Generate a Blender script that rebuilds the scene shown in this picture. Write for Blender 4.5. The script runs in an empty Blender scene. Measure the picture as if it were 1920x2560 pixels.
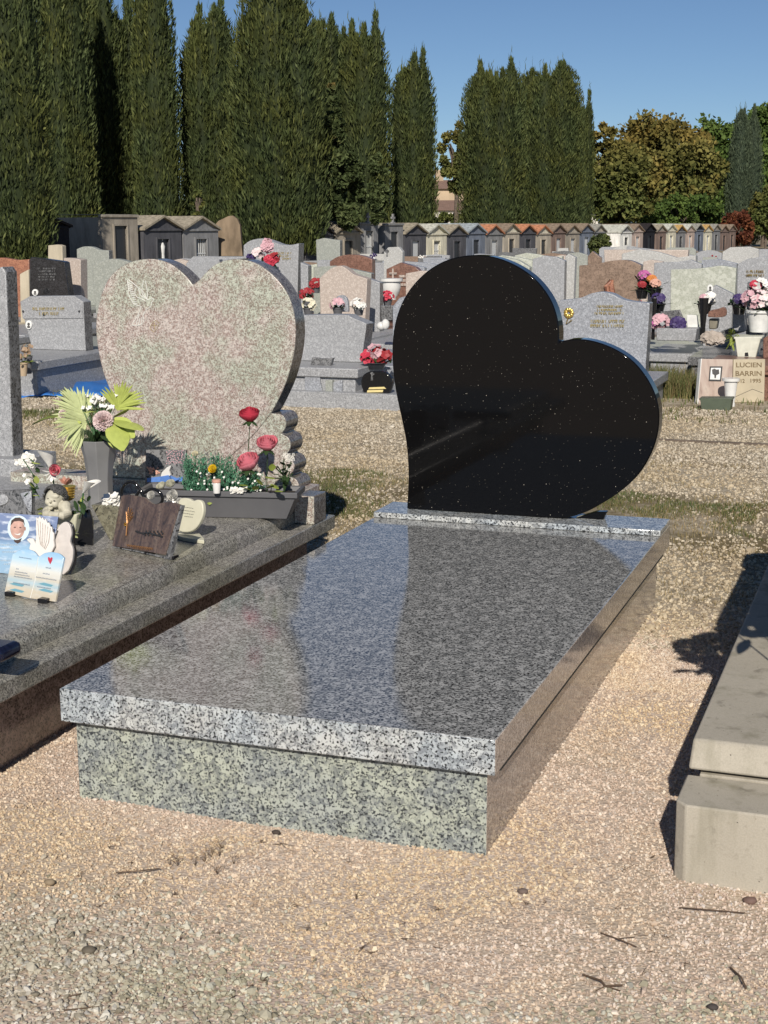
import bpy, bmesh, math, random
import numpy as np
from mathutils import Vector, Matrix, noise

random.seed(7)
RNG = np.random.default_rng(7)
SC = bpy.context.scene
COL = SC.collection
R = math.radians

# ------------------------------------------------------------------ camera
FPX = 3622.26                       # focal length in pixels of the 1920 px wide photograph
CAMP = np.array([1.7187, -2.6459, 1.26522])
_a, _r, _z = 1.375437, -0.003953, 0.345408
_c, _s = math.cos, math.sin
CM = (np.array([[_c(_z), -_s(_z), 0], [_s(_z), _c(_z), 0], [0, 0, 1]]) @
      np.array([[1, 0, 0], [0, _c(_a), -_s(_a)], [0, _s(_a), _c(_a)]]) @
      np.array([[_c(_r), -_s(_r), 0], [_s(_r), _c(_r), 0], [0, 0, 1]]))
cd = bpy.data.cameras.new('camera')
cam = bpy.data.objects.new('camera', cd)
COL.objects.link(cam)
m4 = Matrix([list(CM[i]) + [CAMP[i]] for i in range(3)] + [[0, 0, 0, 1]])
cam.matrix_world = m4
cd.sensor_fit = 'HORIZONTAL'
cd.sensor_width = 36.0
cd.lens = 36.0 * FPX / 1920.0
cd.clip_start = 0.05
cd.clip_end = 6000
SC.camera = cam

# ------------------------------------------------------------------ light
SUN = Vector((0.44, -1.54, 1.0)).normalized()          # towards the sun
w = bpy.data.worlds.new('World')
SC.world = w
w.use_nodes = True
nt = w.node_tree
nt.nodes.clear()
sky = nt.nodes.new('ShaderNodeTexSky')
sky.sky_type = 'NISHITA'
sky.sun_disc = False
sky.sun_elevation = math.asin(SUN.z)
sky.sun_rotation = math.atan2(SUN.x, SUN.y)
sky.altitude = 1500
sky.air_density = 0.85
sky.dust_density = 0.0
sky.ozone_density = 3.0
bg = nt.nodes.new('ShaderNodeBackground')
bg.inputs[1].default_value = 0.068
ow = nt.nodes.new('ShaderNodeOutputWorld')
hs = nt.nodes.new('ShaderNodeMix'); hs.data_type = 'RGBA'; hs.blend_type = 'MULTIPLY'; hs.inputs[0].default_value = 1.0
hs.inputs[7].default_value = (0.82, 0.89, 0.965, 1)      # deeper autumn blue, the same in every direction
nt.links.new(sky.outputs[0], hs.inputs[6]); nt.links.new(hs.outputs[2], bg.inputs[0])
nt.links.new(bg.outputs[0], ow.inputs[0])
sd = bpy.data.lights.new('sun', 'SUN')
sd.energy = 4.6
sd.angle = R(0.55)
sd.color = (1.0, 0.93, 0.84)
so = bpy.data.objects.new('sun', sd)
COL.objects.link(so)
so.rotation_euler = SUN.to_track_quat('Z', 'Y').to_euler()
so.location = (0, -6, 8)
vs = SC.view_settings
vs.view_transform = 'Standard'
vs.look = 'None'
vs.gamma = 1
vs.exposure = 0.0
vs.use_curve_mapping = False

# ------------------------------------------------------------------ survey: photograph pixels -> places in the world
def ray(px, py):
    return CM @ np.array([(px - 960) / FPX, -(py - 1280) / FPX, -1.0])
def at_z(px, py, z=0.0):
    d = ray(px, py)
    return CAMP + d * ((z - CAMP[2]) / d[2])
def at_y(px, py, y):
    d = ray(px, py)
    return CAMP + d * ((y - CAMP[1]) / d[1])
def at_x(px, py, x):
    d = ray(px, py)
    return CAMP + d * ((x - CAMP[0]) / d[0])
def at_d(px, py, depth):
    return CAMP + ray(px, py) * depth
CR = {'1': (0, 500, 3.456), '2': (0, 960, 3.456), '3': (240, 960, 2.765), '4': (460, 500, 2.8603),
      'R': (1380, 540, 3.0722), 'B': (940, 600, 2.1829), 'P': (220, 620, 2.5922), '7': (0, 1280, 1.975),
      '8': (1580, 1700, 3.95), 'M': (740, 520, 2.9625), 'N': (1260, 520, 2.5136), 'L': (0, 500, 2.592),
      'T': (0, 0, 1.659), 'U': (1000, 200, 1.8033), 'D': (0, 0, 1 / 1.1573), 'S': (0, 0, 1)}
def px(c, x, y):
    o = CR[c]
    return o[0] + x / o[2], o[1] + y / o[2]
def gh(x, y):
    """height of the cemetery ground"""
    d = math.hypot(x - CAMP[0], y - CAMP[1])
    return -0.0076 * max(0.0, min(d, 170.0) - 14.0)

# ------------------------------------------------------------------ mesh helpers
class B:
    """collects shapes in world (or local) coordinates and links them as ONE mesh object"""
    def __init__(s):
        s.v = []; s.f = []; s.mi = []; s.cur = 0
    def mat(s, i):
        s.cur = i; return s
    def add(s, V, F):
        n = len(s.v)
        s.v += [tuple(map(float, p)) for p in V]
        s.f += [tuple(n + i for i in f) for f in F]
        s.mi += [s.cur] * len(F)
        return s
    def box(s, x0, x1, y0, y1, z0, z1):
        V = [(x, y, z) for z in (z0, z1) for y in (y0, y1) for x in (x0, x1)]
        return s.add(V, [(0, 2, 3, 1), (4, 5, 7, 6), (0, 1, 5, 4), (2, 6, 7, 3), (0, 4, 6, 2), (1, 3, 7, 5)])
    def obox(s, c, ax, ay, az):
        """box from centre and three half-axes"""
        c, ax, ay, az = map(np.array, (c, ax, ay, az))
        V = [c + i * ax + j * ay + k * az for k in (-1, 1) for j in (-1, 1) for i in (-1, 1)]
        return s.add(V, [(0, 2, 3, 1), (4, 5, 7, 6), (0, 1, 5, 4), (2, 6, 7, 3), (0, 4, 6, 2), (1, 3, 7, 5)])
    def prism(s, P, off):
        P = [np.array(p, float) for p in P]; off = np.array(off, float); n = len(P)
        V = P + [p + off for p in P]
        F = [tuple(range(n)), tuple(range(2 * n - 1, n - 1, -1))]
        F += [(i, (i + 1) % n, n + (i + 1) % n, n + i) for i in range(n)]
        return s.add(V, F)
    def tube(s, P, r, n=6, close=False):
        P = [Vector(p) for p in P]; m = len(P)
        rr = r if isinstance(r, (list, tuple)) else [r] * m
        V = []; up = Vector((0.13, 0.2, 0.97))
        for i, p in enumerate(P):
            a = P[i - 1] if (i or close) else P[i]
            b = P[(i + 1) % m] if (i < m - 1 or close) else P[i]
            t = (b - a)
            t = t.normalized() if t.length > 1e-9 else Vector((0, 0, 1))
            u = t.cross(up)
            if u.length < 1e-3: u = t.cross(Vector((1, 0, 0)))
            u.normalize(); v = t.cross(u)
            V += [p + (u * math.cos(2 * math.pi * k / n) + v * math.sin(2 * math.pi * k / n)) * rr[i] for k in range(n)]
        F = []
        for i in range(m if close else m - 1):
            j = (i + 1) % m
            F += [(i * n + k, i * n + (k + 1) % n, j * n + (k + 1) % n, j * n + k) for k in range(n)]
        if not close: F += [tuple(range(n))[::-1], tuple((m - 1) * n + k for k in range(n))]
        return s.add(V, F)
    def lathe(s, prof, c, n=24, sx=1, sy=1, close=True, rot=0):
        V = []; m = len(prof)
        for r_, z in prof:
            V += [(c[0] + sx * r_ * math.cos(2 * math.pi * k / n + rot), c[1] + sy * r_ * math.sin(2 * math.pi * k / n + rot), c[2] + z) for k in range(n)]
        F = [(i * n + k, i * n + (k + 1) % n, (i + 1) * n + (k + 1) % n, (i + 1) * n + k) for i in range(m - 1) for k in range(n)]
        if close: F += [tuple(range(n))[::-1], tuple((m - 1) * n + k for k in range(n))]
        return s.add(V, F)
    def ball(s, c, r, n=10, m=7, axes=None):
        rx, ry, rz = r if isinstance(r, (list, tuple)) else (r, r, r)
        A = axes or (Vector((1, 0, 0)), Vector((0, 1, 0)), Vector((0, 0, 1)))
        V = []; c = Vector(c)
        for i in range(m + 1):
            t = math.pi * i / m
            for k in range(n):
                q = 2 * math.pi * k / n
                V.append(c + A[0] * (rx * math.sin(t) * math.cos(q)) + A[1] * (ry * math.sin(t) * math.sin(q)) + A[2] * (rz * math.cos(t)))
        F = [(i * n + k, (i + 1) * n + k, (i + 1) * n + (k + 1) % n, i * n + (k + 1) % n) for i in range(m) for k in range(n)]
        return s.add(V, F)
    def grid(s, fn, nu, nv):
        V = [fn(i / nu, j / nv) for j in range(nv + 1) for i in range(nu + 1)]
        F = [(j * (nu + 1) + i, j * (nu + 1) + i + 1, (j + 1) * (nu + 1) + i + 1, (j + 1) * (nu + 1) + i) for j in range(nv) for i in range(nu)]
        return s.add(V, F)
    def build(s, name, mats, parent=None, smooth=35, bevel=0, seg=2, solid=0, local=False):
        """parent: an Empty / mesh thing.  Vertices are world coordinates unless local."""
        V = np.array(s.v, float)
        me = bpy.data.meshes.new(name)
        if parent is not None:
            off = np.zeros(3) if local else np.array(world_loc(parent))
            loc = (0, 0, 0)
        else:
            off = np.array([(V[:, 0].min() + V[:, 0].max()) / 2, (V[:, 1].min() + V[:, 1].max()) / 2, V[:, 2].min()]) if not local else np.zeros(3)
            loc = tuple(off)
        me.from_pydata([tuple(p) for p in (V - off)], [], s.f)
        bm = bmesh.new(); bm.from_mesh(me)
        bmesh.ops.recalc_face_normals(bm, faces=bm.faces[:])
        bm.to_mesh(me); bm.free()
        for m in (mats if isinstance(mats, (list, tuple)) else [mats]): me.materials.append(m)
        me.polygons.foreach_set('material_index', s.mi)
        me.polygons.foreach_set('use_smooth', [bool(smooth)] * len(me.polygons))
        if smooth: me.set_sharp_from_angle(angle=R(smooth))
        me.update()
        o = bpy.data.objects.new(name, me); COL.objects.link(o)
        o.location = loc
        if parent is not None: o.parent = parent
        if solid:
            md = o.modifiers.new('solid', 'SOLIDIFY'); md.thickness = solid; md.offset = 0
        if bevel:
            md = o.modifiers.new('bevel', 'BEVEL'); md.width = bevel; md.segments = seg; md.limit_method = 'ANGLE'; md.angle_limit = R(38)
        return o
def world_loc(o):
    p = Vector((0, 0, 0))
    while o is not None:
        p += o.location; o = o.parent
    return p
def tag(o, label=None, cat=None, group=None, kind=None):
    if label: o['label'] = label
    if cat: o['category'] = cat
    if group: o['group'] = group
    if kind: o['kind'] = kind
    return o
def thing(name, label, cat, loc, group=None, rz=0):
    o = bpy.data.objects.new(name, None); COL.objects.link(o)
    o.empty_display_size = 0.05
    o.location = tuple(map(float, loc)); o.rotation_euler = (0, 0, rz)
    return tag(o, label, cat, group)
def raw_mesh(name, V, F, mat, n, parent=None, loc=(0, 0, 0), attr=None):
    """big meshes from numpy arrays: V (k,3), F (m,n)"""
    me = bpy.data.meshes.new(name)
    V = np.asarray(V, np.float32); F = np.asarray(F, np.int32)
    me.vertices.add(len(V)); me.vertices.foreach_set('co', V.ravel())
    me.loops.add(F.size); me.loops.foreach_set('vertex_index', F.ravel())
    me.polygons.add(len(F))
    me.polygons.foreach_set('loop_start', np.arange(0, F.size, n, dtype=np.int32))
    me.update(calc_edges=True)
    if mat: me.materials.append(mat)
    if attr is not None:
        a = me.attributes.new('tone', 'FLOAT', 'FACE'); a.data.foreach_set('value', np.asarray(attr, np.float32))
    o = bpy.data.objects.new(name, me); COL.objects.link(o); o.location = loc
    if parent is not None: o.parent = parent
    return o
def smooth_path(P, n=6, close=False):
    """Catmull-Rom through points (any dimension)"""
    P = [np.array(p, float) for p in P]; out = []; m = len(P)
    for i in range(m if close else m - 1):
        g = lambda k: P[k % m] if close else P[max(0, min(m - 1, k))]
        p0, p1, p2, p3 = g(i - 1), g(i), g(i + 1), g(i + 2)
        for j in range(n):
            t = j / n
            out.append(0.5 * ((2 * p1) + (-p0 + p2) * t + (2 * p0 - 5 * p1 + 4 * p2 - p3) * t * t + (-p0 + 3 * p1 - 3 * p2 + p3) * t ** 3))
    if not close: out.append(P[-1])
    return out
class Plane:
    """a leaning or turned flat face: base point p, turned by yaw (radians from facing -y), leaning back by lean"""
    def __init__(s, p, yaw=0.0, lean=0.0):
        s.p = np.array(p, float)
        s.u = np.array([math.cos(yaw), math.sin(yaw), 0])
        back = np.array([-math.sin(yaw), math.cos(yaw), 0])
        s.w = np.array([0, 0, 1]) * math.cos(lean) + back * math.sin(lean)
        s.n = np.cross(s.u, s.w)          # towards the viewer
        s.n = s.n if s.n[1] < 0 or True else -s.n
    def hit(s, P, d=0.0):
        r_ = ray(*P); q = s.p + s.n * d
        return CAMP + r_ * (np.dot(q - CAMP, s.n) / np.dot(r_, s.n))
    def pt(s, a, b, d=0.0):
        return s.p + s.u * a + s.w * b + s.n * d
    def pts(s, c, L, d=0.0):
        return [s.hit(px(c, *q), d) for q in L]

# ------------------------------------------------------------------ materials
class N:
    def __init__(s, name):
        s.m = bpy.data.materials.new(name); s.m.use_nodes = True
        s.t = s.m.node_tree; s.t.nodes.clear()
        s.out = s.t.nodes.new('ShaderNodeOutputMaterial')
        s.b = s.t.nodes.new('ShaderNodeBsdfPrincipled')
        s.t.links.new(s.b.outputs[0], s.out.inputs[0])
        s.tc = s.t.nodes.new('ShaderNodeTexCoord')
    def set(s, sock, v):
        if isinstance(v, bpy.types.NodeSocket): s.t.links.new(v, sock)
        elif isinstance(v, (tuple, list)) and len(v) == 3 and sock.type == 'RGBA': sock.default_value = (*v, 1)
        else: sock.default_value = v
    def bs(s, **k):
        for a, v in k.items():
            s.set(s.b.inputs[{'color': 'Base Color', 'rough': 'Roughness', 'spec': 'Specular IOR Level', 'metal': 'Metallic', 'trans': 'Transmission Weight', 'coat': 'Coat Weight', 'normal': 'Normal', 'alpha': 'Alpha', 'ior': 'IOR', 'coatr': 'Coat Roughness'}[a]], v)
        return s
    def noise(s, scale, detail=3, vec=None, rough=0.55, out=0, dist=0):
        n = s.t.nodes.new('ShaderNodeTexNoise'); n.inputs['Scale'].default_value = scale; n.inputs['Detail'].default_value = detail
        n.inputs['Roughness'].default_value = rough; n.inputs['Distortion'].default_value = dist
        s.t.links.new(vec or s.tc.outputs['Object'], n.inputs['Vector'])
        return n.outputs[out]
    def voro(s, scale, vec=None, out='Color', feat='F1'):
        n = s.t.nodes.new('ShaderNodeTexVoronoi'); n.feature = feat; n.inputs['Scale'].default_value = scale
        s.t.links.new(vec or s.tc.outputs['Object'], n.inputs['Vector'])
        return n.outputs[out]
    def ramp(s, fac, stops, mode='LINEAR'):
        n = s.t.nodes.new('ShaderNodeValToRGB'); n.color_ramp.interpolation = mode
        e = n.color_ramp.elements
        while len(e) < len(stops): e.new(0.5)
        for q, (p, c) in zip(e, stops):
            q.position = p; q.color = (*c, 1) if isinstance(c, (tuple, list)) else (c, c, c, 1)
        s.t.links.new(fac, n.inputs[0])
        return n.outputs[0]
    def mix(s, fac, a, b, mode='MIX'):
        n = s.t.nodes.new('ShaderNodeMix'); n.data_type = 'RGBA'; n.blend_type = mode
        s.set(n.inputs[0], fac); s.set(n.inputs[6], a); s.set(n.inputs[7], b)
        return n.outputs[2]
    def math(s, op, a, b=0.0, clamp=False):
        n = s.t.nodes.new('ShaderNodeMath'); n.operation = op; n.use_clamp = clamp
        s.set(n.inputs[0], a); s.set(n.inputs[1], b)
        return n.outputs[0]
    def sep(s, v, i):
        n = s.t.nodes.new('ShaderNodeSeparateXYZ'); s.t.links.new(v, n.inputs[0]); return n.outputs[i]
    def mapping(s, vec, scale=(1, 1, 1), loc=(0, 0, 0)):
        n = s.t.nodes.new('ShaderNodeMapping'); n.inputs['Scale'].default_value = scale; n.inputs['Location'].default_value = loc
        s.t.links.new(vec, n.inputs[0]); return n.outputs[0]
    def bump(s, h, dist=0.002, strength=1.0):
        n = s.t.nodes.new('ShaderNodeBump'); n.inputs['Distance'].default_value = dist; n.inputs['Strength'].default_value = strength
        s.t.links.new(h, n.inputs['Height']); s.t.links.new(n.outputs[0], s.b.inputs['Normal']); return s
    def info(s, out='Random'):
        n = s.t.nodes.new('ShaderNodeObjectInfo'); return n.outputs[out]
    def attr(s, name):
        n = s.t.nodes.new('ShaderNodeAttribute'); n.attribute_name = name; return n.outputs['Fac']
def plain(name, col, rough=0.5, spec=0.5, var=0.12, scale=20, metal=0.0, bump=0.0, coat=0.0):
    n = N(name)
    f = n.noise(scale, 4)
    c = n.mix(n.ramp(f, [(0.3, 0.0), (0.7, 1.0)]), tuple(x * (1 - var) for x in col), tuple(min(1, x * (1 + var)) for x in col))
    n.bs(color=c, rough=rough, spec=spec, metal=metal, coat=coat)
    if bump: n.bump(f, bump, 0.6)
    return n.m
def granite(name, light, mid, dark, scale=90, fleck=0.5, tint=None, tint_amt=0.0, rough=0.3, tscale=3.5, patch=None, spec=0.5, dirt=0.0):
    """speckled stone: crystals from cells, dark mica flecks, slow tint drift"""
    n = N(name)
    cells = n.voro(scale)
    r_ = n.sep(cells, 0)
    c = n.ramp(r_, [(0.0, mid), (0.35, light), (0.72, tuple((a + b) / 2 for a, b in zip(light, mid)))], 'CONSTANT')
    big = n.sep(n.voro(scale * 0.42), 1)
    c = n.mix(n.ramp(big, [(0.78, 0.0), (0.8, 1.0)]), c, tuple(min(1, x * 1.12) for x in light))
    fl = n.noise(scale * 1.15, 2.5, rough=0.7)
    c = n.mix(n.ramp(fl, [(fleck + 0.02, 0.0), (fleck + 0.075, 1.0)]), c, dark)
    if patch:
        pf = n.sep(n.voro(scale * 0.9, n.mapping(n.tc.outputs['Object'], (1, 1, 1), (5, 3, 1))), 2)
        c = n.mix(n.ramp(pf, [(patch[1], 0.0), (patch[1] + 0.02, 1.0)]), c, patch[0])
    if tint:
        tn = n.noise(tscale, 3)
        c = n.mix(n.math('MULTIPLY', n.ramp(tn, [(0.42, 0.0), (0.6, 1.0)]), tint_amt), c, n.mix(1.0, c, tint, 'MULTIPLY'))
    if dirt:
        dn = n.noise(2.2, 5)
        c = n.mix(n.math('MULTIPLY', n.ramp(dn, [(0.45, 0.0), (0.7, 1.0)]), dirt), c, (0.11, 0.10, 0.06))
    n.bs(color=c, rough=rough, spec=spec)
    n.bump(fl, 0.0004, 0.25)
    return n.m
M = {}
M['polish'] = granite('polished_grey_granite', (0.42, 0.42, 0.405), (0.20, 0.205, 0.20), (0.018, 0.018, 0.02), 150, 0.505, rough=0.05, spec=0.5)  # darkened copy of the slab granite for the dimmer looking top
M['polishside'] = granite('polished_granite_side', (0.50, 0.43, 0.37), (0.33, 0.28, 0.245), (0.09, 0.075, 0.065), 220, 0.51, rough=0.06, spec=0.6)  # brown of gravel mirrored in the side, put into the colour
M['slab'] = granite('grey_granite', (0.50, 0.51, 0.49), (0.28, 0.29, 0.29), (0.018, 0.018, 0.02), 150, 0.515, rough=0.075, tint=(0.78, 0.9, 1.05), tint_amt=0.5, tscale=7)
M['base'] = granite('green_grey_granite', (0.40, 0.425, 0.355), (0.225, 0.245, 0.225), (0.05, 0.055, 0.058), 140, 0.51, rough=0.12, tint=(0.82, 0.84, 0.96), tint_amt=0.7, tscale=10)
M['pink'] = granite('pink_grey_granite', (0.52, 0.46, 0.415), (0.32, 0.235, 0.205), (0.07, 0.06, 0.056), 240, 0.54, tint=(0.80, 1.0, 0.88), tint_amt=0.75, tscale=7.5, rough=0.35)
M['pinkedge'] = granite('polished_pink_edge', (0.22, 0.205, 0.19), (0.13, 0.11, 0.10), (0.05, 0.05, 0.05), 150, 0.53, rough=0.12)
M['left'] = granite('old_grey_granite', (0.42, 0.40, 0.37), (0.24, 0.23, 0.215), (0.06, 0.057, 0.054), 230, 0.51, rough=0.26, tint=(0.88, 0.88, 0.70), tint_amt=0.6, tscale=3, dirt=0.22)
M['leftbase'] = granite('brown_polished_base', (0.50, 0.39, 0.32), (0.32, 0.25, 0.205), (0.10, 0.08, 0.065), 170, 0.52, rough=0.12, spec=0.6)  # base colour carries the brown reflection of the gravel
def galaxy():
    n = N('black_galaxy_granite')
    d = n.voro(150, out='Distance'); c = n.voro(150)
    a = n.math('MULTIPLY', n.ramp(d, [(0.08, 1.0), (0.14, 0.0)]), n.ramp(n.sep(c, 0), [(0.80, 0.0), (0.82, 1.0)]))
    d2 = n.voro(52, out='Distance'); c2 = n.voro(52)
    b = n.math('MULTIPLY', n.ramp(d2, [(0.045, 1.0), (0.065, 0.0)]), n.ramp(n.sep(c2, 1), [(0.78, 0.0), (0.8, 1.0)]))
    k = n.math('MAXIMUM', n.math('MULTIPLY', a, 0.34), n.math('MULTIPLY', b, 0.85))
    n.bs(color=n.mix(k, (0.0045, 0.0045, 0.0048), (0.75, 0.68, 0.55)), rough=0.05, spec=0.22)
    return n.m
M['galaxy'] = galaxy()
def beige():
    n = N('weathered_beige_concrete')
    v = n.tc.outputs['Object']
    f = n.noise(5, 6); g = n.noise(60, 4); st = n.noise(4, 5, n.mapping(v, (3.5, 3.5, 0.5)))
    c = n.mix(f, (0.37, 0.335, 0.27), (0.53, 0.485, 0.395))
    c = n.mix(n.math('MULTIPLY', n.ramp(st, [(0.52, 0.0), (0.72, 1.0)]), 0.55), c, (0.16, 0.15, 0.09))
    c = n.mix(n.math('MULTIPLY', n.ramp(g, [(0.6, 0.0), (0.75, 1.0)]), 0.3), c, (0.14, 0.12, 0.09))
    lb = n.noise(13, 5, dist=0.6); c = n.mix(n.math('MULTIPLY', n.ramp(lb, [(0.60, 0.0), (0.68, 1.0)]), 0.55), c, (0.15, 0.135, 0.105))
    pores = n.ramp(n.voro(85, out='Distance'), [(0.05, 0.0), (0.14, 1.0)]); pk = n.ramp(n.sep(n.voro(85), 0), [(0.80, 1.0), (0.82, 0.0)])
    pr = n.math('MAXIMUM', pores, pk); c = n.mix(pr, (0.07, 0.06, 0.045), c)
    c = n.mix(n.math('MULTIPLY', n.ramp(n.noise(300, 2), [(0.4, 0.0), (0.6, 1.0)]), 0.18), c, (0.2, 0.18, 0.14))
    n.bs(color=c, rough=0.8, spec=0.25); n.bump(n.math('ADD', n.math('MULTIPLY', g, 0.5), pr), 0.0018, 0.7)
    return n.m
M['beige'] = beige()
# ------------------------------------------------------------------ ground, one sheet to the horizon
def ground_mat():
    n = N('cemetery_ground')
    P = n.tc.outputs['Object']
    y = n.sep(P, 1)
    fine = n.voro(150); fc = n.sep(fine, 0); fd = n.voro(150, out='Distance')
    nz = n.noise(9, 5); nb = n.noise(1.1, 5, dist=0.4)
    pink = n.ramp(fc, [(0.0, (0.42, 0.325, 0.255)), (0.4, (0.56, 0.45, 0.36)), (1.0, (0.68, 0.575, 0.475))])
    pink = n.mix(n.math('MULTIPLY', n.ramp(nb, [(0.45, 0.0), (0.62, 1.0)]), 0.35), pink, (0.46, 0.38, 0.25))
    c2 = n.voro(60); cc = n.sep(c2, 1)
    sand = n.ramp(cc, [(0.0, (0.26, 0.215, 0.15)), (0.5, (0.40, 0.34, 0.245)), (1.0, (0.52, 0.46, 0.35))])
    earth = n.mix(nz, (0.12, 0.085, 0.045), (0.24, 0.17, 0.095))
    sand = n.mix(n.ramp(nb, [(0.50, 0.0), (0.66, 0.55)]), sand, earth)
    yw = n.math('ADD', y, n.math('MULTIPLY', n.math('SUBTRACT', nb, 0.5), 0.5))
    far = n.ramp(n.math('MULTIPLY', n.math('SUBTRACT', yw, 1.7), 1.6, True), [(0.0, 0.0), (1.0, 1.0)])
    c = n.mix(far, pink, sand)
    # band of grass and bare soil behind the tombs
    g1 = n.math('MULTIPLY', n.math('SUBTRACT', yw, 2.8), 3.0, True)
    g2 = n.math('MULTIPLY', n.math('SUBTRACT', 4.5, yw), 2.5, True)
    gm = n.math('MULTIPLY', n.math('MULTIPLY', g1, g2), n.ramp(n.noise(1.7, 5), [(0.40, 0.1), (0.55, 0.9)]))
    c = n.mix(gm, c, n.mix(n.noise(30, 3), (0.10, 0.085, 0.035), (0.19, 0.14, 0.07)))
    # beyond the path: dry turf between the rows
    t1 = n.math('MULTIPLY', n.math('SUBTRACT', yw, 8.2), 0.6, True)
    c = n.mix(n.math('MULTIPLY', t1, n.ramp(n.noise(0.55, 6), [(0.42, 0.15), (0.6, 0.95)])), c, n.mix(n.noise(12, 4), (0.14, 0.12, 0.055), (0.26, 0.20, 0.11)))
    n.bs(color=c, rough=0.95, spec=0.15)
    h = n.math('ADD', n.math('MULTIPLY', fd, 0.5), nz)
    n.bump(h, 0.006, 0.7)
    return n.m
M['ground'] = ground_mat()
def gz0(x, y):
    """local relief near the graves"""
    r_ = 0.006 * noise.noise(Vector((x * 2.1, y * 2.1, 0.3))) + 0.004 * noise.noise(Vector((x * 6, y * 6, 1.3)))
    return r_ if y < 7 else 0.0
def ground():
    xs = sorted(set([-1500, -700, -300, -150, -80, -50, -35, -25, -18, -14] + [round(-10 + i * 0.5, 3) for i in range(16)] + [round(-2 + i * 0.06, 3) for i in range(84)] + [3.5, 4, 4.5, 5, 6, 7, 8, 10, 13, 17, 22, 30, 45, 70, 120, 300, 700, 1500]))
    ys = sorted(set([-1500, -600, -200, -60, -20, -8, -4, -3, -2] + [round(-1.6 + i * 0.06, 3) for i in range(80)] + [round(3.3 + i * 0.25, 3) for i in range(24)] + [9.5, 10, 11, 12, 13, 14, 16, 18, 21, 25, 30, 36, 43, 52, 62, 75, 90, 105, 125, 150, 200, 300, 500, 900, 2500]))
    V = [(x, y, gh(x, y) + gz0(x, y)) for y in ys for x in xs]
    nx = len(xs)
    F = [(j * nx + i, j * nx + i + 1, (j + 1) * nx + i + 1, (j + 1) * nx + i) for j in range(len(ys) - 1) for i in range(nx - 1)]
    o = raw_mesh('ground', V, F, M['ground'], 4)
    o.data.polygons.foreach_set('use_smooth', [True] * len(F))
    tag(o, kind='structure', label='gravel and dry earth ground of the cemetery')
ground()

def stone_mat(name, stops, tint, tscale):
    n = N(name)
    c = n.ramp(n.info(), stops)
    geo = n.t.nodes.new('ShaderNodeNewGeometry')
    tn = n.noise(tscale, 4, geo.outputs['Position'])
    c = n.mix(n.ramp(tn, [(0.44, 0.0), (0.6, 0.8)]), c, n.mix(1.0, c, tint, 'MULTIPLY'))
    n.bs(color=c, rough=0.85, spec=0.25)
    return n.m
# crushed stone: real chips, spread with geometry nodes
def chips(name, label, pts, scl, mat, seed=0):
    me = bpy.data.meshes.new(name)
    me.vertices.add(len(pts)); me.vertices.foreach_set('co', np.asarray(pts, np.float32).ravel())
    a = me.attributes.new('scl', 'FLOAT', 'POINT'); a.data.foreach_set('value', np.asarray(scl, np.float32))
    me.materials.append(mat)
    o = bpy.data.objects.new(name, me); COL.objects.link(o)
    g = bpy.data.node_groups.new('spread_' + name, 'GeometryNodeTree')
    g.interface.new_socket('Geometry', in_out='INPUT', socket_type='NodeSocketGeometry')
    g.interface.new_socket('Geometry', in_out='OUTPUT', socket_type='NodeSocketGeometry')
    L = g.links.new; nn = g.nodes.new
    gi = nn('NodeGroupInput'); go = nn('NodeGroupOutput')
    j = nn('GeometryNodeGeometryToInstance')
    for k in range(5):
        ic = nn('GeometryNodeMeshIcoSphere'); ic.inputs['Radius'].default_value = 0.5; ic.inputs['Subdivisions'].default_value = 1
        sp = nn('GeometryNodeSetPosition')
        nz = nn('ShaderNodeTexNoise'); nz.noise_dimensions = '4D'; nz.inputs['W'].default_value = 3.1 * k + seed; nz.inputs['Scale'].default_value = 1.3
        sub = nn('ShaderNodeVectorMath'); sub.operation = 'SUBTRACT'; sub.inputs[1].default_value = (0.5, 0.5, 0.5)
        mul = nn('ShaderNodeVectorMath'); mul.operation = 'MULTIPLY'; mul.inputs[1].default_value = (1.5, 1.5, 1.1)
        L(nz.outputs['Color'], sub.inputs[0]); L(sub.outputs[0], mul.inputs[0]); L(mul.outputs[0], sp.inputs['Offset'])
        L(ic.outputs[0], sp.inputs['Geometry'])
        tr = nn('GeometryNodeTransform'); tr.inputs['Scale'].default_value = (1.0, 0.75 + 0.1 * k % 0.3, 0.5 + 0.08 * k)
        L(sp.outputs[0], tr.inputs[0])
        sm = nn('GeometryNodeSetMaterial'); sm.inputs['Material'].default_value = mat
        L(tr.outputs[0], sm.inputs[0]); L(sm.outputs[0], j.inputs[0])
    ip = nn('GeometryNodeInstanceOnPoints'); ip.inputs['Pick Instance'].default_value = True
    ri = nn('FunctionNodeRandomValue'); ri.data_type = 'INT'; ri.inputs['Min'].default_value if False else None
    ri.inputs[4].default_value = 0; ri.inputs[5].default_value = 4
    rr = nn('FunctionNodeRandomValue'); rr.data_type = 'FLOAT_VECTOR'; rr.inputs[0].default_value = (-0.6, -0.6, 0); rr.inputs[1].default_value = (0.6, 0.6, 6.28)
    na = nn('GeometryNodeInputNamedAttribute'); na.data_type = 'FLOAT'; na.inputs[0].default_value = 'scl'
    L(gi.outputs[0], ip.inputs['Points']); L(j.outputs[0], ip.inputs['Instance'])
    L(ri.outputs[2], ip.inputs['Instance Index']); L(rr.outputs[0], ip.inputs['Rotation']); L(na.outputs[0], ip.inputs['Scale'])
    L(ip.outputs[0], go.inputs[0])
    md = o.modifiers.new('spread', 'NODES'); md.node_group = g
    tag(o, label, kind='stuff')
    return o
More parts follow.
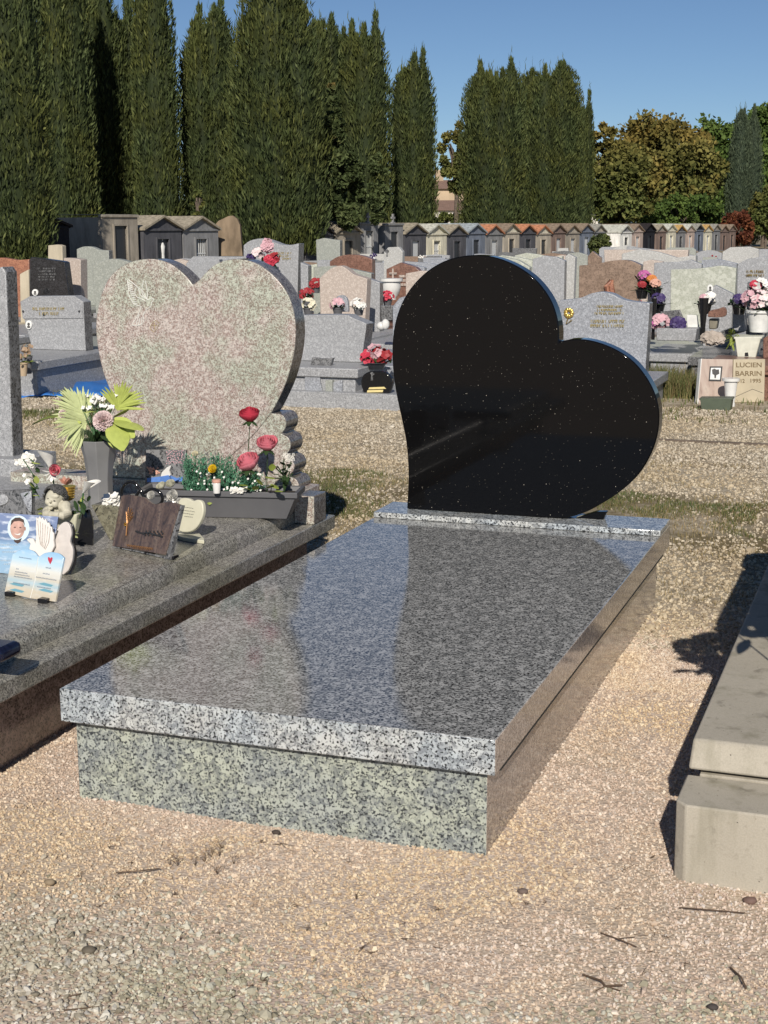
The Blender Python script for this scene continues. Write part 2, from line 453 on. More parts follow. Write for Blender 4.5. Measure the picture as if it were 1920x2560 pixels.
def inside_tomb(x, y):
    return ((x > 0.025) & (x < 0.975) & (y > 0.026) & (y < 2.1)) | ((x < -0.25) & (y < 2.05) & (y > -1.5)) | ((x > 1.36) & (y > 0.07))
def scatter(n, x0, x1, y0, y1):
    x = RNG.uniform(x0, x1, n); y = RNG.uniform(y0, y1, n)
    k = ~inside_tomb(x, y)
    return x[k], y[k]
def relief(x, y):
    return np.array([gz0(a, b) for a, b in zip(x, y)])
M['gravel_pink'] = stone_mat('pink_gravel', [(0.0, (0.42, 0.32, 0.25)), (0.25, (0.56, 0.445, 0.355)), (0.6, (0.66, 0.545, 0.445)), (0.92, (0.74, 0.65, 0.55)), (1.0, (0.45, 0.41, 0.38))], (1.0, 0.95, 0.74), 1.6)
M['gravel_grey'] = stone_mat('grey_gravel', [(0.0, (0.25, 0.22, 0.165)), (0.3, (0.42, 0.375, 0.295)), (0.7, (0.52, 0.475, 0.385)), (0.93, (0.66, 0.62, 0.54)), (1.0, (0.28, 0.26, 0.24))], (0.90, 0.94, 0.84), 1.9)
M['gravel_pale'] = stone_mat('pale_gravel', [(0.0, (0.29, 0.24, 0.175)), (0.3, (0.43, 0.37, 0.28)), (0.7, (0.54, 0.475, 0.37)), (1.0, (0.63, 0.57, 0.46))], (0.92, 0.86, 0.74), 1.2)
# fine pink gravel strewn round the tombs
x1, y1 = scatter(190000, -1.3, 1.75, -1.15, 1.7)
xa, ya = scatter(26000, 0.95, 1.6, 1.2, 2.2)
xx = np.concatenate([x1, xa]); yy = np.concatenate([y1, ya])
nv = np.array([noise.noise(Vector((a * 1.3, b * 1.3, 4))) for a, b in zip(xx, yy)])
edge = yy + 0.30 * nv - 0.10 * xx                    # the grey stones come in towards the viewer
isgrey = edge < (-0.62 + RNG.normal(0, 0.09, len(xx)))
far_cut = (yy + 0.3 * nv) > (1.75 + RNG.normal(0, 0.15, len(xx)))
kp = ~isgrey & ~far_cut
s_p = RNG.lognormal(math.log(0.0052), 0.32, kp.sum())
chips('pink_gravel', 'fine pinkish beige gravel strewn round the tombs', np.stack([xx[kp], yy[kp], relief(xx[kp], yy[kp]) + s_p * 0.25], 1), s_p, M['gravel_pink'], 1)
kg = isgrey
s_g = RNG.lognormal(math.log(0.0074), 0.34, kg.sum())
chips('grey_gravel', 'coarser grey and beige gravel of the path in the foreground', np.stack([xx[kg], yy[kg], relief(xx[kg], yy[kg]) + s_g * 0.22], 1), s_g, M['gravel_grey'], 5)
# pale stones on the path behind
x2 = RNG.uniform(-5.5, 4.0, 260000); y2 = 1.6 + 6.0 * RNG.random(260000) ** 1.15
nv = np.array([noise.noise(Vector((a * 0.9, b * 0.9, 9))) + 0.5 * noise.noise(Vector((a * 2.7, b * 2.7, 2))) for a, b in zip(x2, y2)])
band = np.exp(-((y2 - np.where(x2 > 0.3, 3.7, 3.45)) / np.where(x2 > 0.3, 0.5, 0.75)) ** 4)
k = ~inside_tomb(x2, y2) & (RNG.random(len(x2)) < np.clip(0.97 - band * (0.80 + 1.2 * nv), 0.02, 1)) & (y2 < 7.6) & (y2 > 1.55 + 0.3 * nv) & ((x2 > 0.9) | (y2 > 2.05))
x2, y2 = x2[k], y2[k]
s2 = RNG.lognormal(math.log(0.0095), 0.36, len(x2))
chips('pale_gravel', 'pale beige stones of the path behind the heart tombs', np.stack([x2, y2, relief(x2, y2) + s2 * 0.15], 1), s2, M['gravel_pale'], 9)
# ------------------------------------------------------------------ the new tomb in the middle: low granite tomb with the black heart
SL = 0.262                                   # top of the slab
tomb = thing('tomb', 'new low polished grey granite tomb with a tilted black heart headstone', 'tomb', (0.5, 1.05, 0))
sl_ = B().box(0.024, 0.977, 0.024, 2.112, -0.04, SL - 0.0835).build('base', [M['base'], M['polishside']], tomb, bevel=0.002)
for p_ in sl_.data.polygons: p_.material_index = 1 if abs(p_.normal.x) > 0.9 else 0  # long sides take the painted gravel reflection
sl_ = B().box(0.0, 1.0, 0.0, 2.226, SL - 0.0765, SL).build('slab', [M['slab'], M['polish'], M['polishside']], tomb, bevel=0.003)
for p_ in sl_.data.polygons:                       # one granite: plain front, darkened top, sides browned like mirrored gravel
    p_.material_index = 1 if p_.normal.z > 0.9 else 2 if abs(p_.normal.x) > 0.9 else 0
B().box(0.030, 0.9985, 0.05, 2.105, SL - 0.0828, SL - 0.0768).build('joint', plain('dark_joint', (0.03, 0.032, 0.028), 0.8), tomb)  # dark strip drawing the shadow line under the slab edge
B().box(0.0, 1.0, 2.0205, 2.226, SL + 0.0005, SL + 0.0200).build('headstone_plinth', M['slab'], tomb, bevel=0.0025)
PLZ = SL + 0.0203
HY = 2.108
hp = [(168, 1300 + 168), (176, 1300), (172, 1180), (160, 1080), (140, 980), (118, 880), (100, 780), (90, 680), (88, 590), (95, 500), (112, 420), (140, 345), (180, 275), (235, 210), (300, 155), (380, 112), (470, 88), (560, 82), (640, 92), (720, 118), (800, 160), (870, 215), (925, 280), (965, 350), (990, 430), (999, 500)]
hq = [(998, 557), (1050, 544), (1115, 541), (1180, 550), (1260, 575), (1340, 615), (1410, 668), (1470, 740), (1515, 820), (1540, 900), (1546, 980), (1535, 1070), (1505, 1160), (1455, 1250), (1390, 1325), (1310, 1390), (1230, 1440), (1150, 1483), (1060, 1512), (985, 1522)]
O1 = smooth_path(hp, 3) + smooth_path(hq, 3)
out = [at_y(*px('B', *p), HY) for p in O1]
for p in (out[0], out[-1]): p[2] = PLZ
for p in out: p[2] = max(p[2], PLZ)
B().prism(out, (0, 0.072, 0)).build('headstone', M['galaxy'], tomb, bevel=0.004, smooth=30)
sx = at_y(*px('B', 1250, 1450), HY + 0.035)[0]
B().prism([(sx - 0.10, HY + 0.03, PLZ), (sx - 0.004, HY + 0.03, PLZ), (sx + 0.008, HY + 0.03, PLZ + 0.028), (sx - 0.03, HY + 0.03, PLZ + 0.026)], (0, 0.03, 0)).build('wedge', M['galaxy'], tomb, bevel=0.002)

# ------------------------------------------------------------------ beige concrete tomb at the right edge
bt = thing('tomb', 'weathered beige concrete tomb cut by the right edge of the picture', 'tomb', (1.8, 1.05, 0))
B().prism([(1.35, 0.062, -0.03), (1.372, 0.04, -0.03), (2.25, 0.04, -0.03), (2.25, 0.205, -0.03), (1.35, 0.205, -0.03)], (0, 0, 0.19)).build('foot_block', M['beige'], bt, bevel=0.004)
B().box(1.375, 2.23, 0.21, 2.0, -0.03, 0.162).build('base', M['beige'], bt, bevel=0.003)
lid = [(1.352, 0.205, 0.17), (1.352, 2.02, 0.17), (2.25, 2.02, 0.17), (2.25, 0.205, 0.17)]
b_ = B(); b_.add(lid + [(1.358, 0.222, 0.232), (1.358, 2.01, 0.232), (2.244, 2.01, 0.232), (2.244, 0.222, 0.232)], [(0, 1, 2, 3), (4, 5, 6, 7), (0, 1, 5, 4), (1, 2, 6, 5), (2, 3, 7, 6), (3, 0, 4, 7)])
b_.build('lid', M['beige'], bt, bevel=0.006)
B().box(1.37, 2.22, 0.235, 1.99, 0.158, 0.172).build('joint', plain('brown_joint', (0.05, 0.035, 0.025), 0.9), bt)
b_ = B(); hs = [(1.49, 0), (1.47, 0.42), (1.50, 0.50), (1.60, 0.545), (1.80, 0.60), (2.0, 0.545), (2.1, 0.50), (2.12, 0.42), (2.10, 0)]
b_.prism([(x, 1.80, 0.233 + z) for x, z in hs], (0, 0.09, 0)); b_.build('headstone', M['beige'], bt, bevel=0.006)
# ------------------------------------------------------------------ colours of flowers, leaves and pots
def petal_mat(name, col, edge=None, rough=0.55):
    n = N(name)
    f = n.noise(60, 3)
    c = n.mix(f, tuple(x * 0.75 for x in col), tuple(min(1, x * 1.2) for x in (edge or col)))
    n.bs(color=c, rough=rough, spec=0.3)
    return n.m
FM = {k: petal_mat('petals_' + k, c) for k, c in dict(red=(0.32, 0.03, 0.035), crimson=(0.52, 0.045, 0.075), pink=(0.74, 0.22, 0.27), rose=(0.62, 0.38, 0.41), white=(0.80, 0.78, 0.72), cream=(0.75, 0.70, 0.52), yellow=(0.80, 0.58, 0.03), orange=(0.60, 0.22, 0.06), purple=(0.06, 0.04, 0.13), magenta=(0.45, 0.12, 0.30), carn=(0.78, 0.64, 0.62), blue=(0.10, 0.22, 0.55), salmon=(0.64, 0.36, 0.27), dry=(0.40, 0.28, 0.18), maroon=(0.12, 0.01, 0.015)).items()}
LM = {k: petal_mat('leaves_' + k, c) for k, c in dict(olive=(0.22, 0.27, 0.05), lime=(0.42, 0.48, 0.12), dark=(0.03, 0.06, 0.02), green=(0.05, 0.13, 0.05), fern=(0.09, 0.24, 0.14), pale=(0.50, 0.55, 0.27), grass=(0.10, 0.15, 0.035)).items()}
M['greyplastic'] = plain('matt_grey_plastic', (0.105, 0.105, 0.11), 0.5, var=0.06)
M['resin'] = plain('grey_resin_vase', (0.20, 0.20, 0.20), 0.35, var=0.15, scale=8)
M['wax'] = plain('cream_stoneware', (0.62, 0.60, 0.46), 0.45, var=0.06)
M['porcelain'] = plain('white_porcelain_glaze', (0.72, 0.71, 0.67), 0.22, var=0.05)
M['blackgloss'] = plain('black_gloss', (0.012, 0.012, 0.013), 0.08, var=0.0)
M['ink'] = plain('black_print', (0.05, 0.05, 0.05), 0.6)
# ------------------------------------------------------------------ left tomb with the pink heart
ZL, ZS = 0.27, 0.327                          # ledge top, slab top
lt = thing('tomb', 'grey granite tomb of the upright pink heart headstone crowded with ornaments', 'tomb', (-1.0, 0.9, 0))
B().box(-1.75, -0.245, -1.3, 2.0, -0.04, 0.222).build('base', M['leftbase'], lt, bevel=0.002)
B().box(-1.86, -0.13, -1.42, 1.985, 0.2225, ZL).build('ledge', M['left'], lt, bevel=0.004)
def two_tone(o):
    '''stippled front and back, mirror polished rim'''
    for p_ in o.data.polygons: p_.material_index = 0 if abs(p_.normal.y) > 0.7 else 1
    return o
# slab with a rounded edge
def round_slab(x0, x1, y0, y1, z0, z1, r, name, mat, par):
    b = B(); n = 6; rings = []
    rings.append((0, z0))
    for i in range(n + 1):
        t = math.pi / 2 * i / n
        rings.append((r - r * math.cos(t), z1 - r + r * math.sin(t)))
    V = []
    for d, z in rings: V += [(x0 + d, y0 + d, z), (x1 - d, y0 + d, z), (x1 - d, y1 - d, z), (x0 + d, y1 - d, z)]
    F = [(i * 4 + k, i * 4 + (k + 1) % 4, (i + 1) * 4 + (k + 1) % 4, (i + 1) * 4 + k) for i in range(len(rings) - 1) for k in range(4)]
    F += [(0, 1, 2, 3), tuple(len(V) - 4 + k for k in range(4))]
    b.add(V, F); return b.build(name, mat, par, smooth=40)
round_slab(-1.78, -0.205, -1.34, 1.88, ZL + 0.0004, ZS, 0.034, 'slab', M['left'], lt)
two_tone(B().box(-0.205, -0.131, 1.797, 1.905, ZL + 0.0005, 0.368).build('pillar', [M['pink'], M['pinkedge']], lt, bevel=0.003))
B().box(-1.40, -0.2051, 1.9, 2.03, ZS - 0.02, 0.368).build('headstone_plinth', M['pink'], lt, bevel=0.003)
PY = 1.915
ph = [(680, 238), (645, 192), (590, 140), (530, 100), (460, 76), (390, 70), (310, 80), (240, 105), (175, 150), (125, 210), (88, 290), (65, 380), (52, 470), (52, 560), (65, 660), (85, 760), (112, 850), (150, 940), (195, 1030), (250, 1115), (320, 1200), (400, 1280), (490, 1360), (590, 1435), (700, 1500)]
pq = [(780, 1450), (880, 1385), (970, 1310), (1060, 1225), (1140, 1130), (1195, 1055), (1240, 970), (1280, 880), (1310, 790), (1333, 690), (1345, 590), (1345, 490), (1330, 400), (1305, 320), (1265, 250), (1215, 190), (1150, 135), (1080, 95), (1010, 75), (940, 72), (870, 85), (810, 115), (760, 160), (715, 212)]
O2 = smooth_path(ph, 3) + smooth_path(pq, 3)
out = [at_y(*px('P', *p), PY) for p in O2]
for p in out: p[2] = max(p[2], 0.3685)
two_tone(B().prism(out, (0, 0.085, 0)).build('heart', [M['pink'], M['pinkedge']], lt, bevel=0.004, smooth=30))
# stepped pedestal behind the point of the heart: clouds of scallops on both sides
cx = at_y(*px('P', 700, 1200), PY)[0]
sc = [(1235, 1075), (1262, 1088), (1280, 1125), (1275, 1170), (1252, 1205), (1290, 1225), (1310, 1265), (1302, 1315), (1275, 1345), (1315, 1370), (1335, 1410), (1325, 1450), (1300, 1480), (1345, 1500), (1365, 1545), (1350, 1590), (1320, 1620)]
ed = [at_y(*px('P', *p), PY + 0.0) for p in smooth_path(sc, 3)]
rt = [(p[0], PY + 0.004, max(p[2], 0.3685)) for p in ed]
lf = [(2 * cx - p[0], PY + 0.004, p[2]) for p in rt]
pol = rt[::-1] + lf
two_tone(B().prism(pol, (0, 0.11, 0)).build('pedestal', [M['pink'], M['pinkedge']], lt, bevel=0.003, smooth=30))
# engraved dove (two-dimensional line work cut into the front)
dv = [[(255, 205), (262, 260), (262, 300), (285, 345), (300, 365), (345, 380)], [(262, 205), (300, 235), (330, 262), (355, 280), (380, 330), (395, 335), (415, 325), (425, 335), (415, 350), (408, 375), (375, 400)],
      [(345, 380), (330, 420), (310, 460), (285, 495), (310, 502), (345, 495), (362, 470), (358, 440), (372, 405)], [(362, 210), (352, 250), (350, 290), (372, 330)], [(372, 212), (380, 250), (385, 290), (382, 330)],
      [(310, 262), (303, 290), (318, 318), (345, 330), (372, 345)], [(330, 262), (335, 300), (360, 322)], [(312, 495), (325, 455), (333, 430)], [(328, 498), (338, 455)], [(345, 490), (350, 450)]]
for k in range(11):
    t = k / 10; dv.append([(256 + 45 * t ** 1.5, 222 + 140 * t), (280 + 40 * t, 235 + 125 * t)])
dv.append([(395, 480), (405, 500), (420, 520), (450, 540)]); dv.append([(370, 530), (380, 570), (378, 600)])
b_ = B()
for L in dv[:-2]: b_.tube([at_y(*px('P', *p), PY - 0.0008) for p in (smooth_path(L, 4) if len(L) > 2 else L)], 0.0015, 4)
b_.build('engraved_dove', plain('white_engraving', (0.70, 0.70, 0.65), 0.7), lt)
M['gold'] = plain('gold_leaf', (0.62, 0.50, 0.22), 0.35, metal=0.6)
b_ = B()
for L in ([(400, 520), (420, 480), (440, 470), (460, 490), (450, 520), (425, 545), (400, 520)], [(430, 480), (432, 530)], [(415, 500), (455, 505)]):
    b_.tube([at_y(*px('P', *p), PY - 0.0008) for p in L], 0.0009, 4)
b_.build('engraved_ring', M['gold'], lt)
# ------------------------------------------------------------------ trees
def leaf_mat(name, dark, mid, light, rough=0.75, warm=None, ws=0.25, wlo=0.5, zgrad=None):
    n = N(name)
    f = n.attr('tone')
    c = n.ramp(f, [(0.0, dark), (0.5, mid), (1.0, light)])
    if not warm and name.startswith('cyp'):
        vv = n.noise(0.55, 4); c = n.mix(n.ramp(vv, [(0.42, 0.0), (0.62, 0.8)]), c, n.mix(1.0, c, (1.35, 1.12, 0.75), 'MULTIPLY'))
        c = n.mix(n.ramp(n.noise(1.3, 5, n.mapping(n.tc.outputs['Object'], (1, 1, 0.35))), [(0.30, 0.75), (0.46, 0.0)]), c, n.mix(1.0, c, (0.55, 0.52, 0.50), 'MULTIPLY'))  # dark streaks painted as shaded gaps between the sprays
    if warm:
        nz = n.noise(ws, 4)
        fac = n.ramp(nz, [(wlo, 0.0), (wlo + 0.12, 1.0)])
        if zgrad:
            z = n.math('MULTIPLY', n.math('SUBTRACT', n.sep(n.tc.outputs['Object'], 2), zgrad[0]), 1.0 / zgrad[1], True)
            fac = n.math('MULTIPLY', n.math('ADD', fac, z), 0.6, True)
        wc = n.ramp(f, [(0.0, warm[0]), (1.0, warm[1])])
        c = n.mix(fac, c, wc)
    n.bs(color=c, rough=rough, spec=0.2)
    return n.m
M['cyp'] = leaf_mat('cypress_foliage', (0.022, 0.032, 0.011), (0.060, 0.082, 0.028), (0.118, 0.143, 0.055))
M['cyp2'] = leaf_mat('blue_cypress_foliage', (0.035, 0.05, 0.03), (0.07, 0.095, 0.055), (0.12, 0.15, 0.085))
M['cypw'] = leaf_mat('rusty_cypress_foliage', (0.022, 0.032, 0.011), (0.060, 0.082, 0.028), (0.118, 0.143, 0.055), warm=((0.07, 0.045, 0.012), (0.20, 0.12, 0.03)), ws=0.45, wlo=0.56)
M['autumn'] = leaf_mat('autumn_foliage', (0.04, 0.055, 0.015), (0.085, 0.105, 0.028), (0.155, 0.165, 0.048), warm=((0.10, 0.08, 0.018), (0.28, 0.205, 0.055)), ws=0.22, wlo=0.47, zgrad=(4.0, 6.0))
M['green'] = leaf_mat('green_foliage', (0.03, 0.055, 0.012), (0.065, 0.105, 0.022), (0.13, 0.18, 0.04), warm=((0.08, 0.07, 0.015), (0.20, 0.15, 0.03)), ws=0.2, wlo=0.6)
M['redleaf'] = leaf_mat('red_brown_foliage', (0.06, 0.018, 0.012), (0.13, 0.04, 0.02), (0.20, 0.075, 0.03), warm=((0.05, 0.05, 0.015), (0.12, 0.11, 0.03)), ws=0.8, wlo=0.6)
M['bark'] = plain('grey_brown_bark', (0.13, 0.10, 0.075), 0.9, var=0.4, scale=8, bump=0.02)
def snoise(a, b, k, sd):
    r_ = np.random.default_rng(sd); o = np.zeros_like(a)
    for i in range(k):
        fa, fb, ph = r_.uniform(1, 9), r_.uniform(0.3, 3.2), r_.uniform(0, 6.28)
        o += np.sin(np.round(fa) * a + fb * b + ph) / k ** 0.5
    return o
def sprays(P, D, ln, wd, tone, rng):
    """curled leaf sprays: two triangles each, folded along the middle.  P roots, D unit directions"""
    n = len(P)
    rnd = rng.normal(size=(n, 3)); side = np.cross(D, rnd); side /= np.linalg.norm(side, axis=1)[:, None] + 1e-9
    nrm = np.cross(D, side)
    a = P - D * ln[:, None] * 0.45
    b = P + side * wd[:, None] * 0.5 - nrm * wd[:, None] * 0.18
    c = P + D * ln[:, None] * 0.55
    d = P - side * wd[:, None] * 0.5 - nrm * wd[:, None] * 0.18
    V = np.stack([a, b, c, d], 1).reshape(-1, 3)
    i = np.arange(n) * 4
    F = np.stack([np.stack([i, i + 1, i + 2], 1), np.stack([i, i + 2, i + 3], 1)], 1).reshape(-1, 3)
    return V, F, np.repeat(tone, 2)
def cypress_crown(spires, dens, rng, sd, leaf=(0.27, 0.058)):
    """spires: list of (x, y, z0, height, radius, fullness)"""
    VV, FF, TT = [], [], []; off = 0
    core = B()
    for k, (sx_, sy_, z0, H, r0, full) in enumerate(spires):
        n = int(dens * 2 * math.pi * r0 * H * 0.62)
        t = rng.random(n) ** 1.15
        th = rng.uniform(0, 2 * np.pi, n)
        def prof(t):
            return np.clip(np.minimum(1.0, (t + 0.05) / 0.16) ** 0.5, 0, 1) * np.clip(1 - t ** full, 0, 1) ** 0.52
        rad = r0 * prof(t) * (1 + 0.10 * snoise(th * 2, t * H * 0.30, 6, sd + k) + 0.08 * snoise(th, t * H * 1.0, 5, sd + 9 + k) + 0.07 * snoise(th * 3, t * H * 3.0, 5, sd + 31 + k))
        rr = rad * (1 - 0.34 * rng.random(n) ** 1.7) + 0.03
        x = sx_ + rr * np.cos(th); y = sy_ + rr * np.sin(th); z = z0 + t * H
        P = np.stack([x, y, z], 1)
        D = np.stack([np.cos(th) * 0.45, np.sin(th) * 0.45, np.ones(n)], 1) + rng.normal(0, 0.27, (n, 3))
        D /= np.linalg.norm(D, axis=1)[:, None]
        ln = leaf[0] * rng.uniform(0.6, 1.5, n); wd = leaf[1] * rng.uniform(0.6, 1.4, n)
        tone = np.clip(0.45 + 0.16 * snoise(th, t * H * 0.8, 4, sd + 77 + k) + rng.normal(0, 0.20, n), 0, 1)
        V, F, T = sprays(P, D, ln, wd, tone, rng)
        VV.append(V); FF.append(F + off); TT.append(T); off += len(V)
        # loose wisps along the shoulders
        m = int(14 * r0); a_ = rng.uniform(0, 6.28, m); tw = rng.uniform(0.55, 0.97, m); rw = r0 * prof(tw) * 0.95; lw = rng.uniform(0.5, 1.3, m)
        for q_ in range(7):
            P = np.stack([sx_ + rw * np.cos(a_) + rng.normal(0, 0.03, m), sy_ + rw * np.sin(a_) + rng.normal(0, 0.03, m), z0 + tw * H + lw * q_ / 7], 1)
            D = np.stack([np.cos(a_) * 0.12, np.sin(a_) * 0.12, np.ones(m)], 1) + rng.normal(0, 0.22, (m, 3)); D /= np.linalg.norm(D, axis=1)[:, None]
            V, F, T = sprays(P, D, np.full(m, 0.34), np.full(m, 0.10 * (1 - q_ / 9)), rng.uniform(0.3, 0.9, m), rng)
            VV.append(V); FF.append(F + off); TT.append(T); off += len(V)
        # wispy leader
        m = 26; tt = rng.random(m)
        P = np.stack([sx_ + rng.normal(0, 0.05, m), sy_ + rng.normal(0, 0.05, m), z0 + H * (0.97 + 0.035 * tt)], 1)
        D = np.array([[0, 0, 1.0]]) + rng.normal(0, 0.15, (m, 3)); D /= np.linalg.norm(D, axis=1)[:, None]
        V, F, T = sprays(P, D, np.full(m, 0.45), np.full(m, 0.09), np.full(m, 0.5), rng)
        VV.append(V); FF.append(F + off); TT.append(T); off += len(V)
        core_n = 10
        zz = np.linspace(0.02, 0.97, 12)
        rr = r0 * prof(zz) * 0.72
        Vc = [(sx_ + r_ * math.cos(6.283 * q / core_n), sy_ + r_ * math.sin(6.283 * q / core_n), z0 + z_ * H) for r_, z_ in zip(rr, zz) for q in range(core_n)]
        Fc = [(i * core_n + q, i * core_n + (q + 1) % core_n, (i + 1) * core_n + (q + 1) % core_n) for i in range(11) for q in range(core_n)] + \
             [(i * core_n + q, (i + 1) * core_n + (q + 1) % core_n, (i + 1) * core_n + q) for i in range(11) for q in range(core_n)]
        VV.append(np.array(Vc)); FF.append(np.array(Fc) + off); TT.append(np.zeros(len(Fc))); off += len(Vc)
    return np.concatenate(VV), np.concatenate(FF), np.concatenate(TT)
def cypress(label, x_d, w_d, top_d, Z, nsp, mat, sd, full=2.6, dens=120, group='cypress trees behind the chapels', leaf=(0.27, 0.058), broad=False):
    """x_d centre, w_d half width, top_d top in display pixels (photo width 1659)"""
    p = at_d(x_d * 1.1573, 563, Z); g = gh(p[0], p[1])
    t = at_d(x_d * 1.1573, top_d * 1.1573, Z)
    H = t[2] - g; rad = w_d * 1.1573 / FPX * Z
    root = thing('cypress_tree', label, 'tree', (p[0], p[1], g), group)
    rng = np.random.default_rng(sd)
    full = full * 1.15; sp = []
    z0 = 0.35
    if nsp == 1: sp = [(0, 0, z0, H - z0, rad, full)]
    elif broad:                                  # one broad mass with a few shoulders
        sp = [(0, 0, z0, H - z0, rad * 0.93, full)]
        for k in range(nsp - 1):
            an = 2 * math.pi * k / (nsp - 1) + rng.uniform(-0.3, 0.3); q = rad * rng.uniform(0.42, 0.52)
            sp.append((q * math.cos(an), q * math.sin(an), z0 + rng.uniform(0, 0.5), (H - z0) * rng.uniform(0.62, 0.92), rad * rng.uniform(0.42, 0.52), full))
    else:
        for k in range(nsp):                     # several leading stems, each with its own thin tip
            an = 2 * math.pi * k / nsp + rng.uniform(-0.3, 0.3); q = rad * rng.uniform(0.38, 0.50)
            hk = (H - z0) * (rng.uniform(0.89, 0.99) if k else 1.0); x_, y_ = q * math.cos(an), q * math.sin(an)
            sp.append((x_, y_, z0 + rng.uniform(0, 0.5), hk * rng.uniform(0.90, 0.96), rad * rng.uniform(0.50, 0.64), full * 1.5))
            sp.append((x_, y_, z0 + hk * 0.55, hk * 0.45, rad * 0.13 + 0.12, 1.6))
        sp.append((0, 0, z0, (H - z0) * 0.90, rad * 0.86, full * 1.5))
    V, F, T = cypress_crown(sp, dens, rng, sd, leaf)
    raw_mesh('crown', V, F, mat, 3, root, attr=T)
    B().tube([(0, 0, -0.2), (0.03, 0, 1.0), (0, 0.02, H * 0.5)], [rad * 0.16 + 0.12, rad * 0.14 + 0.08, 0.06], 8).build('trunk', M['bark'], root, local=True)
    return root
cy = cypress
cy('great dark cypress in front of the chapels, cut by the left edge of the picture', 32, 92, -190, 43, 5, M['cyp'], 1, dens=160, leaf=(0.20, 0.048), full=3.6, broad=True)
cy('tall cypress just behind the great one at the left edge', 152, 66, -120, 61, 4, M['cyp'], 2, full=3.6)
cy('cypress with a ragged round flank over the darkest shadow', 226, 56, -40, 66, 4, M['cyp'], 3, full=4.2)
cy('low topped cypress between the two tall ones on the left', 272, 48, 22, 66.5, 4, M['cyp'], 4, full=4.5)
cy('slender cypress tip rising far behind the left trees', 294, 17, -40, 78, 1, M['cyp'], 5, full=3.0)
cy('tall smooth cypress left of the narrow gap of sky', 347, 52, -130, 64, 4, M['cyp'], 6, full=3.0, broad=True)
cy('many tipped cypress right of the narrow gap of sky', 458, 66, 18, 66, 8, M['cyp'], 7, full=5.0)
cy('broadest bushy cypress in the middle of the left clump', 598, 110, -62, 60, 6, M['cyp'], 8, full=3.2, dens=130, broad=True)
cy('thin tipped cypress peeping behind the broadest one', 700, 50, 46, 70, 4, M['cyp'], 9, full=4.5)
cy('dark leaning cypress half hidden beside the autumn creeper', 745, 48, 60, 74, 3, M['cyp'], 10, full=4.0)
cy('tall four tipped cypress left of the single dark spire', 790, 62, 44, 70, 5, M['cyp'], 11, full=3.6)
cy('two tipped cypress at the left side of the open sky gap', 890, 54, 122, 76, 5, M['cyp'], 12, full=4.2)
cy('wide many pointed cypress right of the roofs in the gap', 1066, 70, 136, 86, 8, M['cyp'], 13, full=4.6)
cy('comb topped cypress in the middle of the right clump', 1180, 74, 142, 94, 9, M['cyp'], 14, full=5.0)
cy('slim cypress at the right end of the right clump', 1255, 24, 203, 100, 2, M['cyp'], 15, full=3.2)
cy('pale grey green cypress standing before the far round trees', 1600, 42, 232, 128, 3, M['cyp2'], 16, full=2.0)
cy('tall cypress just outside the left edge of the picture', -110, 60, -120, 58, 4, M['cyp'], 17, full=3.4, dens=60)
cy('cypress farther outside the left edge of the picture', -240, 66, -80, 64, 4, M['cyp'], 18, full=3.2, dens=50)
cy('last cypress of the left clump, well outside the picture', -380, 60, -60, 68, 4, M['cyp'], 19, full=3.2, dens=40)
# rusty creeper-clad small trees among the cypresses
def broadleaf(name, label, x_d, w_d, top_d, bot_d, Z, mat, sd, leaf=0.34, n=9000, group=None, clumps=70, flat=1.0, trunk=True, depth=1.0, open_=0.0, cat='tree'):
    p = at_d(x_d * 1.1573, 563, Z); g = gh(p[0], p[1])
    t = at_d(x_d * 1.1573, top_d * 1.1573, Z)[2] - g
    b = max(0.1, at_d(x_d * 1.1573, bot_d * 1.1573, Z)[2] - g)
    rad = w_d * 1.1573 / FPX * Z
    rng = np.random.default_rng(sd)
    root = thing(name, label, cat, (p[0], p[1], g), group)
    hh = (t - b) / 2; cz = (t + b) / 2
    # clumps on an uneven ellipsoid
    u = rng.normal(size=(clumps, 3)); u /= np.linalg.norm(u, axis=1)[:, None]
    k = 0.62 + 0.34 * rng.random(clumps) ** 0.6
    C = np.stack([u[:, 0] * rad * k, u[:, 1] * rad * depth * k, cz + u[:, 2] * hh * k], 1)
    R_ = rng.uniform(0.16, 0.34, clumps) * min(rad, hh * 1.2)
    m = n // clumps
    ci = np.repeat(np.arange(clumps), m)
    d = rng.normal(size=(len(ci), 3)); d /= np.linalg.norm(d, axis=1)[:, None]
    q = rng.random(len(ci)) ** 0.45
    P = C[ci] + d * (R_[ci] * q)[:, None]
    P[:, 2] = np.maximum(P[:, 2], b * 0.6)
    D = d + rng.normal(0, 0.6, d.shape); D /= np.linalg.norm(D, axis=1)[:, None]
    ln = leaf * rng.uniform(0.6, 1.4, len(P)); wd = ln * rng.uniform(0.55, 0.9, len(P))
    ct = rng.uniform(0.2, 0.8, clumps)
    tone = np.clip(ct[ci] + rng.normal(0, 0.2, len(P)), 0, 1)
    V, F, T = sprays(P, D, ln, wd, tone, rng)
    raw_mesh('crown', V, F, mat, 3, root, attr=T)
    if trunk:
        b_ = B(); b_.tube([(0, 0, -0.2), (0.05, 0, b + 0.5), (0, 0, cz)], [0.020 * t, 0.016 * t, 0.009 * t], 8)
        for i in range(7):
            a = rng.uniform(0, 6.28); q = rng.uniform(0.4, 0.7)
            b_.tube([(0, 0, b + hh * 0.3 * i / 7), (rad * q * 0.5 * math.cos(a), rad * q * 0.5 * math.sin(a), cz - hh * 0.1 + i * 0.1), (rad * q * math.cos(a), rad * q * math.sin(a), cz + hh * 0.3)], [0.014 * t, 0.01 * t, 0.004 * t], 6)
        b_.build('trunk', M['bark'], root, local=True)
    return root
bl = broadleaf
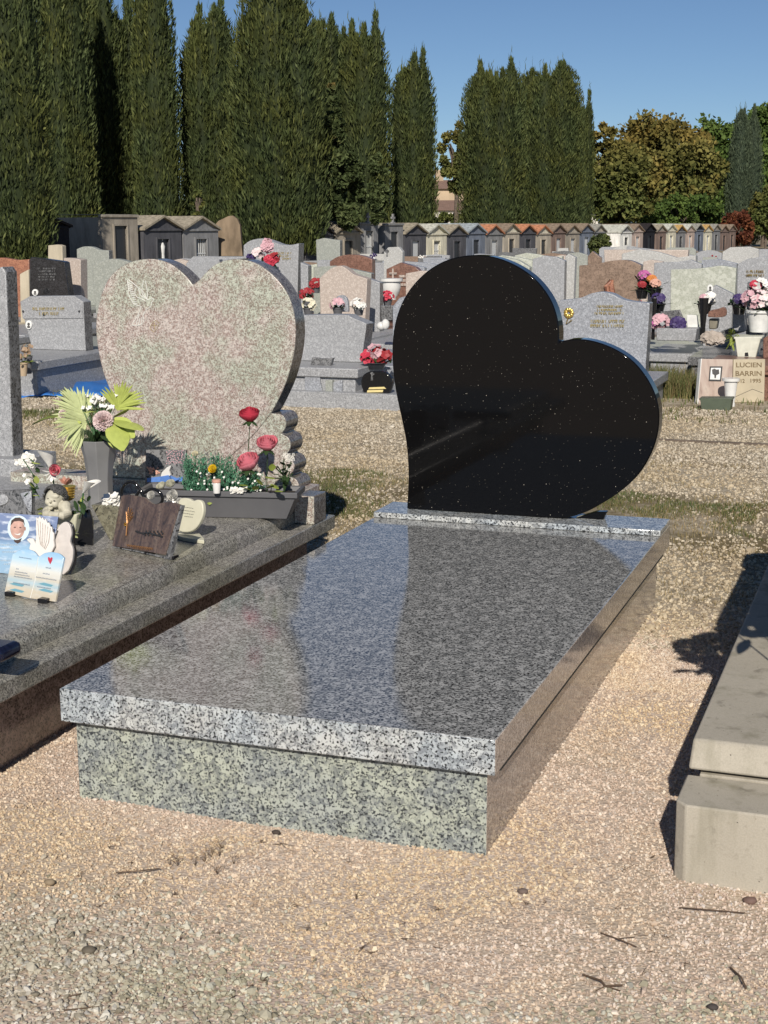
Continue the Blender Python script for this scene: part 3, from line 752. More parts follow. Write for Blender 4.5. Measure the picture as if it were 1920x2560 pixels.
bl('creeper_tree', 'rusty orange creeper covered tree between two cypresses', 722, 26, 185, 470, 63.5, M['cypw'], 21, 0.22, 5500, clumps=60, trunk=False)
bl('creeper_tree', 'lower yellow green creeper tree below the four tipped cypress', 752, 40, 330, 500, 62, M['cypw'], 22, 0.22, 6500, clumps=60, trunk=False)
bl('creeper_tree', 'small creeper tree with pale orange leaves beside the single spire', 815, 22, 330, 490, 61, M['cypw'], 23, 0.2, 3800, clumps=40, trunk=False)
bl('deciduous_tree', 'thin yellowing tree leaning out over the house roofs', 985, 36, 255, 420, 96, M['autumn'], 24, 0.22, 5500, clumps=44)
bl('deciduous_tree', 'autumn tree top showing between the two right cypresses', 1120, 60, 185, 480, 104, M['autumn'], 25, 0.34, 5000, clumps=60)
bl('deciduous_tree', 'thin brown tree just right of the slim cypress', 1300, 42, 268, 480, 116, M['autumn'], 26, 0.34, 3500, clumps=50)
bl('deciduous_tree', 'broad orange brown autumn tree, tallest of the right hand grove', 1425, 122, 258, 492, 128, M['autumn'], 27, 0.42, 24000, clumps=190)
bl('deciduous_tree', 'lower orange brown tree at the left foot of the broad autumn tree', 1345, 72, 315, 492, 116, M['autumn'], 28, 0.36, 11000, clumps=110)
bl('deciduous_tree', 'green tree behind the pale cypress', 1560, 95, 258, 485, 145, M['green'], 29, 0.45, 12000, clumps=110)
bl('deciduous_tree', 'tall yellow green tree at the right edge of the picture', 1650, 105, 236, 485, 150, M['green'], 30, 0.45, 15000, clumps=120)
bl('deciduous_tree', 'green tree just outside the right edge of the picture', 1790, 100, 250, 485, 146, M['green'], 40, 0.5, 9000, clumps=90)
bl('low_hedge', 'dark hedge closing the field beyond the left edge', -330, 330, 440, 520, 84, M['cyp'], 41, 0.4, 9000, clumps=150, trunk=False, cat='hedge')
bl('deciduous_tree', 'dark green bush mass under the autumn tree', 1470, 90, 420, 500, 122, M['green'], 31, 0.3, 8000, clumps=100)
bl('red_shrub', 'red brown leaved small tree at the end of the chapel row', 1592, 34, 455, 532, 120, M['redleaf'], 32, 0.26, 5000, clumps=60)
bl('deciduous_tree', 'rusty tree behind the red shrub at the right edge', 1655, 34, 400, 520, 126, M['autumn'], 33, 0.3, 5000, clumps=60)
bl('round_shrub', 'small dark green round shrub before the white chapel wall', 1297, 24, 508, 560, 82, M['cyp'], 34, 0.16, 3500, clumps=50, cat='shrub')
bl('low_hedge', 'brown hedge behind the chapels under the house', 985, 60, 462, 500, 98, M['autumn'], 35, 0.24, 4500, clumps=60, trunk=False, cat='hedge')
bl('low_hedge', 'dark undergrowth below the two tipped cypress', 880, 70, 440, 500, 82, M['cyp'], 36, 0.24, 5000, clumps=60, trunk=False, cat='hedge')
bl('low_hedge', 'dark undergrowth below the right hand clump of cypresses', 1150, 110, 420, 500, 104, M['cyp'], 37, 0.26, 8000, clumps=80, trunk=False, cat='hedge')
bl('low_hedge', 'dark thicket closing the narrow gap between the left cypresses', 404, 18, 430, 510, 74, M['cyp'], 39, 0.2, 2500, clumps=30, trunk=False, cat='hedge')
bl('bare_shrub', 'leafless reddish shrub at the foot of the many tipped cypress', 428, 15, 400, 500, 58, M['autumn'], 38, 0.12, 500, clumps=18, cat='shrub')
# far wooded hill closing the horizon
def hills():
    V = []; F = []
    xs = np.linspace(-1400, 900, 90)
    for i, x in enumerate(xs):
        h = 26 + 9 * math.sin(x * 0.006) + 5 * math.sin(x * 0.017 + 1)
        V += [(x, 900 + 0.15 * x, -8), (x, 960 + 0.15 * x, h * 0.7), (x, 1050 + 0.15 * x, h), (x, 1300 + 0.15 * x, -10)]
    for i in range(len(xs) - 1):
        F += [(i * 4 + k, i * 4 + 4 + k, i * 4 + 5 + k, i * 4 + 1 + k) for k in range(3)]
    o = raw_mesh('hills', V, F, plain('distant_blue_green_woods', (0.05, 0.075, 0.085), 0.95, var=0.25, scale=0.05), 4)
    tag(o, kind='structure', label='dark wooded hills on the horizon')
hills()
# ------------------------------------------------------------------ row of small funerary chapels
def stonecol(name, col, var=0.18, sc=3.0):
    n = N(name)
    v = n.tc.outputs['Object']
    st = n.noise(sc, 6, n.mapping(v, (1.6, 1.6, 0.5)))
    c = n.mix(n.ramp(st, [(0.35, 0.0), (0.7, 1.0)]), tuple(min(1, x * (1 + var)) for x in col), tuple(x * (1 - var) * 0.85 for x in col))
    n.bs(color=c, rough=0.85, spec=0.2); n.bump(n.noise(40, 3), 0.004, 0.4)
    return n.m
CW = {k: stonecol('chapel_render_' + k, c) for k, c in dict(grey=(0.25, 0.25, 0.25), dark=(0.10, 0.10, 0.11), beige=(0.46, 0.41, 0.33), cream=(0.68, 0.64, 0.50), white=(0.78, 0.77, 0.72), brown=(0.24, 0.175, 0.145), blue=(0.18, 0.205, 0.25), tan=(0.36, 0.32, 0.26), pink=(0.50, 0.40, 0.34), black=(0.02, 0.02, 0.025)).items()}  # black, and dark on some fronts, put shade into the wall colour
CRF = {k: stonecol('chapel_roof_' + k, c, 0.25, 5) for k, c in dict(grey=(0.30, 0.29, 0.25), lichen=(0.33, 0.29, 0.22), orange=(0.50, 0.22, 0.12), pale=(0.52, 0.52, 0.45), blue=(0.34, 0.38, 0.40), brown=(0.26, 0.20, 0.145), ochre=(0.50, 0.32, 0.12), black=(0.03, 0.025, 0.025)).items()}
M['door'] = plain('dark_door_metal', (0.03, 0.032, 0.036), 0.4)
M['ddoor'] = plain('interior_dark', (0.012, 0.012, 0.014), 0.8)
M['wdoor'] = plain('white_door_metal', (0.62, 0.63, 0.62), 0.45)
M['white'] = plain('white_paint', (0.72, 0.72, 0.68), 0.5)
def ch_pos(i):
    Z = 68 * (1 + 0.02826 * i)
    x = 960 + (78.7 + 57.07 * i) / (1 + 0.02826 * i)
    return at_d(x, 563, Z)
ROT = R(80.6)
def chapel(i, label, wall, roof, H=None, door='grille', W=2.2, Dp=2.4, flat=False, gable=None, cross=False, back=0.0, statue=False, top=None, grp='small funerary chapels in a row'):
    p = ch_pos(i); g = gh(p[0], p[1])
    if top is not None:
        Z = 68 * (1 + 0.02826 * i); H = at_d(960 + (78.7 + 57.07 * i) / (1 + 0.02826 * i), top, Z)[2] - g
    H = H or (1.80 if i > -1 else 1.9)
    root = thing('funerary_chapel', label, 'chapel', (p[0], p[1], g), grp, ROT)
    w = W / 2 - 0.015; e = H - 0.55 if not flat else H - 0.1; y0, y1 = back, back + Dp
    dw, dh = 0.33, e - 0.28
    wm = CW[wall]; rm = CRF[roof]
    b = B()
    b.box(-w, -dw, y0, y0 + 0.16, -0.1, e); b.box(dw, w, y0, y0 + 0.16, -0.1, e); b.box(-dw, dw, y0 + 0.002, y0 + 0.158, dh, e - 0.001)
    b.box(-w, -w + 0.14, y0 + 0.16, y1, -0.1, e); b.box(w - 0.14, w, y0 + 0.16, y1, -0.1, e); b.box(-w + 0.14, w - 0.14, y1 - 0.14, y1, -0.1, e)
    b.build('wall', wm, root, local=True, smooth=0)
    B().box(-dw, dw, y0 + 0.16, y0 + 0.2, -0.05, dh).build('doorway', M['ddoor'], root, local=True, smooth=0)
    # door frame
    b = B(); b.box(-dw - 0.07, -dw, y0 - 0.035, y0 + 0.05, 0, dh + 0.07); b.box(dw, dw + 0.07, y0 - 0.035, y0 + 0.05, 0, dh + 0.07); b.box(-dw, dw, y0 - 0.034, y0 + 0.05, dh, dh + 0.07)
    b.build('door_frame', wm, root, local=True, smooth=0)
    if door == 'grille':
        b = B()
        for k in range(6): b.box(-dw + 0.05 + k * 0.107, -dw + 0.075 + k * 0.107, y0 + 0.06, y0 + 0.085, 0, dh)
        b.box(-dw, dw, y0 + 0.055, y0 + 0.09, dh * 0.5, dh * 0.5 + 0.05)
        b.build('door', M['wdoor'], root, local=True, smooth=0)
    elif door == 'white':
        B().box(-dw + 0.002, dw - 0.002, y0 + 0.05, y0 + 0.1, 0, dh - 0.002).build('door', M['wdoor'], root, local=True, bevel=0.01)
    elif door == 'dark':
        B().box(-dw + 0.002, dw - 0.002, y0 + 0.05, y0 + 0.1, 0, dh - 0.002).build('door', M['door'], root, local=True, bevel=0.01)
    B().box(-w - 0.04, w + 0.04, y0 - 0.05, y0 + 0.13, e + 0.001, e + 0.085).build('cornice', wm, root, local=True, bevel=0.01)
    if not flat:
        B().prism([(-w, y0 + 0.01, e + 0.086), (w, y0 + 0.01, e + 0.086), (0, y0 + 0.01, H - 0.05)], (0, 0.12, 0)).build('gable', CW[gable or wall], root, local=True, smooth=0)
        for s in (-1, 1):
            sl = B(); x1 = s * (w + 0.07); z1 = e + 0.03
            sl.prism([(0, y0 - 0.12, H - 0.07), (x1, y0 - 0.12, z1), (x1, y0 - 0.12, z1 + 0.075), (0, y0 - 0.12, H + 0.005)], (0, Dp + 0.2, 0))
            sl.build('roof_slope', rm, root, local=True, smooth=0)
    else:
        B().box(-w - 0.02, w + 0.02, y0 - 0.03, y1, e + 0.086, H).build('roof', rm, root, local=True, bevel=0.01)
    if cross:
        b = B(); z0 = H; b.box(-0.13, 0.13, y0, y0 + 0.12, z0, z0 + 0.06); b.box(-0.045, 0.045, y0 + 0.02, y0 + 0.1, z0 + 0.06, z0 + 0.42); b.box(-0.15, -0.045, y0 + 0.02, y0 + 0.1, z0 + 0.2, z0 + 0.29); b.box(0.045, 0.15, y0 + 0.02, y0 + 0.1, z0 + 0.2, z0 + 0.29)
        b.build('cross', wm, root, local=True, smooth=0)
    if statue:
        b = B(); b.lathe([(0.10, 0.3), (0.09, 0.6), (0.12, 0.85), (0.07, 0.98), (0.03, 1.0)], (0.05, y0 + 0.1, 0), 10); b.ball((0.05, y0 + 0.1, 1.08), (0.06, 0.06, 0.08), 8, 6)
        b.build('white_statue', M['white'], root, local=True)
    b = B(); b.box(-w, w, y0 - 0.3, y0 - 0.0505, -0.3, 0.06); b.build('step', wm, root, local=True, smooth=0)
    return root
ch = chapel
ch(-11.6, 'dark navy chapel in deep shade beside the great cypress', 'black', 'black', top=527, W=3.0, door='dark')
ch(-9.75, 'grey chapel with a low rounded parapet left of the dark gabled one', 'tan', 'grey', top=536, flat=True, W=1.9, door='dark')
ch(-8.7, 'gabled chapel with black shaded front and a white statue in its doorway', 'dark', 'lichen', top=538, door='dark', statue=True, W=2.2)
ch(-7.67, 'grey gabled chapel with white barred door left of the tall brown stele', 'grey', 'lichen', top=540, door='grille')
# tall brown stele
p = ch_pos(-6.8); g = gh(p[0], p[1])
stl = [(470, 640), (472, 560), (482, 500), (495, 487), (500, 478), (512, 478), (520, 500), (527, 560), (528, 640)]
Zs = 68 * (1 - 0.02826 * 6.8)
pp = [at_d(a * 1.1573 - 0, (b if b < 600 else 640) * 1.0, Zs) for a, b in [(465, 640), (467, 600), (466, 560), (472, 552), (494, 540), (502, 539), (512, 547), (518, 562), (524, 600), (525, 640)]]
for q in pp:
    if q[2] < g + 0.4: q[2] = g
o = B().prism(pp, np.array(ray(960, 563)) * 0.55).build('stone_stele', stonecol('brown_weathered_stone', (0.20, 0.15, 0.10), 0.3, 2.0), None, bevel=0.03)
tag(o, 'tall brown weathered stone stele with a rounded peak beside the grey chapel', 'stele')
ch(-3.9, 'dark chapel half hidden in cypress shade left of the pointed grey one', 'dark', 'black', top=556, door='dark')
ch(-2.83, 'pointed grey chapel with dark doorway next to the flat double chapel', 'tan', 'lichen', top=553, door='dark')
ch(-2.0, 'left half of the flat roofed grey chapel pair with crosses on top', 'grey', 'grey', flat=True, top=556, door='grille', W=1.65, cross=True)
ch(-0.95, 'right half of the flat roofed grey chapel pair with crosses on top', 'grey', 'grey', flat=True, top=558, door='dark', W=1.75, cross=True)
specs = [(0, 'dark fronted chapel with white statue behind its door, right of the flat pair', 'dark', 'lichen', 'white', 'dark'), (1, 'cream yellow chapel with barred door, brightest of the first gables', 'cream', 'pale', 'grille', 'cream'),
         (2, 'dark blue grey chapel right of the cream yellow one', 'dark', 'lichen', 'dark', 'dark'), (3, 'blue grey chapel under a pale bluish roof', 'blue', 'blue', 'dark', 'blue'),
         (4, 'grey chapel with white door below the first orange roof', 'grey', 'orange', 'white', 'grey'), (5, 'beige chapel with dark plants at its door', 'beige', 'brown', 'dark', 'cream'),
         (6, 'dark grey chapel with plaques between two beige ones', 'dark', 'orange', 'dark', 'dark'), (7, 'cream beige chapel with a single small dark window in its door', 'beige', 'orange', 'dark', 'cream'),
         (8, 'brown fronted chapel with a black edged gable', 'brown', 'brown', 'white', 'brown'), (9, 'grey beige chapel with pale door left of the blue grey twins', 'tan', 'brown', 'white', 'beige'),
         (10, 'blue grey chapel behind the round shrub', 'blue', 'brown', 'white', 'blue'), (11, 'grey chapel with slate roof touching the white walled one', 'grey', 'grey', 'grille', 'beige')]
for i, lab, wl, rf, dr, gb in specs: ch(i, lab, wl, rf, top=(559 if i < 4 else 560) + (i * 7 % 5 - 2) * 0.9, W=2.2 - 0.05 * (i % 3), door=dr, gable=gb)
specs2 = [(13.2, 'white side walled chapel, the brightest wall in the row', 'white', 'pale', 'dark', 'grey'), (14.2, 'orange beige gabled chapel right of the white wall', 'pink', 'brown', 'white', 'pink'), (15.3, 'black fronted chapel between the two pale groups', 'black', 'black', 'dark', 'black'),  # the black one stands in for a dark gap in the row
          (16.4, 'brown chapel first of the far pale group', 'brown', 'lichen', 'dark', 'tan'), (17.4, 'cream narrow chapel second of the far pale group', 'cream', 'pale', 'white', 'cream'), (18.4, 'dark doored chapel third of the far pale group', 'grey', 'ochre', 'dark', 'dark'),
          (19.4, 'pale pink chapel in the middle of the far group', 'pink', 'pale', 'white', 'pink'), (20.4, 'blue grey chapel with black arched gable in the far group', 'blue', 'grey', 'dark', 'black'), (21.4, 'cream chapel under the yellow ochre roof', 'cream', 'ochre', 'white', 'cream'),
          (22.4, 'greenish grey chapel after the ochre roofed one', 'grey', 'grey', 'dark', 'tan'), (23.4, 'brown chapel last but one before the red shrub', 'brown', 'brown', 'dark', 'brown'), (24.4, 'small brown chapel at the far end of the row', 'brown', 'brown', 'dark', 'brown')]
for i, lab, wl, rf, dr, gb in specs2: ch(i, lab, wl, rf, top=559.5 + 0.1 * (i - 13) + (int(i) * 3 % 5 - 2) * 0.8, door=dr, gable=gb, Dp=3.4 if i < 13.5 else 2.4)

# ------------------------------------------------------------------ houses in the gap between the trees
def tile_roof(name, col):
    n = N(name)
    w_ = n.t.nodes.new('ShaderNodeTexWave'); w_.inputs['Scale'].default_value = 1.6; w_.bands_direction = 'X'
    n.t.links.new(n.tc.outputs['Object'], w_.inputs['Vector'])
    c = n.mix(n.noise(1.5, 5), tuple(x * 0.7 for x in col), tuple(x * 1.3 for x in col))
    n.bs(color=c, rough=0.9); n.bump(w_.outputs['Fac'], 0.08, 0.8)
    return n.m
M['tiles'] = tile_roof('old_clay_tiles', (0.27, 0.17, 0.125)); M['ochre'] = stonecol('ochre_plaster', (0.52, 0.40, 0.27), 0.12, 0.4); M['whiteplaster'] = stonecol('white_plaster', (0.70, 0.66, 0.58), 0.08, 0.4)
def house(label, xl, xr, eave, ridge, base, Z, wm, turn=0.0, wins=(), dep=8, chim=None):
    a, b2 = at_d(xl * 1.1573, 563, Z), at_d(xr * 1.1573, 563, Z)
    c = (a + b2) / 2; wd = np.linalg.norm((b2 - a)[:2]) / 2; g = gh(c[0], c[1])
    ez = at_d(960, eave * 1.1573, Z)[2] - g; rz_ = at_d(960, ridge * 1.1573, Z)[2] - g
    root = thing('house', label, 'house', (c[0], c[1], g), 'old houses beyond the trees', _z + turn)
    b = B(); b.box(-wd, wd, 0, dep, -1, ez); b.build('wall', wm, root, local=True, smooth=0)
    e = 0.4
    rf = B(); V = [(-wd - e, -e, ez), (wd + e, -e, ez), (wd + e, dep + e, ez), (-wd - e, dep + e, ez), (-wd * 0.75, dep / 2, rz_), (wd * 0.75, dep / 2, rz_)]
    rf.add(V, [(0, 1, 5, 4), (2, 3, 4, 5), (0, 4, 3), (1, 2, 5), (0, 3, 2, 1)])
    r_ = rf.build('roof', M['tiles'], root, local=True, smooth=0)
    if chim is not None:
        B().box(chim - 0.5, chim + 0.5, dep / 2 - 0.4, dep / 2 + 0.4, rz_ - 0.6, rz_ + 1.3).build('chimney', M['ochre'], r_, local=True, smooth=0)
    for (wx, wz) in wins:
        f = B().box(wx - 0.45, wx + 0.45, -0.06, 0.02, wz, wz + 1.2).build('window', M['whiteplaster'], root, local=True, smooth=0)
        B().box(wx - 0.36, wx + 0.36, -0.075, -0.0605, wz + 0.08, wz + 1.1).build('pane', M['door'], f, local=True, smooth=0)
    return root
house('tall ochre house with a shallow tiled roof and chimney in the gap of the trees', 918, 1010, 409, 388, 470, 190, M['ochre'], 0.15, [(-1.0, 3.2), (1.6, 3.2)], chim=-0.2)
house('long low barn with brown tiled roof below the ochre house', 915, 1035, 455, 432, 480, 160, M['whiteplaster'], -0.1, [(1.5, 1.2)])
house('roof end of a beige house behind the slim cypress', 1262, 1292, 415, 405, 470, 180, M['whiteplaster'], 0.1, [(0.3, 3.5)])
house('small beige farmhouse seen low between the cypress and the autumn tree', 1240, 1275, 470, 452, 490, 150, M['whiteplaster'], 0.1, [(0.3, 0.6)])
# ------------------------------------------------------------------ the field of graves behind
GM = {
 'grey': granite('light_grey_granite', (0.38, 0.385, 0.39), (0.28, 0.285, 0.29), (0.10, 0.10, 0.105), 210, 0.54, rough=0.45),
 'pale': granite('pale_granite', (0.46, 0.455, 0.43), (0.38, 0.375, 0.35), (0.20, 0.20, 0.185), 180, 0.58, rough=0.5),
 'green': granite('greenish_granite', (0.34, 0.35, 0.31), (0.27, 0.285, 0.25), (0.14, 0.145, 0.125), 180, 0.56, rough=0.5),
 'lime': granite('greenish_white_granite', (0.46, 0.47, 0.40), (0.38, 0.395, 0.32), (0.20, 0.21, 0.17), 80, 0.58, rough=0.5),
 'brown': granite('brown_granite', (0.26, 0.185, 0.135), (0.20, 0.14, 0.10), (0.09, 0.06, 0.045), 70, 0.56, rough=0.3),
 'red': granite('red_brown_granite', (0.23, 0.125, 0.09), (0.17, 0.09, 0.065), (0.06, 0.035, 0.03), 70, 0.56, rough=0.3),
 'orange': granite('orange_red_granite', (0.36, 0.165, 0.10), (0.28, 0.12, 0.075), (0.10, 0.05, 0.04), 70, 0.56, rough=0.35),
 'rose': granite('rosy_beige_granite', (0.50, 0.43, 0.37), (0.42, 0.345, 0.29), (0.26, 0.20, 0.165), 190, 0.57, rough=0.5),
 'beige': stonecol('beige_limestone', (0.50, 0.44, 0.33), 0.12, 4), 'bluegrey': granite('blue_grey_granite', (0.36, 0.375, 0.40), (0.25, 0.26, 0.28), (0.09, 0.09, 0.10), 200, 0.54, rough=0.35),
 'black': granite('black_granite', (0.035, 0.035, 0.038), (0.02, 0.02, 0.022), (0.01, 0.01, 0.01), 90, 0.5, rough=0.12),
 'darkgrey': granite('dark_grey_granite', (0.20, 0.20, 0.20), (0.12, 0.12, 0.12), (0.04, 0.04, 0.04), 90, 0.52, rough=0.25),
}
M['oval'] = plain('white_porcelain', (0.78, 0.78, 0.74), 0.25); M['photo_dark'] = plain('faded_photograph', (0.09, 0.085, 0.08), 0.4); M['brass'] = plain('brass_letters', (0.55, 0.38, 0.10), 0.3, metal=0.7)
M['bronze'] = plain('brown_bronze', (0.30, 0.15, 0.06), 0.35, metal=0.7)
_jit = [0]
def stone(label, y, col, outline, c='S', th=0.10, slab=None, slabz=0.24, plinth=True, group='headstones of the old graves', extra=None, base=None, cat='grave', back_slab=False):
    """outline: points of the visible front from bottom left over the top to bottom right, in photograph pixels"""
    pts = [at_y(*px(c, *p), y) for p in outline]
    g = gh((pts[0][0] + pts[-1][0]) / 2, y)
    _jit[0] += 1; slabz = slabz + 0.0037 * (_jit[0] % 9)
    zb = g + slabz if base is None else base
    pts[0][2] = zb; pts[-1][2] = zb
    xm = (min(p[0] for p in pts) + max(p[0] for p in pts)) / 2
    xl, xr = pts[0][0], pts[-1][0]
    root = thing('tomb', label, cat, (xm, y, g), group)
    if len(pts) > 6: pts = [pts[0]] + smooth_path(pts[1:-1], 3) + [pts[-1]]
    h = B().prism(pts, (0, th, 0)).build('headstone', [GM[col], GM['darkgrey'] if col in ('grey', 'bluegrey', 'green') else GM[col]], root, bevel=0.006, smooth=30)
    for p_ in h.data.polygons: p_.material_index = 1 if abs(p_.normal.x) > 0.8 else 0
    L = slab or 1.6
    hw = max((xr - xl) / 2 + 0.12, 0.42); sc_ = col if col not in ('black', 'orange', 'rose') else 'grey'
    if L > 0:
        B().box(xm - hw, xm + hw, y - L, y + th + 0.05, g - 0.05, zb - 0.07).build('base', GM[sc_], root, bevel=0.006)
        B().box(xm - hw - 0.03, xm + hw + 0.03, y - L - 0.03, y + th + 0.08, zb - 0.068, zb - 0.0005).build('slab', GM[sc_], root, bevel=0.008)
    return root, h
def scribble(root, c, rect, rows, y, mat, name='lettering', seed=0, h=None):
    """worn letters too small to read: short strokes in rows"""
    r_ = random.Random(seed); b = B(); x0, y0, x1, y1 = rect
    for k in range(rows):
        yy = y0 + (y1 - y0) * (k + 0.5) / rows; hh = (y1 - y0) / rows * 0.30
        ins = r_.uniform(0, 0.16) * (x1 - x0); x = x0 + ins
        while x < x1 - ins:
            w_ = (x1 - x0) * r_.uniform(0.018, 0.036)
            kind = r_.random()
            if kind < 0.85:
                b.tube([at_y(*px(c, x, yy - hh), y - 0.003), at_y(*px(c, x + (w_ * 0.5 if kind < 0.4 else 0), yy + hh), y - 0.003)], 0.0028, 3)
                if kind < 0.6: b.tube([at_y(*px(c, x, yy + (hh if kind < 0.3 else 0)), y - 0.003), at_y(*px(c, x + w_, yy + (hh if kind < 0.3 else -hh)), y - 0.003)], 0.0024, 3)
            x += w_ * 1.55
    b.build(name, mat, root)
def oval(root, c, x, y_, rx, ry, y, name='portrait_medallion'):
    P = [at_y(*px(c, x + rx * math.cos(t), y_ + ry * math.sin(t)), y - 0.012) for t in np.linspace(0, 2 * math.pi, 20, endpoint=False)]
    o = B().prism(P, (0, 0.011, 0)).build(name, M['oval'], root)
    b = B()
    b.prism([at_y(*px(c, x + rx * 0.42 * math.cos(t), y_ - ry * 0.12 + ry * 0.36 * math.sin(t)), y - 0.0135) for t in np.linspace(0, 6.283, 12, endpoint=False)], (0, 0.001, 0))
    b.prism([at_y(*px(c, x + rx * 0.55 * math.cos(t), y_ + ry * 0.50 + ry * 0.25 * math.sin(t)), y - 0.0135) for t in np.linspace(0, 6.283, 12, endpoint=False)], (0, 0.001, 0))
    b.build('portrait', M['photo_dark'], o)
# --- left side
r_, h_ = stone('tall narrow grey granite headstone seen edge on at the left edge of the picture', 2.05, 'grey', [(-260, 1230), (-260, 720), (-60, 600), (20, 575), (52, 625), (58, 1230)], '2' if False else '1', th=0.075, slab=1.2, slabz=0.33)
B().box(-2.2, -1.40, 1.98, 2.22, 0.33, 0.40).build('headstone_foot', GM['grey'], r_, bevel=0.004)
r_, h_ = stone('light grey headstone narrowing downwards with screwed name plate and white oval portrait', 7.6, 'grey', [(280, 1365), (170, 880), (255, 832), (640, 828), (720, 880), (745, 1365)], '1', th=0.12, slab=0.9, slabz=0.27)
B().prism([at_y(*px('1', *p), 7.592) for p in [(178, 893), (262, 838), (640, 835), (708, 885), (718, 1022), (196, 1028)]], (0, 0.006, 0)).build('name_plate', GM['grey'], r_, bevel=0.003)
for q in ((200, 962), (378, 992), (684, 962)): B().ball(at_y(*px('1', *q), 7.588), 0.009, 8, 6).build('screw', M['door'], r_)
scribble(r_, '1', (270, 920, 560, 1000), 2, 7.588, M['gold'], seed=3)
oval(r_, '1', 247, 1078, 27, 38, 7.60)
r_, h_ = stone('black granite headstone with faint engraved relief behind the light grey one', 10.4, 'black', [(240, 830), (258, 510), (270, 492), (540, 530), (560, 540), (622, 830)], '1', th=0.10)
scribble(r_, '1', (310, 580, 500, 700), 5, 10.396, GM['darkgrey'], 'engraved_relief', 5)
oval(r_, '1', 302, 798, 26, 28, 10.3)
stone('orange red headstone with a waved top at the left edge', 12.0, 'orange', [(-120, 800), (-120, 505), (20, 498), (150, 520), (248, 512), (250, 800)], '1')
stone('small grey beige headstone between the red one and the black one', 10.9, 'beige', [(165, 830), (170, 640), (245, 600), (250, 830)], '1')
stone('cream limestone pillar stele above the black headstone', 15.0, 'beige', [(395, 520), (415, 392), (500, 385), (537, 396), (535, 520)], '1', slab=1.0)
stone('rosy beige upright headstone with a brown side right of the black headstone', 10.9, 'rose', [(560, 830), (550, 500), (640, 505), (695, 515), (692, 830)], '1', th=0.14)
r_, h_ = stone('greenish headstone with a wave top and carved branch before the rounded chapel', 14.5, 'green', [(662, 640), (662, 425), (720, 403), (790, 405), (860, 432), (940, 436), (942, 640)], '1')
stone('pale grey green headstone half hidden behind the pink heart', 9.3, 'green', [(840, 1000), (790, 560), (850, 535), (960, 508), (1060, 520), (1180, 560), (1160, 1000)], '1')
stone('small beige headstone seen in the notch of the pink heart', 15.0, 'rose', [(1495, 600), (1495, 520), (1560, 508), (1680, 545), (1690, 600)], '1')
stone('grey headstone with a small cross seen through the notch of the pink heart', 13.5, 'grey', [(60, 520), (70, 470), (170, 430), (250, 425), (330, 520)], '4')
# --- between the hearts
r_, h_ = stone('large grey headstone with a waved top and golden text behind the pink heart', 12.6, 'grey', [(420, 640), (425, 325), (470, 292), (550, 275), (620, 292), (690, 318), (760, 322), (820, 310), (806, 640)], '4', th=0.16)
scribble(r_, '4', (600, 370, 770, 430), 3, 12.596, M['gold'], seed=8)
stone('narrow grey headstone right of the large waved one', 11.8, 'grey', [(832, 700), (832, 445), (888, 470), (886, 700)], '4', slab=1.2)
stone('pale grey stele tapering downwards in front of the dark trees', 17.5, 'green', [(955, 450), (943, 285), (1000, 272), (1116, 290), (1112, 450)], '4', slab=1.2)
stone('arched red brown headstone behind the rosy bell shaped one', 14.0, 'red', [(1042, 600), (1042, 440), (1100, 405), (1190, 390), (1280, 400), (1345, 425), (1345, 600)], '4', th=0.12)
stone('pale green headstone with a sloping wave between red brown and rosy stones', 12.0, 'green', [(925, 700), (925, 480), (1060, 470), (1180, 490), (1340, 525), (1335, 700)], '4')
stone('bell shaped rosy beige headstone behind the grey double slope one', 10.2, 'rose', [(975, 780), (968, 560), (1000, 530), (1050, 490), (1110, 470), (1160, 490), (1210, 530), (1270, 550), (1310, 565), (1290, 790)], '4', th=0.12, slab=1.0)
stone('tall light grey headstone just right of the bell shaped rosy one', 10.8, 'grey', [(1300, 870), (1310, 560), (1400, 590), (1400, 870)], '4', slab=1.0)
r_, h_ = stone('brown headstone with a gable top and long thin cross', 12.6, 'red', [(1450, 700), (1446, 495), (1550, 446), (1655, 480), (1700, 520), (1700, 700)], '4')
b = B(); b.tube([at_y(*px('4', 1494, 490), 12.59), at_y(*px('4', 1494, 640), 12.59)], 0.012, 4); b.tube([at_y(*px('4', 1468, 526), 12.59), at_y(*px('4', 1522, 526), 12.59)], 0.012, 4); b.build('cross', GM['rose'], r_)
scribble(r_, '4', (1535, 530, 1590, 620), 3, 12.59, GM['rose'], seed=9)
stone('rosy beige headstone touching the left edge of the black heart', 11.0, 'rose', [(1585, 760), (1585, 525), (1700, 505), (1900, 520), (1900, 760)], '4')
r_, h_ = stone('small whitish headstone with chamfered top and dark cross before the flat chapels', 17.0, 'pale', [(1425, 450), (1428, 375), (1460, 338), (1535, 335), (1562, 370), (1560, 450)], '4', slab=1.2)
b = B(); b.tube([at_y(*px('4', 1452, 352), 16.99), at_y(*px('4', 1452, 400), 16.99)], 0.014, 4); b.tube([at_y(*px('4', 1440, 365), 16.99), at_y(*px('4', 1464, 365), 16.99)], 0.014, 4); b.build('cross', GM['darkgrey'], r_)
stone('light grey arched headstone half hidden by the left side of the black heart', 8.6, 'bluegrey', [(1490, 1050), (1492, 760), (1540, 700), (1640, 670), (1760, 680), (1800, 1050)], '4', slab=1.2)
r_, h_ = stone('wide light grey granite headstone with sloping shoulders between the two hearts', 7.3, 'grey', [(1000, 1230), (700, 1230), (640, 880), (740, 845), (845, 825), (1140, 822), (1200, 840), (1306, 885), (1270, 1230)][1:], '4', th=0.16, slab=0.42, slabz=0.26)
B().box(-2.75, -1.35, 6.78, 7.6, gh(-2, 7), 0.115).build('outer_kerb', GM['grey'], r_, bevel=0.004)
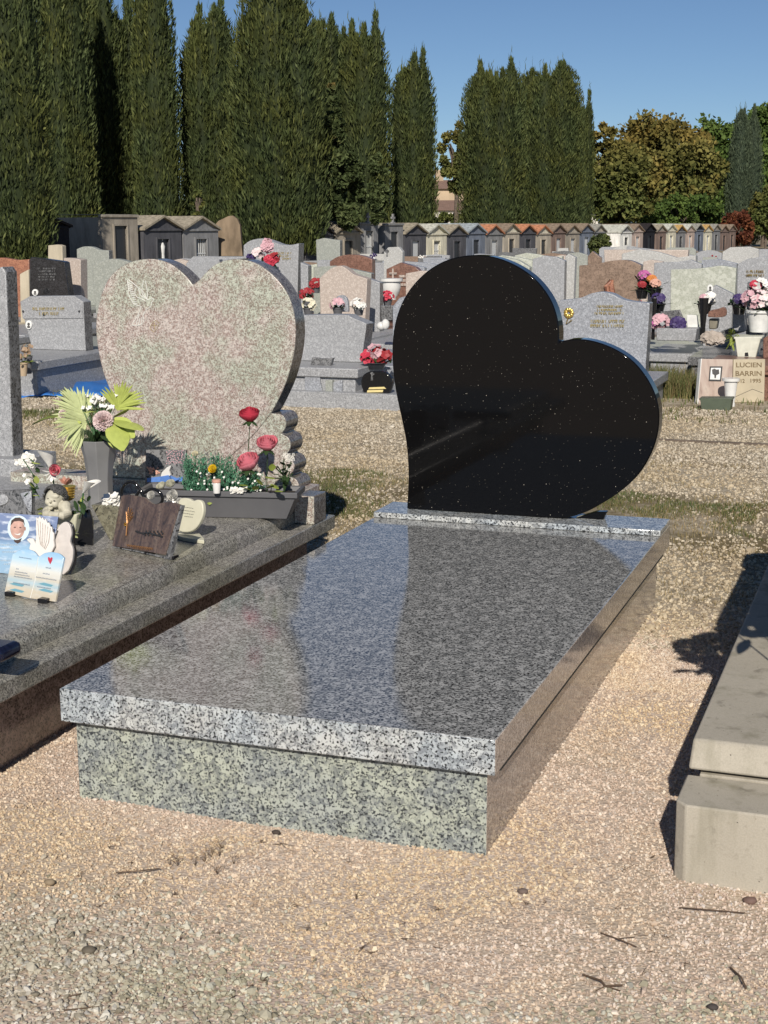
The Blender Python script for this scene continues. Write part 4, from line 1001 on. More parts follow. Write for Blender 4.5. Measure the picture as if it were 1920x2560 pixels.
# --- right of the black heart
stone('light grey headstone behind the top of the black heart', 11.6, 'grey', [(-160, 745), (-150, 330), (-60, 305), (30, 315), (98, 345), (92, 745)], 'R')
stone('pale grey headstone with a slanted top right of it behind the heart', 12.6, 'pale', [(98, 745), (100, 310), (130, 292), (178, 318), (160, 745)], 'R', slab=1.1)
r_, h_ = stone('brown granite headstone with a shallow wave top and carved praying hands', 10.9, 'brown', [(205, 650), (208, 380), (300, 375), (380, 360), (450, 345), (540, 338), (610, 345), (684, 378), (655, 650)], 'R', th=0.13)
b = B()
for dx in (-12, 8): b.tube([at_y(*px('R', 455 + dx, 600), 10.89), at_y(*px('R', 440 + dx * 1.6, 540), 10.88), at_y(*px('R', 458 + dx * 0.6, 490), 10.89)], [0.03, 0.03, 0.012], 6)
b.build('praying_hands', GM['orange'], r_)
r_, h_ = stone('large light grey granite headstone with an arched top and golden letters behind the heart', 7.9, 'bluegrey', [(90, 1300), (50, 650), (150, 640), (230, 625), (300, 595), (380, 585), (460, 598), (540, 640), (640, 660), (752, 668), (715, 1300)], 'R', th=0.14, slab=0.5, slabz=0.2)
scribble(r_, 'R', (330, 680, 555, 760), 3, 7.895, M['gold'], seed=12); scribble(r_, 'R', (290, 790, 560, 860), 2, 7.895, M['gold'], seed=13)
b = B()
for k in range(9):
    a = k * 0.7; b.ball(at_y(*px('R', 128 + 24 * math.cos(a), 745 + 26 * math.sin(a)), 7.89), (0.016, 0.006, 0.016), 6, 4)
b.tube([at_y(*px('R', 128, 760), 7.89), at_y(*px('R', 110, 830), 7.89), at_y(*px('R', 150, 800), 7.89)], 0.005, 4); b.build('golden_rose', M['brass'], r_)
r_, h_ = stone('big greenish white headstone with a shallow raised top and a black oval portrait', 10.8, 'lime', [(912, 740), (912, 410), (1100, 405), (1220, 392), (1300, 382), (1415, 400), (1395, 740)], 'R', th=0.12)
r_, h_ = stone('small triangular grey stone in front of the greenish white headstone', 9.9, 'grey', [(1165, 760), (1165, 600), (1250, 530), (1390, 600), (1385, 760)], 'R', th=0.1, slab=0.8)
oval(r_, 'R', 1215, 555, 22, 30, 9.9); oval(r_, 'R', 1212, 675, 18, 22, 9.9)
stone('pale grey headstone left of the greenish white one with a small portrait', 12.5, 'grey', [(780, 560), (785, 360), (950, 355), (1060, 335), (1150, 370), (1150, 560)], 'R')
stone('light blue grey headstone behind the greenish white one', 13.5, 'bluegrey', [(1150, 480), (1150, 340), (1270, 330), (1420, 365), (1420, 480)], 'R')
r_, h_ = stone('wide light grey headstone with golden branch at the right edge', 12.0, 'grey', [(1420, 640), (1425, 370), (1500, 330), (1620, 312), (1750, 330), (1790, 640)], 'R')
scribble(r_, 'R', (1470, 410, 1650, 470), 2, 11.99, M['brass'], 'golden_branch', seed=20)
stone('rosy grey slanted headstone right of the brown praying hands stone', 13.0, 'rose', [(690, 480), (700, 350), (760, 335), (850, 350), (900, 480)], 'R')
stone('white slab stele far behind near the end of the chapels', 22, 'pale', [(760, 330), (762, 268), (900, 265), (902, 330)], 'R')
stone('broad grey mound like tomb far back on the right', 24, 'pale', [(1300, 330), (1310, 275), (1370, 240), (1520, 235), (1590, 255), (1592, 330)], 'R')
stone('brown pointed stele left of the white walled chapel', 17, 'brown', [(270, 380), (275, 310), (310, 270), (350, 300), (375, 320), (375, 380)], 'R')
stone('grey headstone with a gable behind the brown stele', 18.5, 'grey', [(370, 380), (380, 300), (420, 292), (480, 320), (485, 380)], 'R')
stone('pale green low headstone left of the brown stele', 18, 'green', [(120, 380), (118, 290), (200, 278), (275, 300), (275, 380)], 'R')
stone('dark grey headstone with bouquet at the right edge behind the flower box', 9.6, 'darkgrey', [(1500, 700), (1500, 510), (1600, 500), (1700, 520), (1700, 700)], 'R', slab=0.8)
stone('brown stone at the right edge behind the pale trough', 8.8, 'red', [(1620, 1090), (1622, 940), (1690, 905), (1800, 905), (1800, 1090)], 'R', slab=0.6)
# --- the more distant rows: each a small tomb of its own
far_cols = ['pale', 'grey', 'green', 'rose', 'bluegrey', 'lime', 'brown', 'beige', 'darkgrey', 'red']
names = dict(pale='pale', grey='light grey', green='greenish grey', rose='rosy beige', bluegrey='blue grey', lime='greenish white', brown='brown', beige='cream limestone', darkgrey='dark grey', red='red brown')
shapes = ['arched', 'gabled', 'flat topped', 'wave topped', 'slanted', 'clipped cornered', 'low stepped']
rf = random.Random(41); usedl = {}
zones = [(-2000, 0, 'beyond the left edge of the picture'), (0, 60, 'by the great cypress at the left edge'), (60, 250, 'left of the pink heart'), (250, 480, 'above the pink heart, left lobe'), (480, 660, 'above the pink heart, right lobe'), (660, 800, 'below the broadest cypress'), (800, 960, 'below the flat chapels'), (960, 1080, 'below the first gabled chapels'), (1080, 1200, 'above the top of the black heart'),
         (1200, 1340, 'right above the black heart'), (1340, 1450, 'left of the brown praying hands stone'), (1450, 1600, 'behind the brown praying hands stone'), (1600, 1700, 'before the far chapels'), (1700, 1800, 'left of the red brown shrub'), (1800, 2400, 'at the right edge of the picture')]
def far_tomb(x, y, col, shp, w_, h_):
    g = gh(x, y)
    rel = CM.T @ (np.array([x, y, 1.0]) - CAMP); pxx = 960 + FPX * rel[0] / -rel[2]
    zn = 'in the field'
    for a, b_, nm in zones:
        if a <= pxx < b_: zn = nm
    rown = 'second' if y < 17 else 'third' if y < 20 else 'fourth' if y < 24 else 'fifth' if y < 29 else 'sixth' if y < 36 else 'seventh' if y < 44 else 'last'
    for att in range(60):
        lab = f'{names[col]} {shp} headstone, {rown} row, {zn}'
        if lab not in usedl: break
        if att % 2: col = rf.choice(far_cols)
        else: shp = rf.choice(shapes)
    root = thing('tomb', lab, 'grave', (x, y, g), 'headstones of the farther rows')
    usedl[lab] = root
    a = w_ / 2
    P = {'arched': [(-a, 0), (-a, h_ * 0.8), (-a * 0.6, h_ * 0.93), (0, h_), (a * 0.6, h_ * 0.93), (a, h_ * 0.8), (a, 0)], 'gabled': [(-a, 0), (-a, h_ * 0.82), (0, h_), (a, h_ * 0.82), (a, 0)],
         'flat topped': [(-a * 0.9, 0), (-a, h_), (a, h_), (a * 0.9, 0)], 'wave topped': [(-a, 0), (-a, h_ * 0.92), (-a * 0.5, h_), (0, h_ * 0.95), (a * 0.5, h_ * 0.86), (a, h_ * 0.9), (a, 0)], 'slanted': [(-a, 0), (-a, h_), (a * 0.3, h_ * 0.9), (a, h_ * 0.8), (a, 0)],
         'clipped cornered': [(-a, 0), (-a, h_ * 0.85), (-a * 0.8, h_), (a * 0.8, h_), (a, h_ * 0.85), (a, 0)], 'low stepped': [(-a, 0), (-a, h_ * 0.7), (-a * 0.5, h_ * 0.7), (-a * 0.45, h_), (a * 0.45, h_), (a * 0.5, h_ * 0.7), (a, h_ * 0.7), (a, 0)]}[shp]
    zb = g + rf.uniform(0.2, 0.3)
    B().prism([(x + p, y, zb + q) for p, q in P], (0, 0.13, 0)).build('headstone', GM[col], root, bevel=0.008, smooth=30)
    B().box(x - a - 0.1, x + a + 0.1, y - rf.uniform(1.6, 1.95), y + 0.18, g - 0.05, zb - 0.001).build('slab', GM[col if col not in ('beige', 'red') else 'grey'], root, bevel=0.01)
    if rf.random() < 0.45:
        k = rf.choice(list(FM)); b = B(); q = (x + rf.uniform(-a, a) * 0.8, y - rf.uniform(0.2, 0.5), zb)
        b.lathe([(0.06, 0), (0.09, 0.14)], q, 8); b.build('flower_pot', rf.choice([M['white'], M['greyplastic'], FM['salmon']]), root)
        b = B()
        for i in range(22): b.ball((q[0] + rf.gauss(0, 0.07), q[1] + rf.gauss(0, 0.06), q[2] + 0.2 + rf.gauss(0, 0.045)), 0.033, 5, 3)
        b.build('potted_flowers', FM[k], root, smooth=0)
yrow = 15.0
while yrow < 58:
    xl = at_y(-330, 600, yrow)[0]; xr = at_y(2200, 600, yrow)[0]
    x = xl + rf.uniform(0, 0.8)
    while x < xr:
        p_ = rf.random()
        c0 = ch_pos(0); dx, dy = x - c0[0], yrow - c0[1]
        v = -dx * math.sin(ROT) + dy * math.cos(ROT)
        tx = at_d(35, 563, 43); tree = math.hypot(x - tx[0], yrow - tx[1]) < 3.0
        rel = CM.T @ (np.array([x, yrow, 1.0]) - CAMP); pxx = 960 + FPX * rel[0] / -rel[2]
        if p_ < 0.78 and v < -1.6 and not tree:
            lim = (618 if pxx > 1280 else 640) + rf.uniform(0, 26)              # how high the stones of this part of the field stand
            ztop = CAMP[2] - (lim - 563) / FPX * -rel[2]
            h_ = max(0.25, min(0.85, ztop - gh(x, yrow) - 0.25))
            far_tomb(x, yrow + rf.uniform(-0.2, 0.2), rf.choices(far_cols, [5, 7, 4, 2, 5, 2, 2, 1, 2, 1])[0], rf.choice(shapes), rf.uniform(0.7, 1.2), h_)
        x += rf.uniform(1.5, 2.6) * (1.0 if yrow < 25 else 1.25)
    yrow += rf.uniform(2.7, 3.3) * (1 if yrow < 25 else 1.4)
# ------------------------------------------------------------------ flowers, leaves and pots
def basis(d):
    d = Vector(d).normalized(); u = d.cross(Vector((0, 0, 1)))
    if u.length < 1e-3: u = Vector((1, 0, 0))
    u.normalize(); return u, d.cross(u).normalized(), d
def rose(b, c, r, d=(0.1, -0.6, 0.75), seed=0, layers=5):
    """spiral of cupped petals"""
    q = random.Random(seed); u, v, w_ = basis(d); c = Vector(c)
    for L in range(layers):
        f = (L + 0.7) / layers; n = 3 + L
        for k in range(n):
            a0 = 2 * math.pi * k / n + L * 0.8; sp = 1.25 * math.pi / n * 1.3; jit = q.uniform(0.9, 1.1)
            def fn(s, t, a0=a0, sp=sp, f=f, jit=jit):
                a = a0 + (s - 0.5) * 2 * sp
                rad = r * f * (0.30 + 0.70 * math.sin(t * 1.75) ** 0.8 if t else 0.30) * jit
                hgt = r * ((1.45 - 0.30 * f) * t - 0.22 * f * t ** 4 - 0.6) - r * 0.16 * (abs(s - 0.5) * 2) ** 2 * t
                return c + (u * math.cos(a) + v * math.sin(a)) * rad + w_ * hgt
            b.grid(fn, 5, 5)
def carnation(b, c, r, d=(0.1, -0.7, 0.6), n=60, seed=0):
    q = random.Random(seed); u, v, w_ = basis(d); c = Vector(c)
    for k in range(n):
        f = math.sqrt((k + 0.5) / n); a = k * 2.4; th = f * 1.45
        dr = (u * math.cos(a) + v * math.sin(a)) * math.sin(th) + w_ * math.cos(th)
        s_ = (dr.cross(w_) if f > 0.1 else u).normalized(); up = dr.cross(s_)
        w2 = r * 0.26
        ph = q.uniform(0, 6)
        def fn(s, t, dr=dr, s_=s_, up=up, ph=ph):
            return c + dr * r * (0.35 + 0.62 * t) + s_ * (s - 0.5) * 2 * w2 * (0.3 + 0.7 * t) + up * r * 0.10 * math.sin(9 * s + ph) * t
        b.grid(fn, 5, 2)
def leaf(b, p, d, ln, wd, droop=0.3, seed=0, fold=0.25, face=False):
    u, v, w_ = basis(d); p = Vector(p)
    if face: u = w_.cross(Vector((0.35, -0.94, 0.1))).normalized(); v = w_.cross(u)
    def fn(s, t):
        x = (s - 0.5) * 2; ww = wd * 0.5 * math.sin(math.pi * min(1, t * 0.93 + 0.05)) ** 0.8
        return p + w_ * ln * t + u * x * ww + Vector((0, 0, -1)) * droop * ln * t * t + v * abs(x) * ww * fold
    b.grid(fn, 2, 6)
def palm(b, p, d, ln, wd, n=13, seed=0):
    w_ = Vector(d).normalized(); u = w_.cross(Vector((0.35, -0.94, 0.1))).normalized(); v = w_.cross(u); p = Vector(p); q = random.Random(seed)
    for k in range(-n, n + 1):
        t0 = 0.15 + 0.7 * (1 - abs(k) / n); a = p + w_ * ln * t0 * 0.75
        dr = (w_ * (0.9 + 0.3 * t0) + u * (k / n) * 1.25).normalized()
        leaf(b, a, dr + v * q.uniform(-0.15, 0.15), wd * q.uniform(0.85, 1.15), wd * 0.10, 0.18, fold=0.4, face=True)
def blossom(b, c, r, n=5, d=(0, -0.6, 0.7), seed=0):
    u, v, w_ = basis(d); c = Vector(c); q = random.Random(seed); a0 = q.uniform(0, 6)
    for k in range(n):
        a = a0 + 2 * math.pi * k / n; dr = u * math.cos(a) + v * math.sin(a); s_ = w_.cross(dr)
        def fn(s, t):
            return c + dr * r * t + s_ * (s - 0.5) * r * 0.95 * math.sin(math.pi * (0.15 + 0.75 * t)) + w_ * r * (0.35 * t - 0.1 * t * t)
        b.grid(fn, 2, 3)
def sub(name, mat, par, b, **k): return b.build(name, mat, par, **k)

# ---- big grey flower vase with palm leaves and a carnation
vb = at_z(*px('2', 862, 975), ZS); vy = 1.60; vb = np.array([-0.845, vy, ZS])
v1 = thing('flower_vase', 'tall grey octagonal vase of palm leaves and pink carnations beside the pink heart', 'vase', vb)
zt = at_y(*px('2', 840, 478), vy)[2] - ZS
ww = lambda a, b2, y_: (at_y(*px('2', b2, y_), vy)[0] - at_y(*px('2', a, y_), vy)[0]) / 2
vx = at_y(*px('2', 862, 800), vy)[0]
prof = [(0.012, 0.0), (ww(765, 962, 950), 0.0), (ww(768, 960, 900), 0.03), (ww(752, 945, 760), zt * 0.42), (ww(720, 950, 620), zt * 0.72), (ww(683, 972, 480), zt), (ww(700, 955, 480), zt), (ww(730, 940, 600), zt * 0.75)]
B().lathe([(max(0.01, r_), z_) for r_, z_ in prof], (vx, vy, ZS), 8, rot=0.39).build('vase_body', M['resin'], v1, smooth=20, bevel=0.002)
def P2(x, y, yy): return at_y(*px('2', x, y), yy)
b = B(); palm(b, P2(760, 330, vy), (-0.55, -0.25, 1.0), 0.09, 0.105, seed=1); palm(b, P2(760, 330, vy - 0.02), (-0.35, -0.7, -0.1), 0.04, 0.095, seed=2); sub('palm_leaf', LM['pale'], v1, b, smooth=60)
b = B(); palm(b, P2(1010, 240, vy), (0.55, -0.2, 1.0), 0.055, 0.10, n=10, seed=3); sub('palm_leaf', LM['lime'], v1, b, smooth=60)
b = B(); leaf(b, P2(980, 300, vy - 0.03), (0.95, -0.15, 0.05), 0.125, 0.09, 0.3); leaf(b, P2(980, 330, vy - 0.05), (0.6, -0.6, -0.2), 0.105, 0.08, 0.55); leaf(b, P2(975, 290, vy - 0.02), (0.9, -0.1, 0.7), 0.08, 0.05, 0.2); leaf(b, P2(760, 240, vy - 0.05), (0.5, -0.5, 0.3), 0.05, 0.06, 0.3); sub('olive_leaves', LM['lime'], v1, b, smooth=60)
b = B(); leaf(b, P2(540, 275, vy), (-1, -0.05, 0.15), 0.125, 0.06, 0.45); sub('drooping_leaf', LM['olive'], v1, b, smooth=60)
b = B(); leaf(b, P2(560, 310, vy + 0.01), (0.9, -0.4, 0.1), 0.09, 0.05, 0.3); leaf(b, P2(900, 420, vy - 0.02), (0.7, -0.5, 0.1), 0.09, 0.06, 0.4)
for k in range(26):
    a = k * 0.24; leaf(b, (vx + 0.01 * math.cos(a), vy + 0.01 * math.sin(a), ZS + zt - 0.01), (math.cos(a * 4) * 0.8, math.sin(a * 4) * 0.6, 0.9), random.uniform(0.05, 0.10), 0.018, 0.2)
sub('dark_leaves', LM['dark'], v1, b, smooth=60)
b = B(); leaf(b, P2(985, 300, vy - 0.04), (0.85, -0.2, -0.45), 0.10, 0.06, 0.1, face=True); leaf(b, P2(960, 360, vy - 0.05), (0.45, -0.3, -0.8), 0.085, 0.06, 0.05, face=True); leaf(b, P2(700, 330, vy - 0.05), (-0.9, -0.2, -0.1), 0.06, 0.02, 0.2, face=True)
sub('pointed_leaves', LM['lime'], v1, b, smooth=60)
b = B(); carnation(b, P2(895, 322, vy - 0.07), 0.036, (0.15, -0.9, 0.35), 90, 3); sub('carnation', FM['carn'], v1, b, smooth=60)
b = B(); carnation(b, P2(562, 268, vy - 0.02), 0.023, (-0.3, -0.9, 0.3), 60, 4); sub('carnation', FM['carn'], v1, b, smooth=60)
b = B(); rr = random.Random(5)
for k in range(70):
    c = P2(rr.uniform(700, 1040), rr.uniform(95, 215), vy + rr.uniform(-0.02, 0.06)); blossom(b, c, 0.0085, 4, (rr.uniform(-0.5, 0.5), -0.8, 0.6), k)
sub('small_white_flowers', FM['white'], v1, b, smooth=60)
b = B()
for k in range(60): b.tube([(vx, vy, ZS + zt - 0.02), P2(rr.uniform(700, 1030), rr.uniform(110, 260), vy + rr.uniform(-0.02, 0.05))], 0.0009, 3)
sub('stems', LM['green'], v1, b)
b = B()
for k in range(9): b.tube([P2(700 + k * 12, 380 + k * 3, vy - 0.05), P2(697 + k * 13, 460, vy - 0.06), P2(715 + k * 12, 540 - k * 3, vy - 0.055)], 0.0013, 4)
sub('black_trailing_fronds', LM['dark'], v1, b)

# ---- long grey planter
yaw = R(12); pc = at_y(*px('3', 1000, 930), 1.52)
pl = thing('planter', 'long dark grey plastic planter full of artificial flowers at the foot of the pink heart', 'planter', (-0.36, 1.60, ZS))
u_ = np.array([math.cos(yaw), math.sin(yaw), 0]); v_ = np.array([-math.sin(yaw), math.cos(yaw), 0]); pc = np.array([-0.375, 1.595, 0])
b = B(); hb, ht, wb, wt = 0.225, 0.258, 0.045, 0.06; zt2 = 0.092
def ring(h, w_, z): return [tuple(pc + u_ * (sx_ * h) + v_ * (sy_ * w_) + np.array([0, 0, ZS + z])) for sx_, sy_ in ((-1, -1), (1, -1), (1, 1), (-1, 1))]
V = ring(hb, wb, 0.001) + ring(ht, wt, zt2 - 0.018) + ring(ht + 0.008, wt + 0.008, zt2 - 0.018) + ring(ht + 0.008, wt + 0.008, zt2) + ring(ht - 0.004, wt - 0.004, zt2) + ring(ht - 0.01, wt - 0.01, zt2 - 0.02)
F = [(i * 4 + k, i * 4 + (k + 1) % 4, i * 4 + 4 + (k + 1) % 4, i * 4 + 4 + k) for i in range(5) for k in range(4)] + [(0, 1, 2, 3), (20, 21, 22, 23)]
b.add(V, F); b.build('trough', M['greyplastic'], pl, bevel=0.0015)
b = B(); b.add(ring(ht - 0.011, wt - 0.011, zt2 - 0.015), [(0, 1, 2, 3)]); b.build('earth', plain('potting_earth', (0.03, 0.022, 0.015), 0.9), pl)
PYY = 1.60
def P3(x, y, yy=PYY): return at_y(*px('3', x, y), yy)
# asparagus-like greenery
b = B(); rr = random.Random(9)
for k in range(330):
    x = rr.uniform(590, 1150); y = rr.uniform(480 if x < 1000 else 600, 725); base = P3(x * 0.75 + 200, 740, PYY + rr.uniform(-0.03, 0.03)); tip = P3(x, y, PYY + rr.uniform(-0.05, 0.05))
    b.tube([base, (base + tip) / 2 + np.array([rr.uniform(-.01, .01), 0, 0.005]), tip], 0.0006, 3)
    for q in range(14):
        t = rr.uniform(0.5, 1); c = base * (1 - t) + tip * t
        leaf(b, c + np.array([rr.gauss(0, .004), rr.gauss(0, .004), rr.gauss(0, .004)]), (rr.gauss(0, 1), rr.gauss(0, 1), rr.gauss(0.4, 1)), 0.013, 0.0038, 0.1)
sub('feathery_greenery', LM['fern'], pl, b, smooth=0)
b = B()
for k in range(46):
    blossom(b, P3(rr.uniform(640, 1150), rr.uniform(590, 740), PYY + rr.uniform(-0.065, -0.02)), 0.0042, 4, (0, -0.8, 0.5), k)
for k in range(26): blossom(b, P3(rr.uniform(930, 1040), rr.uniform(715, 750), PYY - 0.06), 0.007, 4, (0, -0.7, 0.6), k)
sub('small_white_flowers', FM['white'], pl, b, smooth=60)
for (x, y, r_, mt, dd, yy, lab) in ((1065, 212, 0.036, 'crimson', (0.0, -0.22, 0.97), 1.60, 'tall crimson rose'), (1185, 412, 0.035, 'pink', (0.1, -0.4, 0.9), 1.59, 'pink rose'), (1052, 540, 0.042, 'pink', (-0.2, -0.45, 0.85), 1.565, 'low pink rose')):
    b = B(); c = P3(x, y, yy); rose(b, c, r_, dd, seed=int(x))
    o = sub('rose', FM[mt], pl, b, smooth=60); o['label'] = lab
    b = B(); bx = {1065: 1035, 1185: 1180, 1052: 1120}[x]
    b.tube([c - Vector((0, 0, r_ * 0.4)) if False else c - np.array([0, 0, r_ * 0.4]), P3((x + bx) / 2, (y + 745) / 2 + 20, yy), P3(bx, 745, 1.6)], 0.0016, 5)
    for a in range(5): leaf(b, c - np.array([0, 0, r_ * 0.45]), (math.cos(a * 1.25), math.sin(a * 1.25) - 0.3, -0.35), r_ * 0.9, r_ * 0.45, 0.3)
    b.build('rose_stem', LM['dark'], o, smooth=60)
b = B(); c = P3(808, 590, PYY - 0.05); rose(b, c, 0.017, (0.0, -0.7, 0.6), 3, 3); sub('yellow_flower', FM['yellow'], pl, b, smooth=60)
b = B(); c = P3(835, 700, PYY - 0.075); rose(b, c, 0.0105, (0.0, -0.6, 0.8), 4, 3); sub('small_orange_rose', FM['salmon'], pl, b, smooth=60)
b = B(); rose(b, P3(685, 485, PYY + 0.02), 0.013, (0, -0.6, 0.8), 5, 3); sub('small_cream_rose', FM['cream'], pl, b, smooth=60)
b = B()
for k in range(30): c = P3(rr.uniform(740, 830), rr.uniform(470, 540), PYY + 0.02); leaf(b, c, (rr.gauss(0, .5), 0, 1), 0.014, 0.005)
sub('grey_lavender', petal_mat('lavender_grey', (0.25, 0.24, 0.30)), pl, b, smooth=60)
b = B()
for x, y, d, l_ in ((1075, 735, (-0.4, -0.6, 0.5), 0.05), (1100, 735, (0.3, -0.6, 0.7), 0.055), (1190, 720, (0.5, -0.5, 0.5), 0.06), (1215, 600, (0.2, -0.3, 1), 0.045), (1150, 700, (-0.2, -0.5, 0.9), 0.05), (1240, 735, (0.8, -0.5, 0.25), 0.05), (1170, 640, (1, -0.4, 0.2), 0.055), (1050, 700, (-0.8, -0.4, 0.3), 0.04), (790, 780, (0.1, -0.5, -0.6), 0.03), (1210, 690, (0.9, -0.4, -0.1), 0.045)):
    leaf(b, P3(x, y, PYY - 0.055), d, l_ * 0.8, 0.024, 0.25)
sub('olive_leaves', LM['olive'], pl, b, smooth=60)
b = B()
for k in range(22): carnation(b, P3(rr.choice((1325, 1350, 1300, 1315)) + rr.uniform(-18, 18), rr.choice((500, 520, 590)) + rr.uniform(-14, 14), 1.66), 0.006, (0, -0.8, 0.5), 10, k)
sub('cluster_of_white_flowers', FM['white'], pl, b, smooth=60)
b = B()
for k in range(12):
    b.tube([P3(1300, 745, 1.66), P3(1290 + k * 5, 650, 1.66), P3(1300 + 60 * math.sin(k), 520 + k * 12, 1.66)], 0.0022, 4); leaf(b, P3(1300 + 40 * math.sin(k * 2), 560 + k * 12, 1.66), (math.sin(k * 3), -0.5, 0.5), 0.035, 0.018)
sub('dark_leaves', LM['dark'], pl, b, smooth=60)

# ---- little things standing behind the book plaque
def on_slab(name, label, cat, x, y, **k): return thing(name, label, cat, (x, y, ZS), **k)
c = P3(835, 745, 1.515) - np.array([0, 0, 0.004])
t = thing('candle', 'small white candle cup with an orange rim at the front of the planter', 'candle', c)
B().lathe([(0.004, 0.0), (0.011, 0.0), (0.013, 0.032), (0.012, 0.034)], c, 14).build('cup', M['porcelain'], t); B().lathe([(0.0125, 0.034), (0.0145, 0.036), (0.0145, 0.044), (0.012, 0.045)], c, 14).build('rim', FM['salmon'], t)
# black infinity loop on its foot
yi = 1.22
def P2y(x, y, yy): return at_y(*px('2', x, y), yy)
t = on_slab('infinity_ornament', 'black glossy infinity loop ornament showing above the brown book plaque', 'ornament', -0.42, yi)
L1 = [(1050, 930), (1075, 870), (1120, 845), (1170, 860), (1205, 905), (1240, 940), (1285, 915), (1330, 908), (1380, 935), (1405, 985), (1385, 1035), (1330, 1050), (1275, 1020), (1240, 965), (1205, 930), (1160, 985), (1110, 995), (1065, 975)]
B().tube([P2y(x, y, yi) for x, y in smooth_path(L1, 4, True)], 0.0050, 10, close=True).build('loop', M['blackgloss'], t, smooth=80)
B().box(-0.50, -0.38, yi - 0.03, yi + 0.03, ZS, ZS + 0.02).build('foot', M['blackgloss'], t, bevel=0.003)
B().tube([(-0.44, yi, ZS + 0.02), P2y(1240, 1040, yi)], 0.006, 8).build('stem', M['blackgloss'], t)
# porcelain roses and dove
t = on_slab('porcelain_flowers', 'white porcelain roses and bow behind the black infinity loop', 'ornament', -0.40, 1.33)
b = B(); rose(b, P3(515, 690, 1.34), 0.017, (0, -0.5, 0.85), 1, 4); rose(b, P3(450, 705, 1.34), 0.016, (-0.3, -0.5, 0.8), 2, 4); b.build('upper_roses', M['wax'], t, smooth=60)
b = B(); rose(b, P3(530, 770, 1.30), 0.020, (0.1, -0.8, 0.5), 3, 4); rose(b, P3(385, 770, 1.30), 0.015, (0, -0.8, 0.5), 4, 4); rose(b, P3(580, 810, 1.28), 0.012, (0.3, -0.8, 0.4), 5, 3)
for k in range(8): leaf(b, P3(530 + 30 * math.cos(k), 790 + 20 * math.sin(k), 1.30), (math.cos(k), -0.5, math.sin(k)), 0.025, 0.014)
b.build('lower_roses', M['porcelain'], t, smooth=60)
b = B(); b.lathe([(0.05, 0), (0.045, 0.04), (0.02, 0.07)], (-0.40, 1.33, ZS), 12); b.build('foot', M['porcelain'], t)
# memorial pictures far behind, against the heart
pf = Plane((-0.75, 1.80, ZS), R(4), R(8))
t = on_slab('photo_plaque', 'dark stone picture plaque leaning against the foot of the pink heart', 'plaque', -0.72, 1.80)
B().prism(pf.pts('3', [(345, 455), (620, 458), (615, 690), (335, 700)]), (0, 0.015, 0)).build('panel', GM['darkgrey'], t, bevel=0.002)
b = B()
for x in range(490, 610, 14):
    for y in range(465, 560, 14): b.ball(pf.hit(px('3', x + rr.uniform(-6, 6), y + rr.uniform(-6, 6)), 0.001), (0.0022, 0.001, 0.0022), 5, 3)
b.build('printed_heather', FM['rose'], t)
b = B()
for k in range(26): b.ball(pf.hit(px('3', rr.uniform(350, 440), rr.uniform(575, 620)), 0.004), (0.004, 0.002, 0.004), 6, 4)
b.build('printed_flowers', FM['salmon'], t)
b = B(); b.prism(pf.pts('3', [(355, 650), (440, 640), (500, 625), (560, 650), (600, 640), (600, 672), (355, 678)], 0.001), (0, -0.002, 0)); b.build('printed_lake', FM['blue'], t)
t = on_slab('bird_ornament', 'small white and blue glass bird before the dark picture plaque', 'ornament', -0.58, 1.70)
b = B(); b.mat(0).prism([at_y(*px('3', *p), 1.70) for p in [(440, 660), (455, 610), (490, 575), (520, 562), (505, 600), (515, 630), (480, 655)]], (0, 0.008, 0)); b.mat(1).prism([at_y(*px('3', *p), 1.698) for p in [(440, 668), (445, 640), (500, 630), (515, 665)]], (0, 0.012, 0)); b.box(-0.60, -0.56, 1.69, 1.72, ZS, ZS + 0.04)
b.build('figure', [M['porcelain'], FM['blue']], t, bevel=0.0008)
# scroll heart plaque
ps = Plane((-0.30, 1.215, ZS + 0.012), R(-12), R(10))
t = on_slab('heart_plaque', 'cream heart shaped plaque with lines of dark writing right of the brown book plaque', 'plaque', -0.30, 1.23)
B().prism(ps.pts('3', smooth_path([(556, 1012), (560, 930), (566, 850), (575, 800), (600, 788), (640, 792), (668, 808), (700, 800), (728, 812), (740, 850), (738, 900), (720, 950), (690, 995), (650, 1022), (600, 1026)], 3)), -ps.n * 0.016).build('heart', M['wax'], t, bevel=0.003)
B().prism([(at_z(*px('3', a, b2), ZS + 0.012)) for a, b2 in [(545, 1010), (715, 1030), (750, 1068), (748, 1082), (600, 1060), (540, 1040)]], (0, 0, -0.0115)).build('foot', M['wax'], t, bevel=0.002)
b = B()
for y, x0, x1 in ((852, 605, 672), (873, 600, 682), (893, 604, 676), (915, 612, 664)):
    x = x0
    while x < x1:
        w_ = rr.uniform(5, 12); b.tube([ps.hit(px('3', x, y + (x - x0) * 0.12), 0.0006), ps.hit(px('3', x + w_, y + (x + w_ - x0) * 0.12 + rr.uniform(-3, 3)), 0.0006)], 0.0009, 3); x += w_ + 3
b.build('writing', M['ink'], t)
